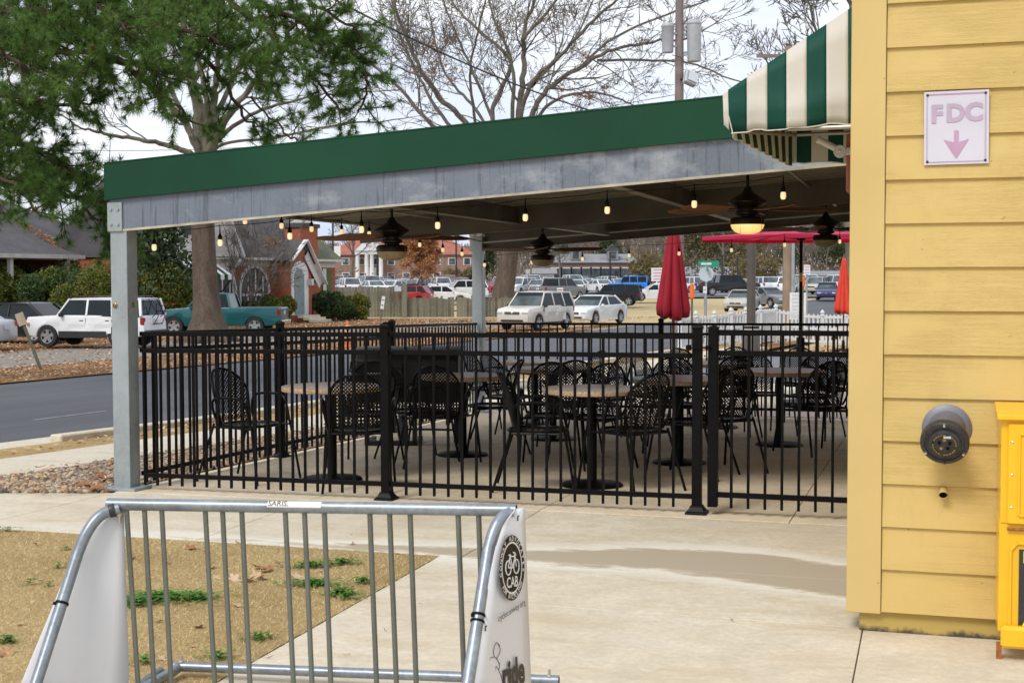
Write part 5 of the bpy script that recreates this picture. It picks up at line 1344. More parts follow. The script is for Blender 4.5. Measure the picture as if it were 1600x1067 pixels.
def make_car(kind, colr, detail=2, rims='rim', roofrack=False):
    c = CARS[kind]; L, W = c['L'], c['W']; paint = carpaint(colr)
    root = thing('parked_car', '', 'car')
    hw = W/2
    # lower body: side outline with wheel arches, extruded, bevelled
    bot = []
    ra = c['wr'] + .055
    bot += [(-L/2+.02, c['sill']+.06), (c['wx'][1]-ra-.06, c['sill'])]
    bot += list(reversed(arch(c['wx'][1], ra, c['sill'])))
    bot += list(reversed(arch(c['wx'][0], ra, c['sill'])))
    bot += [(c['wx'][0]+ra+.05, c['sill']), (L/2-.05, c['sill']+.04)]
    poly = bot + c['top']
    m = MB(); m.prism(poly, (0,-hw,0), (1,0,0), (0,0,1), (0,W,0))
    # plan taper towards the nose and tail
    def tape(v):
        x, y, z = v; k = max(0, abs(x) - L*.36)/(L*.14); kz = max(0, z-.75)*.10
        lo = max(0, .45-z)*.12
        return (x, y*(1 - .13*k*k - kz - lo), z)
    m.v = [tape(v) for v in m.v]
    m.build('body', paint, root, smooth=True, bevel=.055 if detail > 1 else .05, seg=2 if detail > 1 else 1)
    # greenhouse
    b0, b1 = c['gb']; r0, r1 = c['gr']; zb_, zr = c['belt'], c['roof']; w0, w1 = hw*.93, hw*.76
    ins = .012
    m = MB(); vs = [(b0-ins, -w0+ins, zb_-.03), (b0-ins, w0-ins, zb_-.03), (b1+ins, w0-ins, zb_-.03), (b1+ins, -w0+ins, zb_-.03), (r0, -w1+ins, zr-.03), (r0, w1-ins, zr-.03), (r1, w1-ins, zr-.03), (r1, -w1+ins, zr-.03)]
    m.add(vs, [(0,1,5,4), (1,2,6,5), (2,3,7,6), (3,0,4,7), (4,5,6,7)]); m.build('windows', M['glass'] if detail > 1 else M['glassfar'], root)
    if detail > 1:
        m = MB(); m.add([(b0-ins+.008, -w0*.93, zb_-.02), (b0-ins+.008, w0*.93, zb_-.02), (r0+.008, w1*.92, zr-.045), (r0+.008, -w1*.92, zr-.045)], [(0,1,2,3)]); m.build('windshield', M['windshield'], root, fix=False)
    m = MB()
    rs = [(r0+.02, zr-.055), (r0-.10, zr-.012), ((r0+r1)/2, zr+.02), (r1+.10, zr-.012), (r1-.02, zr-.06)]
    pts = [(x, z) for x, z in rs] + [(r1-.01, zr-.075), (r0+.01, zr-.075)]
    m.prism(pts, (0,-w1-.012,0), (1,0,0), (0,0,1), (0,2*w1+.024,0))
    for sg in (-1, 1):
        m.bar((b0, sg*w0, zb_-.02), (r0, sg*w1, zr-.03), .055, .055, up=(1,0,0)); m.bar((b1, sg*w0, zb_-.02), (r1, sg*w1, zr-.03), .07, .09 if kind not in ('sedan',) else .12, up=(1,0,0))
        for xb in c['bp']:
            xr_ = xb*.92; m.bar((xb, sg*(w0+.002), zb_-.02), (xr_, sg*(w1+.003), zr-.04), .03, .075, up=(1,0,0))
    m.build('roof', paint, root, smooth=True, bevel=.012 if detail > 1 else 0)
    m = MB(); m.box((0,0,c['sill']+.16), (L*.86, W*.68, .30)); m.build('underbody', M['trimblack'], root)
    if kind in ('pickup', 'crewcab'):
        m = MB(); m.box(((c['gb'][1]-L/2)/2-.04, 0, c['belt']+.026), (L/2+c['gb'][1]-.26, W-.42, .014)); m.build('bed_hollow_shade', M['trimblack'], root)  # dark sheet painted for the shaded hollow of the open bed
    # wheels
    wname = 'wheel'
    wm = rimm = None
    for x in c['wx']:
        for sg in (-1, 1):
            if wm is None:
                r = c['wr']; m = MB(); m.lathe([(r*.62,-.10),(r*.93,-.105),(r,-.085),(r,.085),(r*.93,.105),(r*.62,.10)], 24 if detail > 1 else 14, (0,0,0), (0,1,0), cap=False); w = m.build(wname, M['rubber'], root, smooth=True); wm = w.data
                m = MB(); m.lathe([(0,.075),(r*.10,.08),(r*.14,.07)], 12, (0,0,0), (0,1,0))
                m.lathe([(r*.59,.098),(r*.65,.103),(r*.65,.09)], 24, (0,0,0), (0,1,0), cap=False)
                A_ = Vector((0,1,0)).to_track_quat('Z','Y').to_matrix()
                for k in range(5):
                    a = k*2*pi/5 + .3
                    q0, q1 = A_ @ Vector((r*.10*cos(a), r*.10*sin(a), .078)), A_ @ Vector((r*.62*cos(a), r*.62*sin(a), .088)); m.bar(q0, q1, .105*r/.33, .02, up=(0,1,0))
                rimo = m.build('rim', M[rims], w, smooth=True); rimm = rimo.data
                m = MB(); m.lathe([(0,.03),(r*.62,.04)], 14, (0,0,0), (0,1,0)); bk = m.build('brake_disc', M['trimblack'], w, fix=False); bkm = bk.data
            else:
                w = part(wname, wm, root); rimo = part('rim', rimm, w); bk = part('brake_disc', bkm, w)
            w.location = (x, sg*(hw-.115), c['wr']); 
            if sg < 0: w.rotation_euler = (0, 0, pi)
    ht = c['top']; nz_ = ht[1][1]
    for sg in (-1, 1):
        m = MB(); m.box((L/2-.115, sg*(hw*.70), nz_-.045), (.20, .30, .13)); m.build('headlight', M['headlamp'], root, bevel=.03 if detail > 1 else 0, smooth=True)
        zt_ = [z for x, z in ht if x < -L/2+.25][0]
        m = MB(); m.box((-L/2+.075, sg*(hw*.80), zt_-.14 if kind in ('sedan','hatch') else zt_-.20), (.15, .14, .15 if kind in ('sedan','hatch') else .26)); m.build('taillight', M['taillamp'], root, bevel=.02 if detail > 1 else 0)
        m = MB(); m.box((b0-.22, sg*(hw+.055), zb_+.02), (.10, .17, .13)); m.build('wing_mirror', M['trimblack'] if kind in ('boxsuv','jeep','suv') else paint, root, bevel=.02 if detail > 1 else 0)
    m = MB(); m.box((L/2-.025, 0, nz_-.05), (.04, W*.42, .12)); g_ = m.build('grille', M['trimblack'], root, bevel=.01 if detail > 1 else 0)
    if detail > 1:
        m = MB()
        for zz in (-.03, .02): m.box((L/2-.002, 0, nz_-.05+zz), (.014, W*.40, .016))
        m.lathe([(0,.008),(.05,.006),(.06,0)], 14, (L/2, 0, nz_-.045), (1,0,0)); m.build('grille_bar', M['chrome'], g_)
        m = MB(); m.box((L/2-.03, 0, c['sill']+.14), (.05, W*.62, .09)); m.build('lower_grille', M['trimblack'], root, bevel=.01)
        m = MB(); m.box((L/2+.004, 0, c['sill']+.20), (.008, .32, .11)) if False else m.box((-L/2-.006, 0, zt_-.22), (.012, .32, .16)); m.build('number_plate', M['plate'], root)
        xs_ = [c['wx'][0]-.48] + list(c['bp'][:1]) + [c['bp'][1] if len(c['bp']) > 1 else c['wx'][1]+.42]
        if kind == 'pickup': xs_ = [.98, -.50]
        for sg in (-1, 1):
            for xa, xb in zip(xs_, xs_[1:]):
                m = MB(); m.prism([(xb+.012,c['sill']+.13),(xa-.012,c['sill']+.10),(xa-.0,.62),(xa-.02,zb_-.055),(xb+.012,zb_-.05)], (0, sg*(hw+.000), 0), (1,0,0), (0,0,1), (0, sg*.008, 0))
                m.v = [tape(v) for v in m.v]; d_ = m.build('door', paint, root, bevel=.003)
                m = MB(); m.box((xb+.16, sg*(hw-.004), zb_-.17), (.15, .035, .03)); m.v = [tape(v) for v in m.v]; m.build('door_handle', paint if kind != 'boxsuv' else M['trimblack'], d_, bevel=.006)
            m = MB(); m.box((0, sg*(hw-(.035 if kind != 'boxsuv' else .012)), c['sill']+(.045 if kind != 'boxsuv' else .09)), (c['wx'][0]-c['wx'][1]-2*ra-.02, .05, .10 if kind != 'boxsuv' else .22)); m.build('sill_trim', M['trimblack'] if kind in ('suv','boxsuv') else paint, root)
    if roofrack:
        for sg in (-1, 1):
            m = MB(); m.tube([(r0-.15, sg*(w1-.06), zr+.01), (r0-.22, sg*(w1-.06), zr+.055), (r1+.25, sg*(w1-.06), zr+.055), (r1+.18, sg*(w1-.06), zr+.01)], .014, 6); m.build('roof_rail', M['trimblack'], root)
    return root
def place_car(o, p, ang, label, cat='car', group=None, name=None):
    o.location = Vector(p) + Vector((0,0,-.03)); o.rotation_euler = (0, 0, radians(ang)); tag(o, label, cat, group)
    if name: o.name = name
    return o
jp = make_car('boxsuv', 'white', roofrack=True); pj = at(146, 538, 46.5)
place_car(jp, onY(150, 46.3) + Vector((0,0,.05)), 166, 'white boxy SUV with a folded bike carrier on its tailgate, on the gravel drive', 'SUV', name='white_suv')
m = MB()
for sg in (-.28, .28):
    m.tube([(-2.25, sg, 1.0), (-2.42, sg, 1.15), (-2.40, sg, 1.45), (-2.62, sg, 1.38), (-2.72, sg, 1.42)], .016, 5); m.tube([(-2.30, sg, .75), (-2.45, sg*.8, 1.05), (-2.12, sg, 1.6)], .014, 5)
m.tube([(-2.42,-.3,1.2),(-2.42,.3,1.2)], .018, 5); m.tube([(-2.30,-.3,.78),(-2.30,.3,.78)], .018, 5)
bc = m.build('bike_carrier', M['black'], jp)
m = MB(); [m.box((-2.72, sg, 1.43), (.06,.07,.05)) for sg in (-.28,.28)]; m.build('carrier_hook', M['taillamp'], bc)
m = MB(); m.box((-2.22,0,.52), (.12,1.5,.10)); m.build('rear_bumper', M['trimblack'], jp, bevel=.02)
m = MB(); m.box((2.1,.80,.78), (.10,.10,.07)); m.build('side_marker', M['amber'], jp)
tk = make_car('pickup', 'teal', rims='rim'); place_car(tk, onY(345, 57.0) + Vector((0,0,.02)), 178, 'dark teal green single cab pickup parked behind the big tree trunk', 'pickup truck', name='pickup_truck')
m = MB(); m.box((-2.70,0,.52), (.12,1.86,.16)); m.build('rear_bumper', M['chrome'], tk, bevel=.02)
bk = make_car('sedan', 'black'); place_car(bk, onY(30, 50.5) + Vector((0,0,.03)), 160, 'black sedan parked beyond the white boxy SUV at the left edge', 'sedan', name='black_sedan')
sv = make_car('sedan', 'silver'); place_car(sv, onY(-92, 45.0) + Vector((0,0,.04)), 172, 'silver sedan with only its tail showing at the left edge of the picture', 'sedan', name='silver_sedan')
es = make_car('suv', 'champagne', roofrack=True); place_car(es, onY(838, 62) + Vector((0,0,.04)), -61-57+ -2, 'pale gold SUV parked facing us at the kerb, left of the silver sedan', 'SUV', name='pale_gold_suv')
se = make_car('sedan', 'white'); place_car(se, onY(928, 70) + Vector((0,0,.04)), -122, 'pearl white sedan parked facing us just behind the pale gold SUV', 'sedan', name='white_sedan')
ta = make_car('sedan', 'beige'); place_car(ta, onY(1160, 92) + Vector((0,0,.03)), -112, 'beige sedan on the street, left of the dark brown lamp pole', 'sedan', name='beige_sedan')
t2 = make_car('sedan', 'grey'); place_car(t2, onY(1198, 100) + Vector((0,0,.03)), -60, 'grey sedan just right of the dark brown lamp pole', 'sedan', name='grey_sedan')
mi_ = make_car('hatch', 'navy'); place_car(mi_, onY(1292, 116) + Vector((0,0,.03)), -105, 'small navy hatchback on the street left of the closed orange red parasol', 'hatchback', name='navy_hatchback')
jb = make_car('jeep', 'blue', rims='rim'); place_car(jb, onY(983, 143) + Vector((0,0,.03)), 168, 'bright blue off road vehicle in the car park behind the white sedan', 'off roader', name='blue_off_roader')
m = MB(); m.lathe([(.1,-.1),(.36,-.1),(.38,-.06),(.38,.06),(.36,.1),(.1,.1)], 16, (-2.1,0,1.0), (1,0,0)); m.build('spare_wheel', M['rubber'], jb)
f1 = make_car('crewcab', 'black'); place_car(f1, onY(1137, 130) + Vector((0,0,.03)), 8, 'black crew cab pickup in the front row of the car park, behind the beige sedan', 'pickup truck', name='black_pickup')
f2 = make_car('crewcab', 'grey'); place_car(f2, onY(872, 118) + Vector((0,0,.03)), 52, 'dark grey crew cab pickup on the grass edge above the pale gold SUV', 'pickup truck', name='grey_pickup')
h1 = make_car('boxsuv', 'black'); place_car(h1, onY(958, 106) + Vector((0,0,.02)), 168, 'black compact SUV half hidden behind the white sedan roof', 'SUV', name='black_suv')
w1 = make_car('sedan', 'white'); place_car(w1, onY(1024, 116) + Vector((0,0,.02)), 184, 'white car nose beside the dark red parasol, on the dry grass edge', 'car', name='white_car')
wf = make_car('sedan', 'white'); place_car(wf, onY(693, 112) + Vector((0,0,.02)), 2, 'white sedan behind the low end of the wooden fence', 'car', name='white_fence_car')
bf = make_car('hatch', 'navy'); place_car(bf, onY(655, 116) + Vector((0,0,.02)), 10, 'blue hatchback behind the young tree with orange leaves', 'car', name='blue_hatchback')
rf = make_car('hatch', 'red'); place_car(rf, onY(636, 110) + Vector((0,0,.02)), 165, 'red hatchback directly behind the tall wooden fence end', 'car', name='red_hatchback')
ws = make_car('suv', 'white'); place_car(ws, onY(722, 121) + Vector((0,0,.02)), 195, 'white SUV in the car park left of the rear galvanised post', 'SUV', name='white_suv_far')
for o in (w1, wf, ws): pass
wf.name = 'white_sedan'; w1.name = 'white_sedan'; ws.name = 'white_suv'; bf.name = 'hatchback'; rf.name = 'hatchback'
# rows in the packed car park: simple detail templates
tmpl = {}
rl = random.Random(21)
def lot_car(kind, colr):
    k = (kind, colr)
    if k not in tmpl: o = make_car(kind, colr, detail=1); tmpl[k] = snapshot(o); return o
    return copy_snap(tmpl[k])
ordn = ['first','second','third','fourth','fifth','sixth','seventh','eighth','ninth','tenth','eleventh','twelfth','thirteenth','fourteenth','fifteenth','sixteenth','seventeenth','eighteenth','nineteenth','twentieth','twenty first','twenty second','twenty third','twenty fourth','twenty fifth','twenty sixth','twenty seventh','twenty eighth','twenty ninth','thirtieth']
rown = ['nearest', 'second', 'third', 'fourth', 'farthest']
cname = dict(sedan='sedan', hatch='hatchback', suv='SUV', crewcab='pickup')
for ri, (Y, sp) in enumerate([(136, 2.45), (149, 2.5), (168, 2.55), (190, 2.8), (218, 3.3)]):
    x = (505-800)/F*Y; n = 0
    while (x/Y*F + 800) < 1340:
        px = x/Y*F + 800
        skip = (ri == 0 and (905 < px < 1215 or 640 < px < 745)) or (ri == 1 and 940 < px < 1025)
        skip = skip or rl.random() < .02 or (725 < px < 765) or (1015 < px < 1080 and ri > 1)
        if not skip and n < 30:
            kind = rl.choices(['sedan','suv','hatch','crewcab'], [5,3.5,1.6,.8])[0]
            colr = rl.choices(['white','silver','grey','black','red','navy','beige','maroon'], [11,5.5,1.0,1.0,.7,.4,.8,.2])[0]
            o = lot_car(kind, colr)
            place_car(o, Vector((x, Y + rl.uniform(-.5,.5), terr(x, Y) + .02)), rl.choice([-90, 90, 90]) + rl.choice([-28, 24]) + rl.uniform(-3, 3), '%s %s in the %s row of the packed lot, %s from the left' % (colr, cname[kind], rown[ri], ordn[n]), cname[kind] if kind != 'suv' else 'SUV', 'cars in the packed car park')
            n += 1
        x += sp

# ================================================================== HOUSES ACROSS THE STREET
def brickmat(name, a, b, mortar, scale):
    t = NT(name); bt = t.new('TexBrick'); v = t.coord('Object', (1,1,1))
    cmb = t.new('SeparateXYZ'); t.lk(v, cmb.inputs[0]); cc_ = t.new('CombineXYZ')
    t.lk(t.math('ADD', cmb.outputs[0], cmb.outputs[1]), cc_.inputs[0]); t.lk(cmb.outputs[2], cc_.inputs[1])
    t.lk(cc_.outputs[0], bt.inputs['Vector']); bt.inputs['Scale'].default_value = scale; bt.inputs['Color1'].default_value = (*a, 1); bt.inputs['Color2'].default_value = (*b, 1); bt.inputs['Mortar'].default_value = (*mortar, 1)
    bt.inputs['Mortar Size'].default_value = .012; n = t.noise(v, 1.5, 4)
    t.col(t.mix(t.ramp(n, [(.4,(0,0,0)),(.7,(.4,)*3)]), bt.outputs['Color'], sh(a, .55))); t.rough(.85); return t.mat
M['brick'] = brickmat('red_brick', (.42,.115,.05), (.31,.075,.035), (.34,.19,.12), 4.5)
M['brick3'] = brickmat('dark_brick', (.11,.045,.03), (.08,.035,.025), (.12,.08,.06), 4.5)
M['brick2'] = brickmat('far_brick_hazed', (.30,.18,.14), (.25,.14,.11), (.38,.30,.25), 3)  # lightened brick: distance haze put into the colour
def shingle(name, c, moss=None):
    t = NT(name); v = t.coord('Object'); n1 = t.noise(v, 1.1, 5, .7); n2 = t.noise(t.coord('Object', (3,3,14)), 4, 3)
    col = t.mix(t.ramp(n2, [(.4,(0,)*3),(.6,(.5,)*3)]), t.ramp(n1, [(.35, sh(c,.75)), (.65, sh(c,1.25))]), sh(c,.6))
    if moss: col = t.mix(t.ramp(t.noise(v, .55, 5, .7), [(.42,(0,)*3),(.60,(.8,)*3)]), col, moss)
    t.col(col); t.rough(.9); return t.mat
M['shingle'] = shingle('grey_shingles', (.088,.082,.088)); M['shinglemoss'] = shingle('mossy_shingles', (.13,.135,.10), (.12,.15,.03))
M['redroof'] = shingle('red_tile_roof', (.36,.13,.09)); M['greyroof'] = shingle('pale_grey_roof', (.26,.26,.27))
M['offwhite'] = simple('aged_white_trim', (.62,.61,.58), .6, 0, .12, 2)
LH = 42.6
hY0 = LH/(.4 - (335-800)/F); hO = Vector(((335-800)/F*hY0, hY0)); gh = terr(hO.x, hO.y)
hang = atan2(D2.y, D2.x)
def hx(px): Y = LH/(.4 - (px-800)/F); return (Y - hY0)/cos(PHI)
def hz(px, py): Y = LH/(.4 - (px-800)/F); return at(px, py, Y).z - gh
def back_local(px, py, depth):   # local x,z of a point lying `depth` behind the front wall plane
    L2 = LH + depth/cos(PHI); Y = L2/(.4 - (px-800)/F); p = at(px, py, Y)
    r = Vector((p.x, p.y)) - hO; return r.dot(D2), r.dot(N2), p.z - gh
hs = thing('brick_house', 'red brick cottage with grey shingle roof, white gabled entry and arched windows', 'house', (hO.x, hO.y, gh), hang)
x0, x1, eh = hx(296), hx(524), hz(400, 404)
Dp = 8.5
m = MB(); m.box(((x0+x1)/2, Dp/2, eh/2-.05), (x1-x0, Dp, eh+.1)); m.build('wall', M['brick'], hs)
rh = eh + 4.6
def roofprism(m, x0, x1, y0, y1, ze, zr, hipl=0, hipr=0, ov=.35):
    ym = (y0+y1)/2
    vs = [(x0-ov,y0-ov,ze),(x1+ov,y0-ov,ze),(x1+ov,y1+ov,ze),(x0-ov,y1+ov,ze),(x0-ov+hipl,ym,zr),(x1+ov-hipr,ym,zr)]
    m.add(vs, [(0,1,5,4),(1,2,5),(2,3,4,5),(3,0,4),(3,2,1,0)])
m = MB(); roofprism(m, hx(300), x1, 0, Dp, eh+.05, rh, 0, 2.6); m.build('roof', M['shingle'], hs)
# mossy hip end, a sheet lifted off the right slope
m = MB(); zf = lambda y_: eh+.05+(rh-eh-.05)*(y_+.35)/(Dp/2+.35)+.03
m.add([(hx(487),-.36,zf(-.36)), (x1+.34,-.36,zf(-.36)), (x1+.35-2.6,Dp/2,zf(Dp/2)), (hx(487),Dp/2,zf(Dp/2))], [(0,1,2,3)]); m.build('mossy_shingles', M['shinglemoss'], hs, fix=False)
m = MB(); m.box(((hx(372)+x1)/2+.2, -.38, eh+.0), (x1-hx(372)+.5, .12, .13)); m.build('gutter', M['offwhite'], hs)
m = MB(); m.box(((x0+x1)/2, -.015, eh-.22), (x1-x0+.06, .05, .36)); m.build('fascia_board', M['offwhite'], hs)
# large white sided gable at the left of the house
m = MB(); gx0, gx1, gap = hx(262), hx(368), eh+4.9
gxa = hx(318)
m.prism([(gx0, eh-.2), (gx1, eh+.0), (gxa, gap), (gx0, gap-1.0)], (0, -.30, 0), (1,0,0), (0,0,1), (0, 1.2, 0)); gbl = m.build('gable', M['offwhite'], hs)
m = MB(); m.bar((gx1+.25,-.36,eh-.02), (gxa-.1,-.36,gap+.14), .16, .26, up=(0,1,0)); m.build('rake_board', M['white'], gbl)
for k in range(14):
    m = MB(); zz = eh + .1 + k*.33
    xe = gx1 + (gxa-gx1)*max(0, (zz-eh))/(gap-eh); m.box(((gx0+xe)/2, -.305, zz), (xe-gx0-.1, .02, .03)); m.build('clapboard', M['white'], gbl)
m = MB(); m.box((hx(287), -.33, eh+1.75), (1.1, .06, 1.3)); m.build('vent', M['shingle'], gbl)
# striped metal awning and side door wall
m = MB()
for k in range(10):
    xa = hx(268) + k*.32; m.mi = k % 2
    m.add([(xa,-.02,hz(290,402)),(xa+.32,-.02,hz(290,402)),(xa+.32,-1.3,hz(290,428)),(xa,-1.3,hz(290,428)),(xa+.32,-1.3,hz(290,436)),(xa,-1.3,hz(290,436))], [(0,1,2,3),(3,2,4,5)])
m.build('metal_awning', [M['green'], M['white']], hs, fix=False)
m = MB(); m.box((hx(300), -.04, 1.35), (1.6, .08, 2.7)); m.build('side_panel', M['offwhite'], hs)
m = MB(); a_ = (hx(284), -1.2, 1.2); m.bar((hx(286),-1.6,1.0), (hx(330),-1.2,2.3), .05, .05); m.bar((hx(286),-1.6,0), (hx(286),-1.6,1.0), .05, .05)
for k in range(9): m.bar((hx(286)+k*.28,-1.5,.0+k*.14), (hx(286)+k*.28,-1.5,1.0+k*.15), .025, .025)
m.build('stair_railing', M['black'], hs)
# chimney
cx0, cx1 = hx(462), hx(489)
m = MB(); m.box(((cx0+cx1)/2, .15, hz(486,356)/2), (cx1-cx0, 1.0, hz(486,356))); ch_ = m.build('chimney', M['brick'], hs)
m = MB(); m.box(((cx0+cx1)/2, .15, hz(486,353)), (cx1-cx0+.2, 1.2, .22)); m.build('chimney_band', M['shingle'], ch_)
m = MB(); m.lathe([(.85,0),(.25,.28),(0,.34)], 4, ((cx0+cx1)/2, .15, hz(486,349))); m.build('chimney_cap', M['emt'], ch_)
# gabled entry
yf = -1.3
def hxd(px): return back_local(px, 400, yf)[0]
def hzd(px, py): return back_local(px, py, yf)[2]
ex0, ex1, exa = hxd(450), hxd(500), hxd(472)
za, zl, zr_ = hzd(472, 374), hzd(450, 404), hzd(500, 440)
m = MB(); m.prism([(ex0+.25,0),(ex1-.9,0),(ex1-.9,zr_+.55),(exa,za-.25),(ex0+.25,zl+.1)], (0,yf,0), (1,0,0), (0,0,1), (0,1.9,0)); en = m.build('entry_bay', M['brick'], hs)
m = MB(); m.add([(ex0-.1,yf-.25,zl-.05),(exa,yf-.25,za),(exa,1.8,za),(ex0-.1,1.8,zl-.05),(ex1+.1,yf-.25,zr_),(ex1+.1,.6,zr_)], [(0,1,2,3),(1,4,5,2)]); o = m.build('entry_roof', M['shingle'], en, fix=False)
md = o.modifiers.new('t', 'SOLIDIFY'); md.thickness = .08
m = MB(); m.bar((ex0-.12,yf-.28,zl-.12),(exa,yf-.28,za-.02), .06, .26, up=(0,1,0)); m.bar((exa,yf-.28,za-.02),(ex1+.12,yf-.28,zr_-.12), .06, .30, up=(0,1,0)); m.build('rake_board', M['white'], en)
m = MB(); m.bar((exa+.3,yf-.1,za-.8),(ex1-.1,yf-.1,zr_-.15), .5, .04, up=(0,1,0)); m.build('soffit', M['white'], en)
def archshape(w, h, n=12):
    r = w/2; return [(-r,0),(r,0)] + [(r*cos(pi*k/n), h-r+r*sin(pi*k/n)) for k in range(n+1)]
dx_ = hxd(468)
m = MB(); m.prism([(p[0]*1.3, p[1]*1.06) for p in archshape(1.35, 2.75)], (dx_, yf-.05, .35), (1,0,0), (0,0,1), (0,.10,0)); dfr = m.build('door_surround', M['white'], hs)
M['doorteal'] = simple('pale_teal_door', (.20,.27,.28), .5, 0, .2, 4)
m = MB(); m.prism(archshape(.98, 2.45), (dx_-.12, yf-.09, .4), (1,0,0), (0,0,1), (0,.05,0)); m.build('door', M['doorteal'], dfr)
m = MB(); m.box((hxd(481), yf-.2, hzd(481,440)), (.25,.25,.35)); m.build('porch_light', M['offwhite'], hs)
for wx_, w_, sill_py in ((hx(397), 2.75, 470), (hx(345), 2.6, 472)):
    zs_ = hz(397, sill_py) - .5; 
    m = MB(); m.prism([(p[0]*1.12, p[1]*1.05) for p in archshape(w_, 2.35)], (wx_, -.06, zs_), (1,0,0), (0,0,1), (0,.08,0)); wf_ = m.build('arched_window', M['white'], hs)
    m = MB(); m.prism(archshape(w_*.92, 2.2), (wx_, -.085, zs_+.08), (1,0,0), (0,0,1), (0,.03,0)); m.build('pane', M['windowglass'], wf_)
    m = MB()
    for k in (-.28, .0, .28): m.box((wx_+k*w_*.95, -.10, zs_+ (1.1 if k == 0 else .95)), (.09, .03, 2.1 if k == 0 else 1.75))
    m.box((wx_, -.10, zs_+.85), (w_*.92, .03, .12)); m.build('glazing_bar', M['white'], wf_)
m = MB(); m.box((hx(510), -.03, 1.9), (1.1, .06, 1.9)); m.build('shutter', M['shinglemoss'], hs)
m = MB(); m.box((hx(506), -.04, 1.9), (.35, .08, 2.0)); m.build('window_frame', M['offwhite'], hs)
m = MB(); q_ = [(hx(367),-.40,eh-.05),(hx(362),-.1,eh-.5),(hx(361),-.1,.1)]; m.tube(q_, .10, 8); m.build('downspout', M['offwhite'], hs)
m = MB()
for k in range(3): m.box((hxd(470), yf-.5-k*.35, .28-k*.12), (1.8, .36, .14))
m.build('front_steps', M['sidewalk'], hs)
for xx in (hxd(478), hxd(490)):
    m = MB(); m.tube([(xx, yf-.4, 1.25), (xx+.2, yf-1.7, .9), (xx+.2, yf-1.7, .0)], .03, 5); m.tube([(xx, yf-.4, .1), (xx, yf-.4, 1.25)], .03, 5); m.build('handrail', M['black'], hs)
# left house: low grey hip roof
L2_ = 50.0
def ly(px): return L2_/(.4 - (px-800)/F)
y0_ = ly(-330); lO = Vector(((-330-800)/F*y0_, y0_)); gl = terr(lO.x, lO.y)
def lx(px): return (ly(px)-y0_)/cos(PHI)
def lz(px, py): return at(px, py, ly(px)).z - gl
lh = thing('hip_roof_house', 'low brick house with grey hipped shingle roof behind the shrubs at far left', 'house', (lO.x, lO.y, gl), hang)
X1 = lx(232); el = lz(100, 399)
m = MB(); m.box((X1/2, 6.5, el/2), (X1, 12, el)); m.build('wall', M['brick3'], lh)
m = MB(); roofprism(m, 0, X1, .5, 12.5, el+.02, lz(150, 322)+.9, 7.0, 6.0, .6); m.build('roof', M['shingle'], lh)
m = MB(); xx0, xx1 = lx(-110), lx(92)
zrd = lz(55,364)
m.add([(xx0,-1.6,el),(xx1,-1.6,el),(xx1,3,el),(xx0,3,el),(lx(55),1.0,zrd),(lx(-60),1.0,zrd),(lx(90),3.2,zrd-.05),(xx1+.2,2.2,el)], [(0,1,4,5),(1,6,4),(3,0,5),(4,6,2,5),(1,7,6)]); m.build('porch_roof', M['shinglemoss'] if False else M['shingle'], lh)
m = MB(); m.box((X1/2, -.15+.0, el-.10), (X1+1.2, .12, .22)); m.box(((xx0+xx1)/2, -1.62, el-.06), (xx1-xx0, .12, .20)); m.build('gutter', M['offwhite'], lh)
for px in (70, -20): 
    m = MB(); m.box((lx(px), -1.4, el/2), (.2, .2, el)); m.build('porch_post', M['offwhite'], lh)
for px in (30, 130, 180):
    m = MB(); m.box((lx(px), .45, 1.7), (1.3, .12, 1.5)); w_ = m.build('window', M['offwhite'], lh)
    m = MB(); m.box((lx(px), .37, 1.7), (1.1, .05, 1.3)); m.build('pane', M['windowglass'], w_)
# ------------------------------------------------------------------ far buildings
def bld_at(name, label, px0, px1, Y, py_e, py_r, wall, roof, depth=14, hip=(3,3), wins=0, cat='building', wpy=None, winw=1.3, stor=1):
    xa, xb = (px0-800)/F*Y, (px1-800)/F*Y; g_ = terr((xa+xb)/2, Y)
    e_, r_ = at(px0, py_e, Y).z - g_, at(px0, py_r, Y).z - g_
    b = thing(name, label, cat, (xa, Y, g_)); W_ = xb-xa
    m = MB(); m.box((W_/2, depth/2, e_/2), (W_, depth, e_)); m.build('wall', wall, b)
    m = MB(); roofprism(m, 0, W_, 0, depth, e_+.02, r_, hip[0], hip[1], .5); m.build('roof', roof, b)
    for s_ in range(stor):
        for k in range(wins):
            x_ = W_*(k+.5)/wins; z_ = e_*(s_+.55)/stor
            m = MB(); m.box((x_, -.04, z_), (winw, .12, e_/stor*.5)); w = m.build('window', M['offwhite'], b)
            m = MB(); m.box((x_, -.12, z_), (winw*.75, .06, e_/stor*.5*.82)); m.build('pane', M['windowglass'], w)
    return b, W_, e_, r_
b, W_, e_, r_ = bld_at('brick_mansion', 'distant brick mansion with red roof and white columned portico beyond the cars', 505, 742, 262, 398, 366, M['brick2'], M['redroof'], 18, (7,7), 10, stor=2, winw=1.5)
Ym = 262
def mxx(px): return (px-505)/F*Ym
m = MB(); pz = at(565, 392, Ym).z - b.location.z; ptop = at(580, 380, Ym-4).z - b.location.z
m.prism([(mxx(560),0),(mxx(602),0),(mxx(581),(ptop-pz)+1.2)], (0,-5,pz), (1,0,0), (0,0,1), (0,6,0)); pt_ = m.build('portico', M['white'], b)
m = MB(); m.box((mxx(581), -2, pz-.3), (mxx(602)-mxx(560), 5.5, .7)); m.build('entablature', M['white'], pt_)
for px in (563, 577, 585, 599):
    m = MB(); m.lathe([(.55,0),(.5,.3),(.42,.5),(.38,pz-.9),(.5,pz-.6)], 12, (mxx(px), -4.3, 0)); m.build('column', M['white'], pt_, smooth=True)
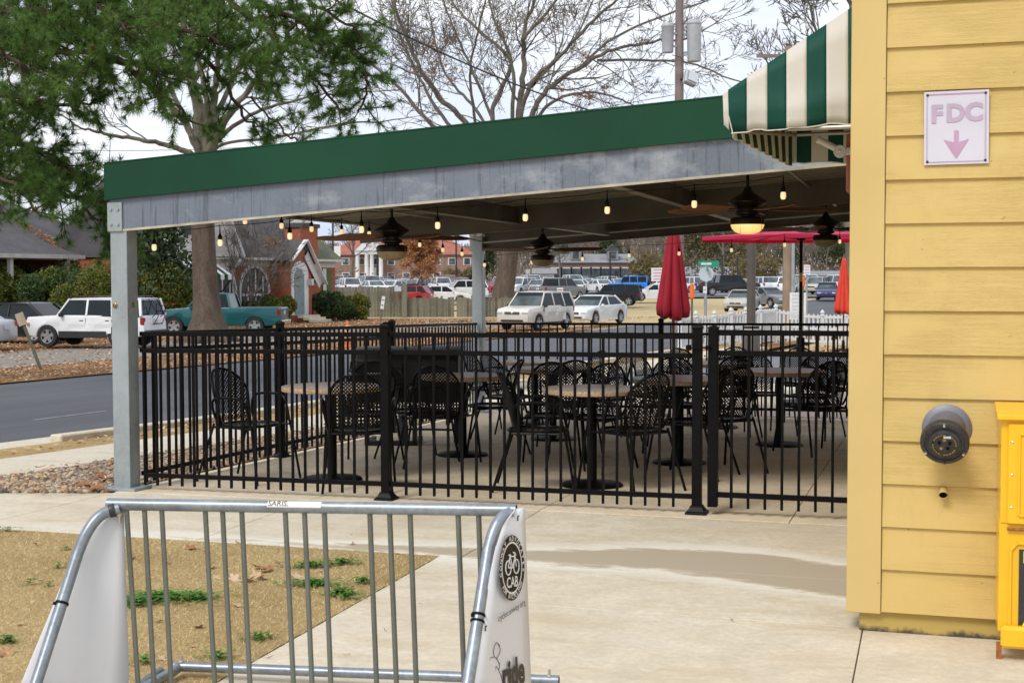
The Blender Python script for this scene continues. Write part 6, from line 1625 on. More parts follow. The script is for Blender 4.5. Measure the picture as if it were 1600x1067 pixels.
m = MB(); m.box((mxx(581), -.2, 1.6), (1.8, .2, 3.2)); m.build('door', M['white'], b)
b, W_, e_, r_ = bld_at('brick_apartments', 'long low brick apartment block with grey roof and small dormers, beyond the car park', 862, 1000, 232, 411, 396, M['brick2'], M['greyroof'], 14, (2,2), 9, winw=2.0)
for px in (900, 958):
    x_ = (px-862)/F*232; m = MB(); m.box((x_, 2.5, e_+1.3), (1.8, 3, 1.6)); d_ = m.build('dormer', M['greyroof'], b)
    m = MB(); m.prism([(-1.2,0),(1.2,0),(0,1.1)], (x_, .9, e_+2.1), (1,0,0), (0,0,1), (0,3.4,0)); m.build('dormer_roof', M['shingle'], d_)
    m = MB(); m.box((x_, .96, e_+1.3), (1.0, .06, 1.1)); m.build('pane', M['windowglass'], d_)
bld_at('grey_roof_hall', 'long low hall with pale grey roof left of the brown lamp pole', 1062, 1232, 225, 431, 417, M['offwhite'], M['greyroof'], 16, (0,0), 12)
bld_at('white_gable_house', 'small white house with grey roof beyond the car park near the orange red parasol', 1268, 1345, 215, 432, 424, M['offwhite'], M['greyroof'], 12, (0,0), 4)
bld_at('tan_garage', 'small tan garage with pale roof beside the tree with orange leaves', 836, 866, 226, 428, 419, M['offwhite'], M['greyroof'], 8, (0,0), 2)
# ------------------------------------------------------------------ wooden fence across the street
M['oldwood'] = simple('mossy_grey_fence_wood', (.105,.10,.068), .85, 0, .45, 1.2, .3, 20, .004, 'World')
_m = M['oldwood'].node_tree; _b = _m.nodes['Principled BSDF']; _l = _b.inputs['Base Color'].links[0].from_socket
_o = _m.nodes.new('ShaderNodeObjectInfo'); _x = _m.nodes.new('ShaderNodeMix'); _x.data_type = 'RGBA'; _m.links.new(_o.outputs['Random'], _x.inputs[0]); _m.links.new(_l, _x.inputs[6]); _x.inputs[7].default_value = (.20,.19,.14,1); _m.links.new(_x.outputs[2], _b.inputs['Base Color'])
wfen = thing('wooden_fence', 'weathered wooden board fence, tall then low, before the car park', 'fence', (0,0,0))
def wf_board(px, Y, w, h, pale=False):
    p = onY(px, Y); m = MB(); m.box((p.x, p.y, p.z + h/2 - .05), (w, .03, h)); return m.build('fence_board', M['oldwood'], wfen)
px = 522
while px < 632:
    wf_board(px, 86.5, .188, 1.93 + RND.uniform(-.03,.03)); px += .20/86.5*F
m = MB(); p = onY(632, 86.4); m.box((p.x, p.y-.05, p.z+1.0), (.32,.30,2.15)); m.build('fence_post', M['oldwood'], wfen)
m = MB(); p = onY(622, 86.2); m.box((p.x, p.y-.1, p.z+1.75), (.42,.03,.3)); m.build('notice', M['plate'], wfen)
px = 638
while px < 800:
    if 712 < px < 715 or RND.random() < .03: px += 4; continue
    wf_board(px, 86.5, .192, 1.22 + RND.uniform(-.07,.07)); px += .20/86.5*F
for k in range(7):
    p = onY(640 + k*25, 86.7); m = MB(); m.box((p.x, p.y+.03, p.z+.62), (.13,.12,1.32)); m.build('fence_post', M['oldwood'], wfen)
for z0_, z1_, a_, b_ in ((.35,.35,522,800), (1.0,1.0,522,800), (1.55,1.55,522,632)):
    pa_, pb_ = onY(a_, 86.6), onY(b_, 86.6); m = MB(); m.bar(pa_+Vector((0,0,z0_)), pb_+Vector((0,0,z1_)), .05, .09); m.build('fence_rail', M['oldwood'], wfen)
# ------------------------------------------------------------------ white picket fence beyond the parking bay
M['vinyl'] = simple('white_fence_vinyl', (.60,.61,.62), .5, 0, .04, 3)
wpf = thing('white_picket_fence', 'white picket fence with pointed posts beyond the patio and parking bay', 'fence', (0,0,0))
ptsf = [(1062, 489, 40), (1087, 487, 41), (1116, 486.5, 41.5), (1142, 482, 42), (1165, 481, 42.5), (1188, 478, 43), (1212, 476.5, 44), (1250, 484, 44), (1285, 486, 43.6), (1322, 486, 43), (1360, 487, 42.5), (1400, 488, 42)]
prev = None
for px, py, Y in ptsf:
    p = onY(px, Y); zt_ = max(at(px, py, Y).z, p.z + .95)
    m = MB(); m.box((p.x, p.y, (p.z+zt_-.18)/2), (.11,.11, zt_-.18-p.z)); po = m.build('post', M['vinyl'], wpf)
    m = MB(); m.lathe([(.085,-.18),(.085,-.15),(.04,-.12),(.075,-.08),(.06,-.03),(0,.03)], 10, (p.x, p.y, zt_)); m.build('post_finial', M['vinyl'], po)
    cur = (p, zt_-.22)
    if prev:
        (pa_, za_), (pb_, zb__) = prev, cur
        for f_ in (0, .38, .78):
            m = MB(); m.bar(Vector((pa_.x,pa_.y,za_-f_)), Vector((pb_.x,pb_.y,zb__-f_)), .04, .08); m.build('rail', M['vinyl'], wpf)
        L_ = (pb_-pa_).length; n_ = max(3, int(L_/.13))
        for k in range(1, n_):
            q_ = pa_.lerp(pb_, k/n_); zt2 = za_ + (zb__-za_)*k/n_ + .10
            m = MB(); w_ = .035; m.add([(q_.x-w_,q_.y-.01,q_.z+.05),(q_.x+w_,q_.y-.01,q_.z+.05),(q_.x+w_,q_.y-.01,zt2-.04),(q_.x,q_.y-.01,zt2),(q_.x-w_,q_.y-.01,zt2-.04)], [(0,1,2,3,4)])
            m.build('picket', M['vinyl'], wpf, fix=False)
    prev = cur
# teal slatted panels behind it
# ------------------------------------------------------------------ umbrellas
M['redcloth'] = simple('crimson_canvas', (.33,.006,.022), .75, 0, .15, 4, .2, 60)
M['pinkcloth'] = leafmat('bright_crimson_canvas', (.72,.04,.13), (.78,.05,.16), (.75,.045,.14), 4, .4)
M['orangecloth'] = simple('orange_red_canvas', (.62,.045,.02), .75, 0, .12, 4)
def closed_umbrella(label, px, Y, ztop, zbot, r, mat, ph, nf=8, pole=None, cat='umbrella'):
    p = onY(px, Y); um = thing('closed_parasol', label, cat, p)
    zt_, zb2 = ztop - p.z, zbot - p.z
    m = MB(); n = 64; rows = 14; vs = []; rr = random.Random(int(px))
    for i in range(rows+1):
        k = i/rows
        for j in range(n):
            a = 2*pi*j/n; fold = abs(sin(a*nf/2 + .25*sin(3*a) ))**.7
            R_ = r*(.16 + .84*(k**ph)) * (.62 + .38*fold*(.6+.5*k))
            if k > .96: R_ *= .90
            vs.append((R_*cos(a), R_*sin(a), zt_ - (zt_-zb2)*k + .05*k*fold*sin(a*2+1) ))
    m.add(vs, [(i*n+j, i*n+(j+1) % n, (i+1)*n+(j+1) % n, (i+1)*n+j) for i in range(rows) for j in range(n)])
    cv = m.build('canopy', mat, um, smooth=True, fix=False); md = cv.modifiers.new('t','SOLIDIFY'); md.thickness = .004
    m = MB(); m.tube([(0,0,0),(0,0,zt_+.06)], .022, 10); m.build('pole', pole or M['brownwood'], um, smooth=True)
    m = MB(); m.lathe([(.0,zt_+.10),(.025,zt_+.07),(.02,zt_+.03)], 10); m.build('finial', pole or M['brownwood'], um)
    m = MB(); m.lathe([(.26,.0),(.26,.05),(.05,.09),(.035,.3)], 20); m.build('stand', M['black'], um, smooth=True)
    return um
Yu = 19.0
closed_umbrella('tall closed dark crimson patio umbrella beyond the back fence', 1052, Yu, at(1052, 335, Yu).z, at(1052, 496, Yu).z, .245, M['redcloth'], .85, 7)
Yr = 37.0
closed_umbrella('small closed orange red umbrella near the white picket fence, beside the yellow building', 1318, Yr, at(1318, 404, Yr).z, at(1318, 490, Yr).z, .26, M['orangecloth'], .75, 8)
# open one
Yo = 19.0; p = onY(1251, Yo)
ou = thing('open_parasol', 'wide open crimson patio umbrella on a slim black pole beyond the back fence', 'umbrella', p)
zr1 = at(1251, 371, Yo).z - p.z; m = MB(); vs = [(0,0,zr1+.10)]; n = 8; Ru = 1.47
for k in range(n):
    a = 2*pi*k/n + .25; vs += [(Ru*cos(a), Ru*sin(a), zr1-.01)]
for k in range(n):
    a = 2*pi*k/n + .25; vs += [(Ru*cos(a)*1.0, Ru*sin(a)*1.0, zr1-.055)]
fs = [(0, 1+k, 1+(k+1) % n) for k in range(n)] + [(1+k, 9+k, 9+(k+1) % n, 1+(k+1) % n) for k in range(n)]
m.add(vs, fs); cv = m.build('canopy', M['pinkcloth'], ou, fix=False); md = cv.modifiers.new('t','SOLIDIFY'); md.thickness = .004
for k in range(n):
    a = 2*pi*k/n + .25; m = MB(); m.tube([(.03*cos(a),.03*sin(a),zr1+.085),(Ru*cos(a)*.98,Ru*sin(a)*.98,zr1-.015)], .008, 5); m.tube([(.04*cos(a),.04*sin(a),zr1-.03),(Ru*.5*cos(a),Ru*.5*sin(a),zr1+.03)], .007, 5); m.build('rib', M['black'], ou)
m = MB(); m.tube([(0,0,0),(0,0,zr1+.14)], .024, 12); m.build('pole', M['black'], ou, smooth=True)
m = MB(); m.lathe([(.026,zr1-.62),(.026,zr1-.50)], 12); m.build('pole_joint', M['brass'], ou)
m = MB(); m.lathe([(.03,zr1-.06),(.06,zr1-.05),(.06,zr1-.02),(.03,zr1)], 12); m.build('hub', M['black'], ou); 
m = MB(); m.box((0,0,.85), (.10,.10,.20)); m.tube([(.05,0,.85),(.12,0,.83)], .01, 6); m.build('crank_box', M['black'], ou, bevel=.01)
m = MB(); m.lathe([(.28,.0),(.28,.06),(.05,.1),(.04,.3)], 20); m.build('stand', M['black'], ou, smooth=True)
# ------------------------------------------------------------------ poles
p = onY(1173.5, 33)
lp = thing('lamp_post', 'thick dark brown lamp post with ringed base behind the patio', 'lamp post', p)
M['brownpole'] = simple('brown_painted_steel', (.085,.07,.058), .45, 0, .15, 3)
m = MB(); m.lathe([(.22,0),(.22,.62),(.20,.66),(.235,.68),(.235,.71),(.19,.73),(.21,.78),(.21,.80),(.17,.82),(.105,.84),(.105,.85)], 28); m.build('base', M['brownpole'], lp, smooth=True)
for zz in (.695, .79):
    m = MB(); m.lathe([(.238,zz-.012),(.243,zz),(.238,zz+.012)], 28); m.build('base_ring', M['offwhite'], lp, smooth=True)
m = MB(); m.tube([(0,0,.8),(0,0,4.2)], [.108,.10], 20); m.build('pole', M['brownpole'], lp, smooth=True)
m = MB(); m.lathe([(.1,4.2),(.16,4.25),(.16,4.3)], 16); m.lathe([(.16,4.3),(.22,4.45),(.20,4.7),(.08,4.85),(0,4.88)], 16); m.build('lantern', M['offwhite'], lp, smooth=True)
# utility pole with transformers
Yp = 48.0; p = onY(1060, Yp)
M['polewood'] = simple('weathered_pole_wood', (.22,.17,.16), .85, 0, .25, 2, .4, 40, .004, 'World')
M['tgrey'] = simple('transformer_grey', (.40,.42,.44), .5, .1, .1, 3)
up = thing('utility_pole', 'tall wooden utility pole carrying two grey transformers and a floodlight', 'utility pole', p)
pr = 6.8/F*Yp; Ht = 14.0
m = MB(); m.tube([(0,0,0),(0,0,Ht)], [pr*1.25, pr*.86], 14); m.build('pole', M['polewood'], up, smooth=True)
m = MB(); m.box((0,-.2,Ht-.6), (2.6,.12,.14)); m.build('crossarm', M['polewood'], up)
def pz_(py): return at(1060, py, Yp).z - p.z
def pxo(px): return (px-1060)/F*Yp
tr_ = {}
for (xa, xb, y0, y1) in ((1031,1051.5,44,84), (1070,1094,40,98)):
    r_ = (xb-xa)/2/F*Yp*.96; cx_ = pxo((xa+xb)/2); m = MB(); z0_, z1_ = pz_(y1), pz_(y0)
    m.lathe([(r_*.86,z0_),(r_*.90,z0_+.05),(r_*.98,z1_-.02),(r_*1.05,z1_),(r_*1.05,z1_+.04),(r_*.8,z1_+.12),(0,z1_+.14)], 24, (cx_,-.12,0)); tr = m.build('transformer', M['tgrey'], up, smooth=True)
    for dx in (-.12, .12):
        m = MB(); m.lathe([(.03,0),(.05,.04),(.03,.08),(.05,.12),(.03,.16),(.02,.26),(0,.27)], 8, (cx_+dx, -.1, z1_+.1)); m.build('bushing', M['tgrey'], tr)
    for f_ in (.25, .75):
        zz = z0_ + (z1_-z0_)*f_; m = MB(); m.box((cx_*.55, -.08, zz), (abs(cx_)*.6, .08, .06)); m.build('bracket', M['galv'], tr)
m = MB(); m.box((pxo(1083), -.1, (pz_(57)+pz_(78))/2), (.04,.5,.40)); 
zf = pz_(126)
m = MB(); R3_ = Matrix.Rotation(radians(12), 3, 'Y') @ Matrix.Rotation(radians(-25), 3, 'X') @ Matrix.Rotation(radians(20), 3, 'Z')
m.box((pxo(1075), -.35, zf), (.46,.22,.50), R3=R3_); fl2 = m.build('floodlight', M['tgrey'], up, bevel=.03)
m = MB(); m.box(Vector((pxo(1077), -.35, zf+.02)) + R3_ @ Vector((0,-.12,0)), (.36,.012,.38), R3=R3_); m.build('lens', M['headlamp'], fl2)
m = MB(); m.tube([(0,-.1,zf),(pxo(1070),-.3,zf)], .04, 8); m.tube([(pxo(1094),-.1,pz_(46)),(pxo(1099),-.1,pz_(75)),(pxo(1101),-.1,pz_(105)),(pxo(1088),-.3,pz_(115))], .012, 5); m.tube([(pxo(1048),-.15,pz_(88)),(pxo(1060),-.25,pz_(92)),(pxo(1072),-.2,pz_(104))], .012, 5); m.build('cable', M['trimblack'], up)
# other poles
def plain_pole(name, label, px, Y, r, top_py, mat, cat, extra=None):
    p = onY(px, Y); h = at(px, top_py, Y).z - p.z; o = thing(name, label, cat, p)
    m = MB(); m.tube([(0,0,0),(0,0,h)], [r, r*.85], 10); m.build('pole', mat, o, smooth=True); return o, h
M['tanpole'] = simple('tan_pole_wood', (.30,.22,.15), .85, 0, .2, 1.5, kind='World')
o, h = plain_pole('wooden_pole', 'tan wooden utility pole with a crossarm, beyond the white picket fence', 1229, 52, .165, 74, M['tanpole'], 'utility pole'); wpole, wh = o, h
plain_pole('steel_pole', 'slim galvanised pole right beside the tan wooden pole', 1238.5, 50, .07, 330, M['galv'], 'pole')
o, h = wpole, wh
m = MB(); m.box((0,0,h-.35), (2.4,.1,.12)); m.build('crossarm', M['polewood'], o)
for dx in (-1.1, -.35, .55):
    m = MB(); m.lathe([(.03,0),(.06,.05),(.03,.1),(.06,.15),(.0,.2)], 8, (dx,0,h-.28)); m.build('insulator', M['tgrey'], o)
plain_pole('utility_pole', 'distant slim pole above the hipped roof at far left', 24, 105, .14, 290, M['polewood'], 'utility pole')
# street name sign
p = onY(1103, 66); o = thing('street_name_sign', 'green street name blade above a stop sign seen from behind, on a grey post', 'street sign', p)
hS = at(1103, 413, 66).z - p.z
M['sgreen'] = simple('sign_green', (.01,.28,.17), .4, 0, .1, 10)
m = MB(); m.tube([(0,0,0),(0,0,hS)], .05, 8); m.build('post', M['galv'], o)
m = MB(); m.box((.12,0,hS), (1.0,.04,.28)); bl_ = m.build('name_blade', M['sgreen'], o); m = MB(); m.box((.02,0,hS-.22), (.04,.8,.24)); m.build('name_blade', M['sgreen'], o)
m = MB(); m.box((.0,-.03,hS+.0), (.5,.01,.10)); m.build('blade_print', M['inkwhite'], bl_)
zst = at(1103, 429, 66).z - p.z; m = MB(); m.lathe([(0,-.01),(.38,-.01),(.38,.01),(0,.01)], 8, (0,-.06,zst), (0,1,0)); m.build('octagon_panel', M['plate'], o)
def small_sign(name, label, px, Y, py0, py1, w, mat, tilt=0, printmat=None, lines=0):
    p = onY(px, Y); o = thing(name, label, 'sign', p); z1_, z0_ = at(px, py0, Y).z - p.z, at(px, py1, Y).z - p.z
    A_ = Matrix.Rotation(radians(tilt), 4, 'Y')
    m = MB(); m.M = A_; m.box((0,0,(z1_)/2), (.06,.06,z1_)); m.build('post', M['galv'] if tilt == 0 else M['oldwood'], o)
    m = MB(); m.M = A_; m.box((0,-.045,(z0_+z1_)/2), (w,.02,z1_-z0_)); pn = m.build('panel', mat, o)
    for k in range(lines):
        m = MB(); m.M = A_; m.box((0,-.058,z0_+(z1_-z0_)*(k+.7)/(lines+.4)), (w*.7,.004,(z1_-z0_)*.08)); m.build('print_line', printmat, pn)
    return o
small_sign('parking_sign', 'small white sign with red lines on a grey post right of the open umbrella pole', 1260, 52, 415, 430, .24, M['white'], 0, M['signpink2'], 3)
small_sign('street_sign', 'small white post sign between the closed crimson umbrella and the beige sedan', 1101, 60, 448, 459, .16, M['white'], 0, M['galvpipe'], 1)
small_sign('parking_sign', 'white and red parking sign in the car park left of the closed crimson umbrella', 1028, 120, 419, 440, 1.2, M['white'], 0, M['signpink2'], 4)
small_sign('lot_sign', 'small white sign on a short pole left of the white sedan', 875, 92, 450, 462, .42, M['white'], 0, M['signpink2'], 3)
small_sign('lot_sign', 'small pale sign on a pole just right of the big oak trunk', 825, 95, 421, 428, .30, M['plate'], 0)
small_sign('leaning_sign', 'small tan plank sign on a leaning post on the leafy verge at far left', 62, 32.5, 482, 502, .20, simple('tan_board', (.42,.36,.26), .7), -20)
o = small_sign('leaning_sign', 'white vertical sign on a thin leaning post before the wooden fence', 593, 66, 462, 482, .16, M['white'], 8, M['galvpipe'], 2)
small_sign('info_board', 'tall white notice board with grey text beyond the white picket fence', 1246, 47, 458, 500, .56, M['white'], 0, M['plate'], 7)
# orange marker bags / cone
p = onY(1081, 40); o = thing('marker_post', 'orange topped marker post right of the closed crimson umbrella', 'post', p); z1_, z0_ = at(1081,443,40).z-p.z, at(1081,468,40).z-p.z
M['orange'] = simple('safety_orange', (.80,.16,.015), .5, 0, .1, 5)
m = MB(); m.tube([(0,0,0),(0,0,z0_)], .035, 6); m.build('pole', M['oldwood'], o); m = MB(); m.lathe([(.04,z0_),(.07,z0_+.04),(.065,z1_-.04),(.0,z1_)], 10); m.build('sleeve', M['orange'], o)
p = onY(1254, 40); o = thing('marker_post', 'orange sleeve behind the open umbrella pole', 'post', p); z1_, z0_ = at(1254,433,40).z-p.z, at(1254,450,40).z-p.z
m = MB(); m.tube([(0,0,0),(0,0,z0_)], .03, 6); m.build('pole', M['oldwood'], o); m = MB(); m.lathe([(.04,z0_),(.065,z0_+.04),(.06,z1_-.04),(.0,z1_)], 10); m.build('sleeve', M['orange'], o)
p = onY(543, 44); o = thing('traffic_cone', 'slim orange and white channeliser cone on the street edge beyond the side fence', 'traffic cone', p); z1_ = at(543,503,44).z-p.z
m = MB(); m.lathe([(.16,0),(.16,.05),(.07,.06),(.065,z1_),(0,z1_+.02)], 12); cn = m.build('body', M['orange'], o, smooth=True); m = MB(); m.lathe([(.069,z1_*.45),(.068,z1_*.65)], 12); m.lathe([(.068,z1_*.75),(.067,z1_*.88)], 12); m.build('reflective_band', M['white'], cn)
# street lights in the car park
for px, Y, tp, lab in ((805,170,352,'thin dark parking lot pole beside the big oak trunk'), (713,160,366,'thin dark parking lot pole right of the tree with orange leaves'), (953,165,395,'thin dark parking lot pole left of the blue off roader'), (590,150,398,'thin grey parking lot pole before the mansion portico'),
                       (1128,168,400,'thin black parking lot pole above the black pickup'), (1152,168,402,'thin black parking lot pole left of the brown lamp post')):
    o, h = plain_pole('parking_lot_pole', lab, px, Y, .11, tp, M['trimblack'], 'light pole')
    m = MB(); m.box((.35,0,h), (.9,.3,.12)); m.build('lamp_head', M['trimblack'], o)
# banner pole near the mansion
o, h = plain_pole('banner_pole', 'pole with two small white banners above the mossy roof end', 521, 110, .09, 330, M['trimblack'], 'pole')
for py0, py1 in ((365,378), (384,400)):
    z1_, z0_ = at(521,py0,110).z-o.location.z, at(521,py1,110).z-o.location.z; m = MB(); m.box((.3,0,(z0_+z1_)/2), (.6,.04,z1_-z0_)); m.build('banner', M['white'], o)
# overhead wires
def wire(label, a, b, sag, r=.012):
    a, b = Vector(a), Vector(b); o = thing('overhead_wire', label, 'wire', a); m = MB()
    m.tube([ (b-a)*k/20 + Vector((0,0,-sag*4*(k/20)*(1-k/20))) for k in range(21)], r, 5); m.build('strand', M['trimblack'], o, smooth=True)
wire('thick black cable sagging across the bare oak from upper left', at(470,-30,30), at(1060,205,48), .5, .024)
wire('thin wire low across the sky behind the pine and the bare oak', at(-60,225,60), at(1060,148,48), .9, .012)
wire('very thin wire rising to the upper right corner above the transformer', at(1085,20,48), at(1140,-60,30), .1, .008)
wire('thin wire from the transformer pole towards the striped awning', at(1062,-12,48), at(1360,190,60), .3, .008)
# ================================================================== TREES
def barkmat(name, c1, c2, sc=3):
    t = NT(name); v = t.coord('World', (1,1,.35)); n1 = t.noise(v, sc, 5, .7); n2 = t.noise(v, sc*8, 4, .7)
    t.col(t.mix(t.ramp(n2, [(.4,(0,)*3),(.65,(.7,)*3)]), t.ramp(n1, [(.4, c1), (.62, c2)]), sh(c1, .5))); t.rough(.9); t.b.inputs['Specular IOR Level'].default_value = .15
    t.bump(n2, .7, .02); return t.mat
M['bark'] = barkmat('brown_bark', (.105,.078,.058), (.17,.13,.10))
M['syc'] = barkmat('pale_mottled_bark', (.11,.095,.065), (.26,.24,.185), 1.6)
M['twig'] = barkmat('grey_twig_bark', (.14,.125,.105), (.23,.21,.175))
M['woodbark'] = barkmat('distant_bark_hazed', (.17,.14,.12), (.26,.22,.19), 1)  # bark of the far woods, lightened with haze in the colour
M['pinebark'] = barkmat('pine_bark', (.07,.05,.035), (.12,.085,.06))
M['needle'] = leafmat('pine_needles', (.045,.105,.022), (.10,.19,.035), (.17,.28,.065), .55, .4)
M['needle2'] = leafmat('far_evergreen', (.035,.06,.03), (.07,.10,.04), (.05,.08,.03), .3, .2)
M['oakleaf'] = leafmat('brown_clinging_leaves', (.30,.12,.05), (.42,.19,.08), (.50,.27,.13), 1.2, .35)
M['shrub'] = leafmat('yellow_green_shrub_leaves', (.045,.08,.014), (.15,.125,.035), (.20,.23,.04), .5, .3)
M['shrubdark'] = leafmat('dark_green_shrub_leaves', (.018,.04,.016), (.05,.085,.022), (.08,.13,.04), .8, .2)
M['scrub'] = leafmat('brown_twig_scrub_hazed', (.17,.135,.115), (.25,.21,.18), (.28,.23,.19), .25, .1)  # lightened browns: haze over the far woods put into the colour
class TM:   # fast tube collector
    def __init__(s): s.v = []; s.f = []
    def tube(s, pts, rs, n):
        k = len(pts); o = len(s.v); prev = None
        for i in range(k):
            t = pts[min(i+1,k-1)] - pts[max(i-1,0)]
            if t.length < 1e-9: t = Vector((0,0,1))
            t.normalize()
            if prev is None: x = (Vector((0,0,1)) if abs(t.z) < .9 else Vector((1,0,0))).cross(t).normalized()
            else:
                x = prev - t*prev.dot(t); x = x.normalized() if x.length > 1e-6 else t.orthogonal().normalized()
            prev = x; y = t.cross(x); p = pts[i]; r = rs[i]
            for j in range(n):
                a = 2*pi*j/n; s.v.append(tuple(p + (x*cos(a) + y*sin(a))*r))
        for i in range(k-1):
            for j in range(n): j2 = (j+1) % n; s.f.append((o+i*n+j, o+i*n+j2, o+(i+1)*n+j2, o+(i+1)*n+j))
    def obj(s, name, mat, parent=None, smooth=True):
        return mesh_obj(name, s.v, s.f, mat, parent, smooth=smooth)
def randdir(r): 
    z = r.uniform(-1,1); a = r.uniform(0, 2*pi); q = sqrt(1-z*z); return Vector((q*cos(a), q*sin(a), z))
TIPS = []
def grow(tm, p, d, L, r, depth, rng, up=.12, wander=.17, kids_=(3,5), minr=.006, tips=None, shrink=.62, sides=None):
    seg = max(3, min(6, int(L/.5)+2)) if depth > 0 else 3
    pts = [p.copy()]; dd = d.normalized(); dirs = [dd.copy()]
    for i in range(seg):
        dd = (dd + randdir(rng)*wander + Vector((0,0,up*.5))).normalized(); pts.append(pts[-1] + dd*L/seg); dirs.append(dd.copy())
    r1 = max(minr, r*.42)
    n = sides or (8 if r > .10 else 5 if r > .03 else 3)
    tm.tube(pts, [r + (r1-r)*i/seg for i in range(seg+1)], n)
    if tips is not None and depth <= 1: tips.append((pts[-1], dd.copy())); tips.append((pts[len(pts)//2], dd.copy()))
    if depth <= 0: return
    nk = rng.randint(*kids_) 
    for k in range(nk):
        f = rng.uniform(.25, 1.0) if k < nk-1 else 1.0
        i = min(int(f*seg), seg-1); q = pts[i].lerp(pts[i+1], f*seg-i); base = dirs[i+1]
        side = randdir(rng); side = (side - base*side.dot(base)); 
        if side.length < 1e-3: continue
        side.normalize(); ang = rng.uniform(.45, 1.05) if k < nk-1 else .25
        nd = base*cos(ang) + side*sin(ang)
        grow(tm, q, nd, L*rng.uniform(shrink-.12, shrink+.12)*(1-.25*f), max(minr, (r + (r1-r)*f)*.62), depth-1, rng, up, wander, kids_, minr, tips, shrink, sides)
def guided(tm, pts, r0, r1, rng, dens, L0, depth, up=.12, tips=None, minr=.006, r_ch=.45, start=.15, kids_=(3,5), shrink=.62):
    # resample with Catmull-Rom and throw side branches
    P_ = [Vector(p) for p in pts]; out = []
    for i in range(len(P_)-1):
        a, b, c, d = P_[max(i-1,0)], P_[i], P_[i+1], P_[min(i+2, len(P_)-1)]
        for k in range(6):
            t = k/6; out.append(.5*((2*b) + (c-a)*t + (2*a-5*b+4*c-d)*t*t + (3*b-a-3*c+d)*t**3))
    out.append(P_[-1]); N = len(out)
    out = [q + randdir(rng)*r0*.25 for q in out]; out[0] = P_[0]
    rs = [r0 + (r1-r0)*(i/(N-1))**.8 for i in range(N)]
    tm.tube(out, rs, 10 if r0 > .15 else 7)
    tot = sum((out[i+1]-out[i]).length for i in range(N-1)); nb = int(tot*dens)
    for k in range(nb):
        f = start + (1-start)*(k + rng.random())/nb; i = min(int(f*(N-1)), N-2); q = out[i]; t = (out[i+1]-out[i]).normalized()
        side = randdir(rng); side -= t*side.dot(t); side.normalize(); ang = rng.uniform(.5, 1.15)
        grow(tm, q, t*cos(ang)+side*sin(ang), L0*rng.uniform(.6,1.15)*(1.15-.55*f), max(minr, rs[i]*r_ch), depth, rng, up, .22, kids_, minr, tips, shrink)
    grow(tm, out[-1], (out[-1]-out[-3]).normalized(), L0*.8, max(minr, r1), depth, rng, up, .2, kids_, minr, tips, shrink)
def leafquads(name, items, mat, parent, rng, s0, s1):
    vs, fs = [], []
    for p in items:
        u = randdir(rng)*rng.uniform(s0, s1); w = randdir(rng).cross(u)
        if w.length < 1e-6: continue
        w = w.normalized()*u.length*.55; o = len(vs)
        vs += [tuple(p-u), tuple(p+w), tuple(p+u), tuple(p-w)]; fs.append((o,o+1,o+2,o+3))
    return mesh_obj(name, vs, fs, mat, parent)
def rebase(o, ob):  # put the mesh vertices relative to the thing's base
    ob.data.transform(Matrix.Translation(-Vector(o.location)))
# ---- big bare oak behind the wooden fence
rng = random.Random(5)
Yo_ = 92; p = onY(790, Yo_)
oak = thing('bare_oak', 'huge bare spreading oak with a few brown leaves, rising behind the canopy centre', 'tree', p)
tm = TM()
tr = [at(787, 470, Yo_), at(787, 452, Yo_), at(792, 425, Yo_), at(796, 395, Yo_), at(799, 360, Yo_), at(800, 310, Yo_)]
tm.tube(tr, [.86, .72, .63, .60, .58, .5], 16); o = tm.obj('trunk', M['bark'], oak); rebase(oak, o)
tm = TM(); tips = []
fork = at(800, 325, Yo_)
OL = [([(803,250),(810,184),(818,112),(820,52),(836,0),(850,-60)], .33, 0), ([(812,240),(830,182),(856,140),(904,108),(950,82),(1020,66),(1075,62)], .26, -2), ([(815,240),(844,180),(880,152),(936,146),(985,162)], .17, 3),
      ([(790,250),(770,188),(778,150),(800,100),(776,40),(760,-20)], .22, 2), ([(780,270),(724,188),(680,144),(640,72),(616,0),(600,-50)], .25, -3), ([(775,275),(700,192),(655,120),(624,48),(606,-30)], .17, 3),
      ([(770,270),(676,196),(620,132),(572,92),(540,62)], .19, 0), ([(790,270),(752,182),(712,136),(690,100),(676,40)], .15, 4), ([(800,200),(800,100),(744,44),(708,4),(690,-50)], .17, 3),
      ([(815,180),(836,124),(868,96),(920,40),(965,0),(1010,-40)], .20, -3), ([(904,108),(960,60),(1040,25),(1100,5)], .12, 2), ([(940,95),(1010,95),(1080,100),(1130,120)], .10, -2), ([(820,60),(870,0),(900,-60)], .14, -2), ([(836,130),(900,60),(935,-20)], .13, 4),
      ([(745,200),(735,120),(745,60),(760,0)], .12, -4), ([(790,240),(760,160),(725,80),(700,20),(680,-40)], .14, 5)]
for pl, r0, dy in OL:
    pts = [fork if r0 > .145 else at(pl[0][0], pl[0][1], Yo_)] + [at(x, y, Yo_ + dy*(i+1)/len(pl)*1.6) for i, (x, y) in enumerate(pl)]
    guided(tm, pts, r0*1.1, .055, rng, .58, 4.8, 3, .10, tips, .016, .42, .38, (3,5), .62)
o = tm.obj('crown', M['twig'], oak, smooth=False); rebase(oak, o)
print('oak tris', len(tm.f)*2, len(tips))
lv = []
cent = [at(x, y, Yo_) for x, y in [(665,130),(700,160),(640,150),(720,175),(870,125),(895,118),(600,185),(590,195),(655,185),(690,100),(630,190),(560,190)]]
for tp, d in tips:
    near = min((tp-c).length for c in cent)
    if near < 2.0 and rng.random() < .4:
        for k in range(4): lv.append(tp + randdir(rng)*rng.uniform(0,.5))
    elif rng.random() < .01: lv.append(tp)
o = leafquads('clinging_leaves', lv, M['oakleaf'], oak, rng, .07, .14); rebase(oak, o)
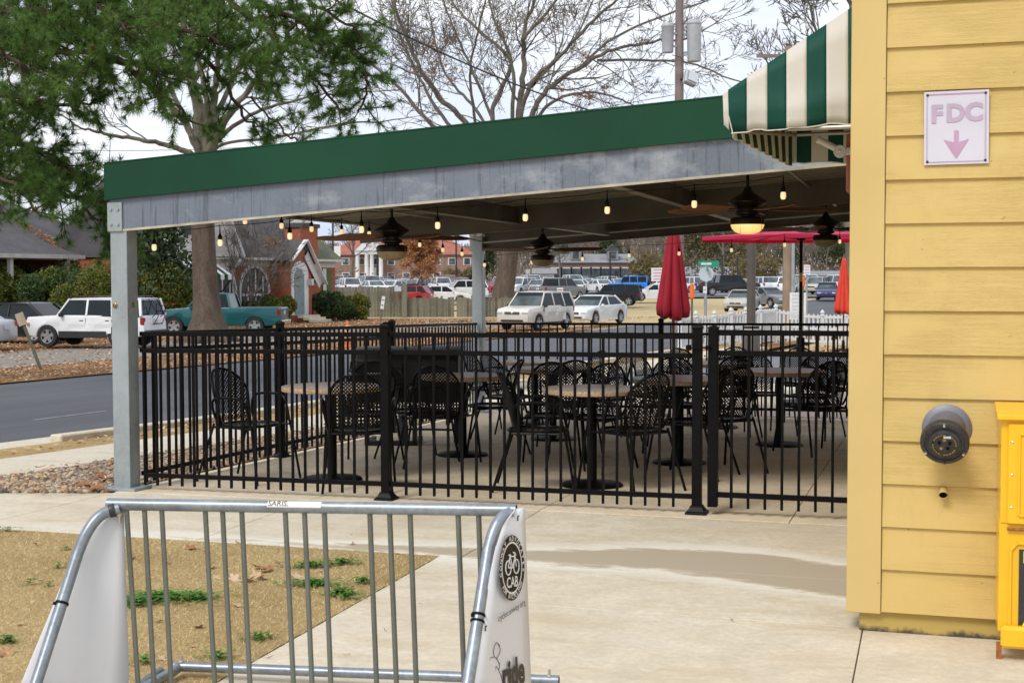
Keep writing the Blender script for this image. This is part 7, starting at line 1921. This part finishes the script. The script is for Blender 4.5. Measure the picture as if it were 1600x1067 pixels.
# ---- mottled tree in front of the teal pickup
rng = random.Random(9)
Ys_ = 50.0; p = onY(324, Ys_)
syc = thing('mottled_tree', 'thick brown trunk tree with pale mottled limbs standing before the teal pickup', 'tree', p)
tm = TM(); tm.tube([p + Vector((0,0,-.1)), at(325,512,Ys_), at(324,495,Ys_), at(322,460,Ys_), at(319,400,Ys_), at(317,345,Ys_), at(318,290,Ys_), at(319,250,Ys_)], [.95,.74,.56,.47,.43,.42,.41,.40], 20)
rr = random.Random(2)
for k in range(6): a = k*1.05+.3; tm.tube([p + Vector((0,0,.45)), p + Vector((cos(a)*.8, sin(a)*.8, .12)), p + Vector((cos(a)*1.25, sin(a)*1.25, -.08))], [.35,.2,.08], 7)
o = tm.obj('trunk', M['bark'], syc); rebase(syc, o)
tm = TM(); fk = at(319, 255, Ys_)
SL_ = [([(312,190),(300,120),(290,60),(285,0),(280,-60)], .30, 0, 1), ([(330,190),(338,130),(345,60),(350,-10)], .22, 2, 1), ([(345,200),(380,150),(420,100),(470,50),(520,10)], .17, -3, 1), ([(295,200),(262,160),(225,120),(190,90)], .19, 3, 1),
       ([(290,235),(250,222),(200,214),(150,204),(130,200)], .14, -1, 1), ([(350,210),(400,175),(450,160),(490,150)], .11, 2, 1), ([(325,170),(310,80),(325,20),(330,-40)], .16, -2, 1), ([(338,180),(372,110),(392,40),(400,-30)], .15, 3, 1), ([(300,210),(270,140),(240,60),(220,0)], .15, -2, 1),
       ([(350,225),(430,215),(500,200),(560,190)], .07, 1, 1)]
for pl, r0, dy, _ in SL_:
    pts = [fk] + [at(x, y, Ys_ + dy*(i+1)/len(pl)) for i, (x, y) in enumerate(pl)]
    guided(tm, pts, r0, .035, rng, .8, 2.6, 2, .10, None, .012, .4, .3, (3,5), .6)
o = tm.obj('crown', M['syc'], syc, smooth=False); rebase(syc, o)
# ---- the pine whose boughs reach in from the upper left
rng = random.Random(12)
Yp_ = 27.5; p = onY(-250, Yp_)
pine = thing('pine_tree', 'large green pine whose long needled boughs reach in from the upper left', 'tree', p)
tm = TM(); hp_ = 17.0
tm.tube([p + Vector((0,0,-.2)), p + Vector((0,0,.6)), p + Vector((.05,0,6)), p + Vector((.1,.1,12)), p + Vector((.1,.1,hp_))], [.50,.40,.34,.24,.05], 14); o = tm.obj('trunk', M['pinebark'], pine); rebase(pine, o)
tm = TM(); tufts = []
PB = [([(-250,-60,27.5),(-60,0,26),(80,20,24.5),(220,30,23.5),(330,60,23),(410,95,23)], .11, 1.2), ([(-250,30,27.5),(-60,60,25.5),(60,75,23.5),(170,85,22.5),(250,110,22)], .10, 1.25),
      ([(-250,-190,27.5),(0,-120,27),(200,-60,26),(370,-10,25.5),(500,50,25.5),(570,110,25.5)], .12, 1.25), ([(330,-20,25.5),(420,50,25),(480,110,25),(530,170,25)], .06, 1.05), ([(370,-10,25.5),(480,0,25),(560,50,25)], .05, .9),
      ([(260,40,23.5),(330,105,24),(370,160,24.2),(400,205,24.4)], .055, .55), ([(-250,180,27.5),(-80,195,26.5),(0,215,25.5),(60,235,25),(110,270,24.5)], .10, 1.25), ([(-250,250,27.5),(-60,270,26),(20,290,25),(90,300,24.5),(165,320,24.5),(185,345,24.5)], .09, 1.1),
      ([(-250,100,27.5),(-60,130,26),(30,150,25),(100,165,24.5),(145,160,24.5)], .08, .7), ([(-250,-100,27.5),(-40,-60,27),(100,-30,26),(230,0,26),(300,15,26)], .10, 1.3), ([(-250,0,27.5),(-50,40,27),(80,50,26),(180,40,25.5)], .09, 1.2),
      ([(180,90,22.6),(250,140,23),(300,190,23.5)], .05, .35), ([(-250,150,28),(-80,170,27.5),(10,200,27),(40,250,27)], .09, 1.1), ([(-40,-100,24),(60,-60,23),(150,0,22.5),(200,50,22)], .08, 1.2), ([(-250,-10,24),(-100,30,22.5),(0,80,21.5),(60,110,21)], .08, 1.2),
      ([(120,90,22.6),(90,120,22.5),(60,140,22.3)], .04, .8), ([(340,50,23.2),(300,100,23.5),(250,150,23.7)], .03, .5), ([(100,290,24.5),(140,330,24.4),(170,350,24.4)], .03, .9), ([(-250,220,24),(-80,240,23.5),(10,280,23),(60,330,23)], .06, .9),
      ([(560,100,25.5),(575,140,25.5),(560,175,25.5)], .03, .9), ([(470,20,25.4),(440,70,25.2),(430,120,25)], .03, .8), ([(395,150,24.6),(440,200,24.6),(470,220,24.6)], .02, .3)]
def twig_tufts(a, d, L, rng, dens):
    pts = [a]; dd = d.normalized()
    for i in range(5): dd = (dd + randdir(rng)*.22 + Vector((0,0,.05))).normalized(); pts.append(pts[-1] + dd*L/5)
    tm.tube(pts, [.016,.014,.012,.010,.008,.007], 4)
    for i in range(2, 6):
        if rng.random() < dens: tufts.append((pts[i], (pts[i]-pts[i-1]).normalized()))
    tufts.append((pts[-1], dd))
    for k in range(rng.randint(2,4)):
        i = rng.randint(1,4); s_ = randdir(rng); q = [pts[i], pts[i] + (dd*.6+s_*.6)*L*.22, pts[i] + (dd*.8+s_*.8+Vector((0,0,.2)))*L*.38]
        tm.tube(q, [.010,.008,.006], 3); tufts.append((q[-1], (q[-1]-q[1]).normalized()))
        if rng.random() < dens: tufts.append((q[1], (q[-1]-q[1]).normalized()))
for pl, r0, den in PB:
    P_ = [at(*q) for q in pl]; out = []
    for i in range(len(P_)-1):
        a, b, c, d = P_[max(i-1,0)], P_[i], P_[i+1], P_[min(i+2, len(P_)-1)]
        for k in range(6):
            t = k/6; out.append(.5*((2*b) + (c-a)*t + (2*a-5*b+4*c-d)*t*t + (3*b-a-3*c+d)*t**3) + randdir(rng)*.05)
    out.append(P_[-1]); N = len(out); tm.tube(out, [r0 + (.018-r0)*i/(N-1) for i in range(N)], 7)
    tot = sum((out[i+1]-out[i]).length for i in range(N-1)); nb = int(tot*7.2*den)
    for k in range(nb):
        f = .12 + .88*(k+rng.random())/nb; i = min(int(f*(N-1)), N-2); t = (out[i+1]-out[i]).normalized()
        s_ = randdir(rng); s_ -= t*s_.dot(t); s_.normalize(); s_.z *= .75
        twig_tufts(out[i], t*rng.uniform(.2,.9)+s_, rng.uniform(.45, 1.15)*(1.1-.35*f), rng, .75)
    twig_tufts(out[-1], out[-1]-out[-2], .6, rng, .9)
o = tm.obj('bough', M['pinebark'], pine, smooth=False); rebase(pine, o)
print('tufts', len(tufts))
vs, fs = [], []; cones = []
for q, d in tufts:
    if rng.random() < .006: cones.append((q, d))
    L = rng.uniform(.13, .20)
    for k in range(46):
        s_ = (randdir(rng)*1.0 + d*.55); s_.normalize(); w = s_.cross(randdir(rng))
        if w.length < 1e-4: continue
        w = w.normalized()*.0050; e = q + s_*L*rng.uniform(.75,1.05) + Vector((0,0,-.010)); st2 = q - d*rng.uniform(0,.06); o_ = len(vs)
        vs += [tuple(st2-w), tuple(st2+w), tuple(e)]; fs.append((o_,o_+1,o_+2))
o = mesh_obj('needles', vs, fs, M['needle'], pine); rebase(pine, o)
M['cone'] = simple('pine_cone_scale', (.10,.035,.02), .8, 0, .3, 30)
cme = None
for q, d in cones:
    if cme is None: m = MB(); m.lathe([(.0,-.05),(.03,-.035),(.037,-.01),(.03,.02),(.012,.05),(0,.055)], 9); o = m.build('pine_cone', M['cone'], pine, smooth=True); cme = o.data
    else: o = part('pine_cone', cme, pine)
    o.location = q - p; o.rotation_euler = (rng.uniform(0,2), rng.uniform(0,2), 0)
# ---- generic bare trees (templates, then copies)
def bare_template(seed, H, r, mat, depth=4, up=.16, L=None, leafy=None, leaf_n=0, spread=.5):
    rg_ = random.Random(seed); root = thing('bare_tree', '', 'tree')
    tm = TM(); hh_ = H*.35; pts = [Vector((0,0,-.1)), Vector((0,0,H*.04)), Vector((rg_.uniform(-.2,.2),rg_.uniform(-.2,.2),H*.2)), Vector((rg_.uniform(-.4,.4),rg_.uniform(-.4,.4),hh_)), Vector((rg_.uniform(-.6,.6),rg_.uniform(-.6,.6),H*.62)), Vector((rg_.uniform(-.8,.8),rg_.uniform(-.8,.8),H*.92))]
    tm.tube(pts, [r*1.35, r, r*.85, r*.7, r*.4, r*.08], 9); tm.obj('trunk', mat, root)
    tm = TM(); tips = []
    nb = 11
    for k in range(nb):
        f = .30 + .65*k/nb; z = H*f; i = 3 if z < H*.62 else 4; a_, b_ = (pts[i], pts[i+1]) if i+1 < len(pts) else (pts[4], pts[5])
        tt = max(0, min(1, (z-a_.z)/max(.01, b_.z-a_.z))); q = a_.lerp(b_, tt); an = k*2.4 + rg_.uniform(-.4,.4)
        grow(tm, q, Vector((cos(an)*spread*1.6, sin(an)*spread*1.6, 1.0)), H*.30*(1.15-.6*f), r*.42*(1.1-.6*f), depth-1, rg_, up, .2, (3,5), max(.014, H*.0011), tips, .64)
    tm.obj('crown', mat, root, smooth=False)
    if leafy:
        lv = []
        for tp, d in tips:
            for k in range(leaf_n): lv.append(tp + randdir(rg_)*rg_.uniform(0, H*.035))
        leafquads('leaves', lv, leafy, root, rg_, H*.009, H*.018)
    return root
def evergreen_template(seed, H):
    rg_ = random.Random(seed); root = thing('evergreen_tree', '', 'tree'); tm = TM(); tm.tube([Vector((0,0,-.1)), Vector((0,0,H*.5)), Vector((.1,.1,H))], [.22,.15,.03], 8); tm.obj('trunk', M['pinebark'], root)
    lv = []; bl = []
    for k in range(34):
        f = .25 + .72*k/34; R_ = H*.26*(1.15-f)*rg_.uniform(.6,1.2); a = k*2.4; c = Vector((cos(a)*R_*.6, sin(a)*R_*.6, H*f)); 
        for j in range(190): lv.append(c + Vector((rg_.gauss(0,1)*R_*.38, rg_.gauss(0,1)*R_*.38, rg_.gauss(0,1)*H*.022)))
    leafquads('crown', lv, M['needle2'], root, rg_, .12, .26); return root
def clone(tpl, loc, rz, sc, label, group, used):
    o = tpl[0] if not used.get(id(tpl)) else copy_snap(tpl); used[id(tpl)] = True
    o.location = loc; o.rotation_euler = (0,0,rz); o.scale = (sc,sc,sc); tag(o, label, 'tree', group); return o
used = {}
BT = [snapshot(bare_template(31, 15, .26, M['woodbark'], 4)), snapshot(bare_template(32, 17, .30, M['woodbark'], 4, spread=.65)), snapshot(bare_template(33, 14, .2, M['woodbark'], 4, .2, spread=.35))]
ET = [snapshot(evergreen_template(41, 15)), snapshot(evergreen_template(42, 12))]
rw = random.Random(77)
rowname = ['front', 'middle', 'rear']
tens = [a + b for a in ('thirty ', 'forty ', 'fifty ', 'sixty ') for b in ordn[:9] + ['tenth']]
for ri, Y in enumerate((250, 272, 300)):
    k = 0; x = -175 + ri*4
    while x < 210:
        px = x/Y*F + 800
        lowz = px < 735
        ev = rw.random() < (.22 if not lowz else .10)
        T_ = rw.choice(ET if ev else BT); sc = rw.uniform(.75, 1.15)*(1.0 if not lowz else .60)
        if not (500 < px < 745 and ri == 0):
            clone(T_, Vector((x + rw.uniform(-1,1), Y + rw.uniform(-6,6), terr(x,Y)-.1)), rw.uniform(0,6.28), sc,
                  '%s tree in the %s row of the far woods, %s from the left' % ('dark evergreen' if ev else 'bare grey', rowname[ri], ordn[k] if k < 30 else tens[k-30]), 'trees of the far woods', used); k += 1
        x += rw.uniform(6.0, 9.5)
# undergrowth and the mass of the woods behind
vs, fs = [], []
for i in range(160000):
    Y = rw.uniform(305, 345); x = rw.uniform(-260, 290); px = x/Y*F+800
    hmax = (8 if px < 735 else 17) + 2.5*sin(x*.21) + 2*sin(x*.57+1)
    z = hmax*rw.random()**.8; c = Vector((x, Y, terr(x,Y)+z)); u = Vector((rw.uniform(-.5,.5), 0, 1)).normalized()*rw.uniform(.5,1.4); w = Vector((rw.uniform(.05,.16), rw.uniform(-.1,.1), 0)); o_ = len(vs)
    vs += [tuple(c-u-w), tuple(c-u+w), tuple(c+u*.9+w*.4), tuple(c+u-w*.4)]; fs.append((o_,o_+1,o_+2,o_+3))
tag(mesh_obj('far_woods', vs, fs, M['scrub']), 'brown grey mass of bare winter woods behind the car park', 'woods', kind='stuff')
vs, fs = [], []
for i in range(26000):
    Y = rw.uniform(246, 330); x = rw.uniform(-230, 250); hmax = 3.4 + 1.6*sin(x*.33+Y*.1)
    c = Vector((x, Y, terr(x,Y)+hmax*rw.random())); u = randdir(rw)*rw.uniform(.25,.7); w = randdir(rw).cross(u).normalized()*.16; o_ = len(vs)
    vs += [tuple(c-u), tuple(c+w), tuple(c+u), tuple(c-w)]; fs.append((o_,o_+1,o_+2,o_+3))
tag(mesh_obj('undergrowth', vs, fs, M['scrub']), 'tangled brown undergrowth below the far woods', 'undergrowth', kind='stuff')
# single trees of note
T1 = snapshot(bare_template(51, 20, .38, M['twig'], 5, .14, spread=.75))
o = T1[0]; o.location = onY(1330, 74); o.rotation_euler = (0,0,1); tag(o, 'bare tree whose twigs show above the striped awning at the upper right', 'tree')
o = copy_snap(T1); o.location = onY(1128, 176); o.rotation_euler = (0,0,2.6); o.scale = (.7,)*3; tag(o, 'spreading bare tree beyond the grey roofed hall, left of the brown lamp post', 'tree')
o = copy_snap(T1); o.location = onY(550, 196); o.rotation_euler = (0,0,4); o.scale = (.62,)*3; tag(o, 'bare tree in front of the brick mansion, right of the mossy roof', 'tree')
o = copy_snap(T1); o.location = onY(875, 190); o.rotation_euler = (0,0,5.5); o.scale = (.42,)*3; tag(o, 'small bare tree in the car park before the brick apartments', 'tree')
o = copy_snap(T1); o.location = onY(-420, 84); o.rotation_euler = (0,0,5.5); tag(o, 'bare tree behind the hip roofed house, outside the left edge', 'tree')
# young tree with orange leaves
yt = thing('young_oak', 'slender young tree full of orange brown leaves behind the wooden fence', 'tree', onY(658, 113)); rg_ = random.Random(61)
hY = at(658, 372, 113).z - yt.location.z
tm = TM(); tm.tube([Vector((0,0,-.1)), Vector((0,0,hY*.4)), Vector((.1,0,hY*.97))], [.16,.12,.03], 8); tm.obj('trunk', M['twig'], yt)
tm = TM(); tips = []
for k in range(26):
    f = .30 + .68*k/26; a = k*2.4; grow(tm, Vector((0,0,hY*f)), Vector((cos(a),sin(a),.9)), 1.5*(1.2-.5*f), .045, 2, rg_, .1, .2, (3,4), .014, tips)
tm.obj('branch', M['twig'], yt, smooth=False)
lv = [tp + randdir(rg_)*rg_.uniform(0,.38) for tp, d in tips for k in range(9)]
leafquads('leaves', lv, M['oakleaf'], yt, rg_, .08, .16)
# crepe myrtle, multi stemmed, before the cottage
cm = thing('multi_stem_tree', 'thin many stemmed bare tree in front of the cottage arched window', 'tree', onY(385, 70.5)); rg_ = random.Random(63); tm = TM()
for k in range(9): a = k*.75; grow(tm, Vector((cos(a)*.15, sin(a)*.15, -.05)), Vector((cos(a)*.33, sin(a)*.33, 1)), 3.2, .055, 4, rg_, .15, .14, (3,4), .012, None, .66)
tm.obj('stem', M['twig'], cm, smooth=False)
# shrubs
def shrub(name, label, px, Y, w, h, mat, seed, n=2600, s=(.05,.11), px2=None, d=None):
    rg_ = random.Random(seed); p = onY(px, Y); o = thing(name, label, 'shrub', p); lv = []
    blobs = [(rg_.uniform(-w/2,w/2)*.8, rg_.uniform(-.5,.5)*(d or w*.5), h*rg_.uniform(.25,.8), rg_.uniform(.3,.55)*min(h,w)*.62) for _ in range(int(7 + w*2.2))]
    for i in range(n):
        bx, by, bz, br = rg_.choice(blobs); q = randdir(rg_)*br*rg_.uniform(.55,1.08)**.6; c = Vector((bx,by,bz)) + Vector((q.x, q.y, q.z*1.1))
        if c.z > 0: lv.append(c)
    leafquads('foliage', lv, mat, o, rg_, *s)
    tm = TM()
    for k in range(14):
        b_ = rg_.choice(blobs); tm.tube([Vector((b_[0]*.4,b_[1]*.4,-.05)), Vector((b_[0]*.8,b_[1]*.8,b_[2]*.6)), Vector((b_[0],b_[1],b_[2]+b_[3]*.6))], [.04,.028,.012], 4)
    tm.obj('stem', M['twig'], o, smooth=False); return o
SH = [(-40,64,4.5,2.7,'shrub','yellow green shrub beyond the silver sedan at the left edge',9000), (190,64,4.0,3.4,'shrub','tall thin leaved shrub behind the galvanised post, in front of the low brick house',8000), (75,66,4.5,3.3,'shrub','tallest yellow green shrub below the gutter of the hip roofed house',9000), (35,63,4.5,2.8,'shrub','tall yellow green shrub behind the black sedan',10000), (100,62,4.0,2.7,'shrubdark','darker green shrub behind the white boxy SUV bonnet',7000),
      (150,61,3.6,2.5,'shrub','loose green shrub directly behind the white boxy SUV roof',8000), (235,61,3.2,3.0,'shrub','tall yellow green shrub right of the galvanised post',9500), (275,62.5,2.6,2.6,'shrub','yellow green shrub beside the white side wall of the cottage',6000),
      (397,71,2.2,1.15,'shrubdark','dark clipped shrub below the cottage arched window',4500), (432,71.5,1.6,1.5,'shrub','olive green shrub left of the cottage door',4500), (514,76.5,2.0,1.45,'shrubdark','green shrub right of the cottage steps',5500), (547,79.5,2.0,1.45,'shrub','olive shrub at the start of the wooden fence',4500), (531,78.5,1.7,1.4,'shrubdark','small dark shrub between two bushes near the wooden fence',3500)]
for i, (px, Y, w, h, mt, lab, n) in enumerate(SH): shrub('shrub', lab, px, Y, w, h, M[mt], 100+i, int(n*1.5), (.045,.10))
for i, (px, Y, w, h, lab) in enumerate([(1183,190,7,4.5,'russet and olive bush right of the brown lamp post, before the far woods'), (1016,190,6,5.5,'pinkish brown bush left of the closed crimson umbrella, before the woods'), (720,200,5,3,'russet bush right of the young orange tree')]):
    shrub('bush', lab, px, Y, w, h, leafmat('russet_bush_leaves_%s' % 'abc'[i], (.20,.12,.06), (.30,.20,.11), (.16,.16,.06), .4), 300+i, 2600, (.12,.28))
o = shrub('olive_tree_crown', 'olive green leafy tree above the grey roofed hall', 1125, 205, 15, 13, leafmat('olive_leaves', (.10,.10,.03), (.18,.16,.06), (.13,.10,.05), .2), 400, 9000, (.14,.30)); o['category'] = 'tree'; o.name = 'olive_tree'
# vines of the pine's neighbour: evergreen behind the cottage left
o = copy_snap(ET[1]); o.location = onY(252, 61); o.scale = (.62,)*3; tag(o, 'small dark evergreen between the galvanised post and the mottled tree trunk', 'tree')
# leaf pile patches on roofs
lv = [Vector((hx(428)+RND.gauss(0,.35), -.2+RND.random()*.9, eh+.25+RND.random()*1.0)) for _ in range(220)]
leafquads('roof_leaves', [v_ for v_ in lv], M['oakleaf'], hs, RND, .05, .11)
lv = []
for _ in range(220):
    k = RND.random(); lv.append(Vector((lx(97)+.3+RND.random()*(1.5-.9*k), -.0 + 3.2*k, el+.14+ (3.2*k)*((lz(150,322)+.9-el)/6.6))))
leafquads('roof_leaves', lv, M['oakleaf'], lh, RND, .05, .11)
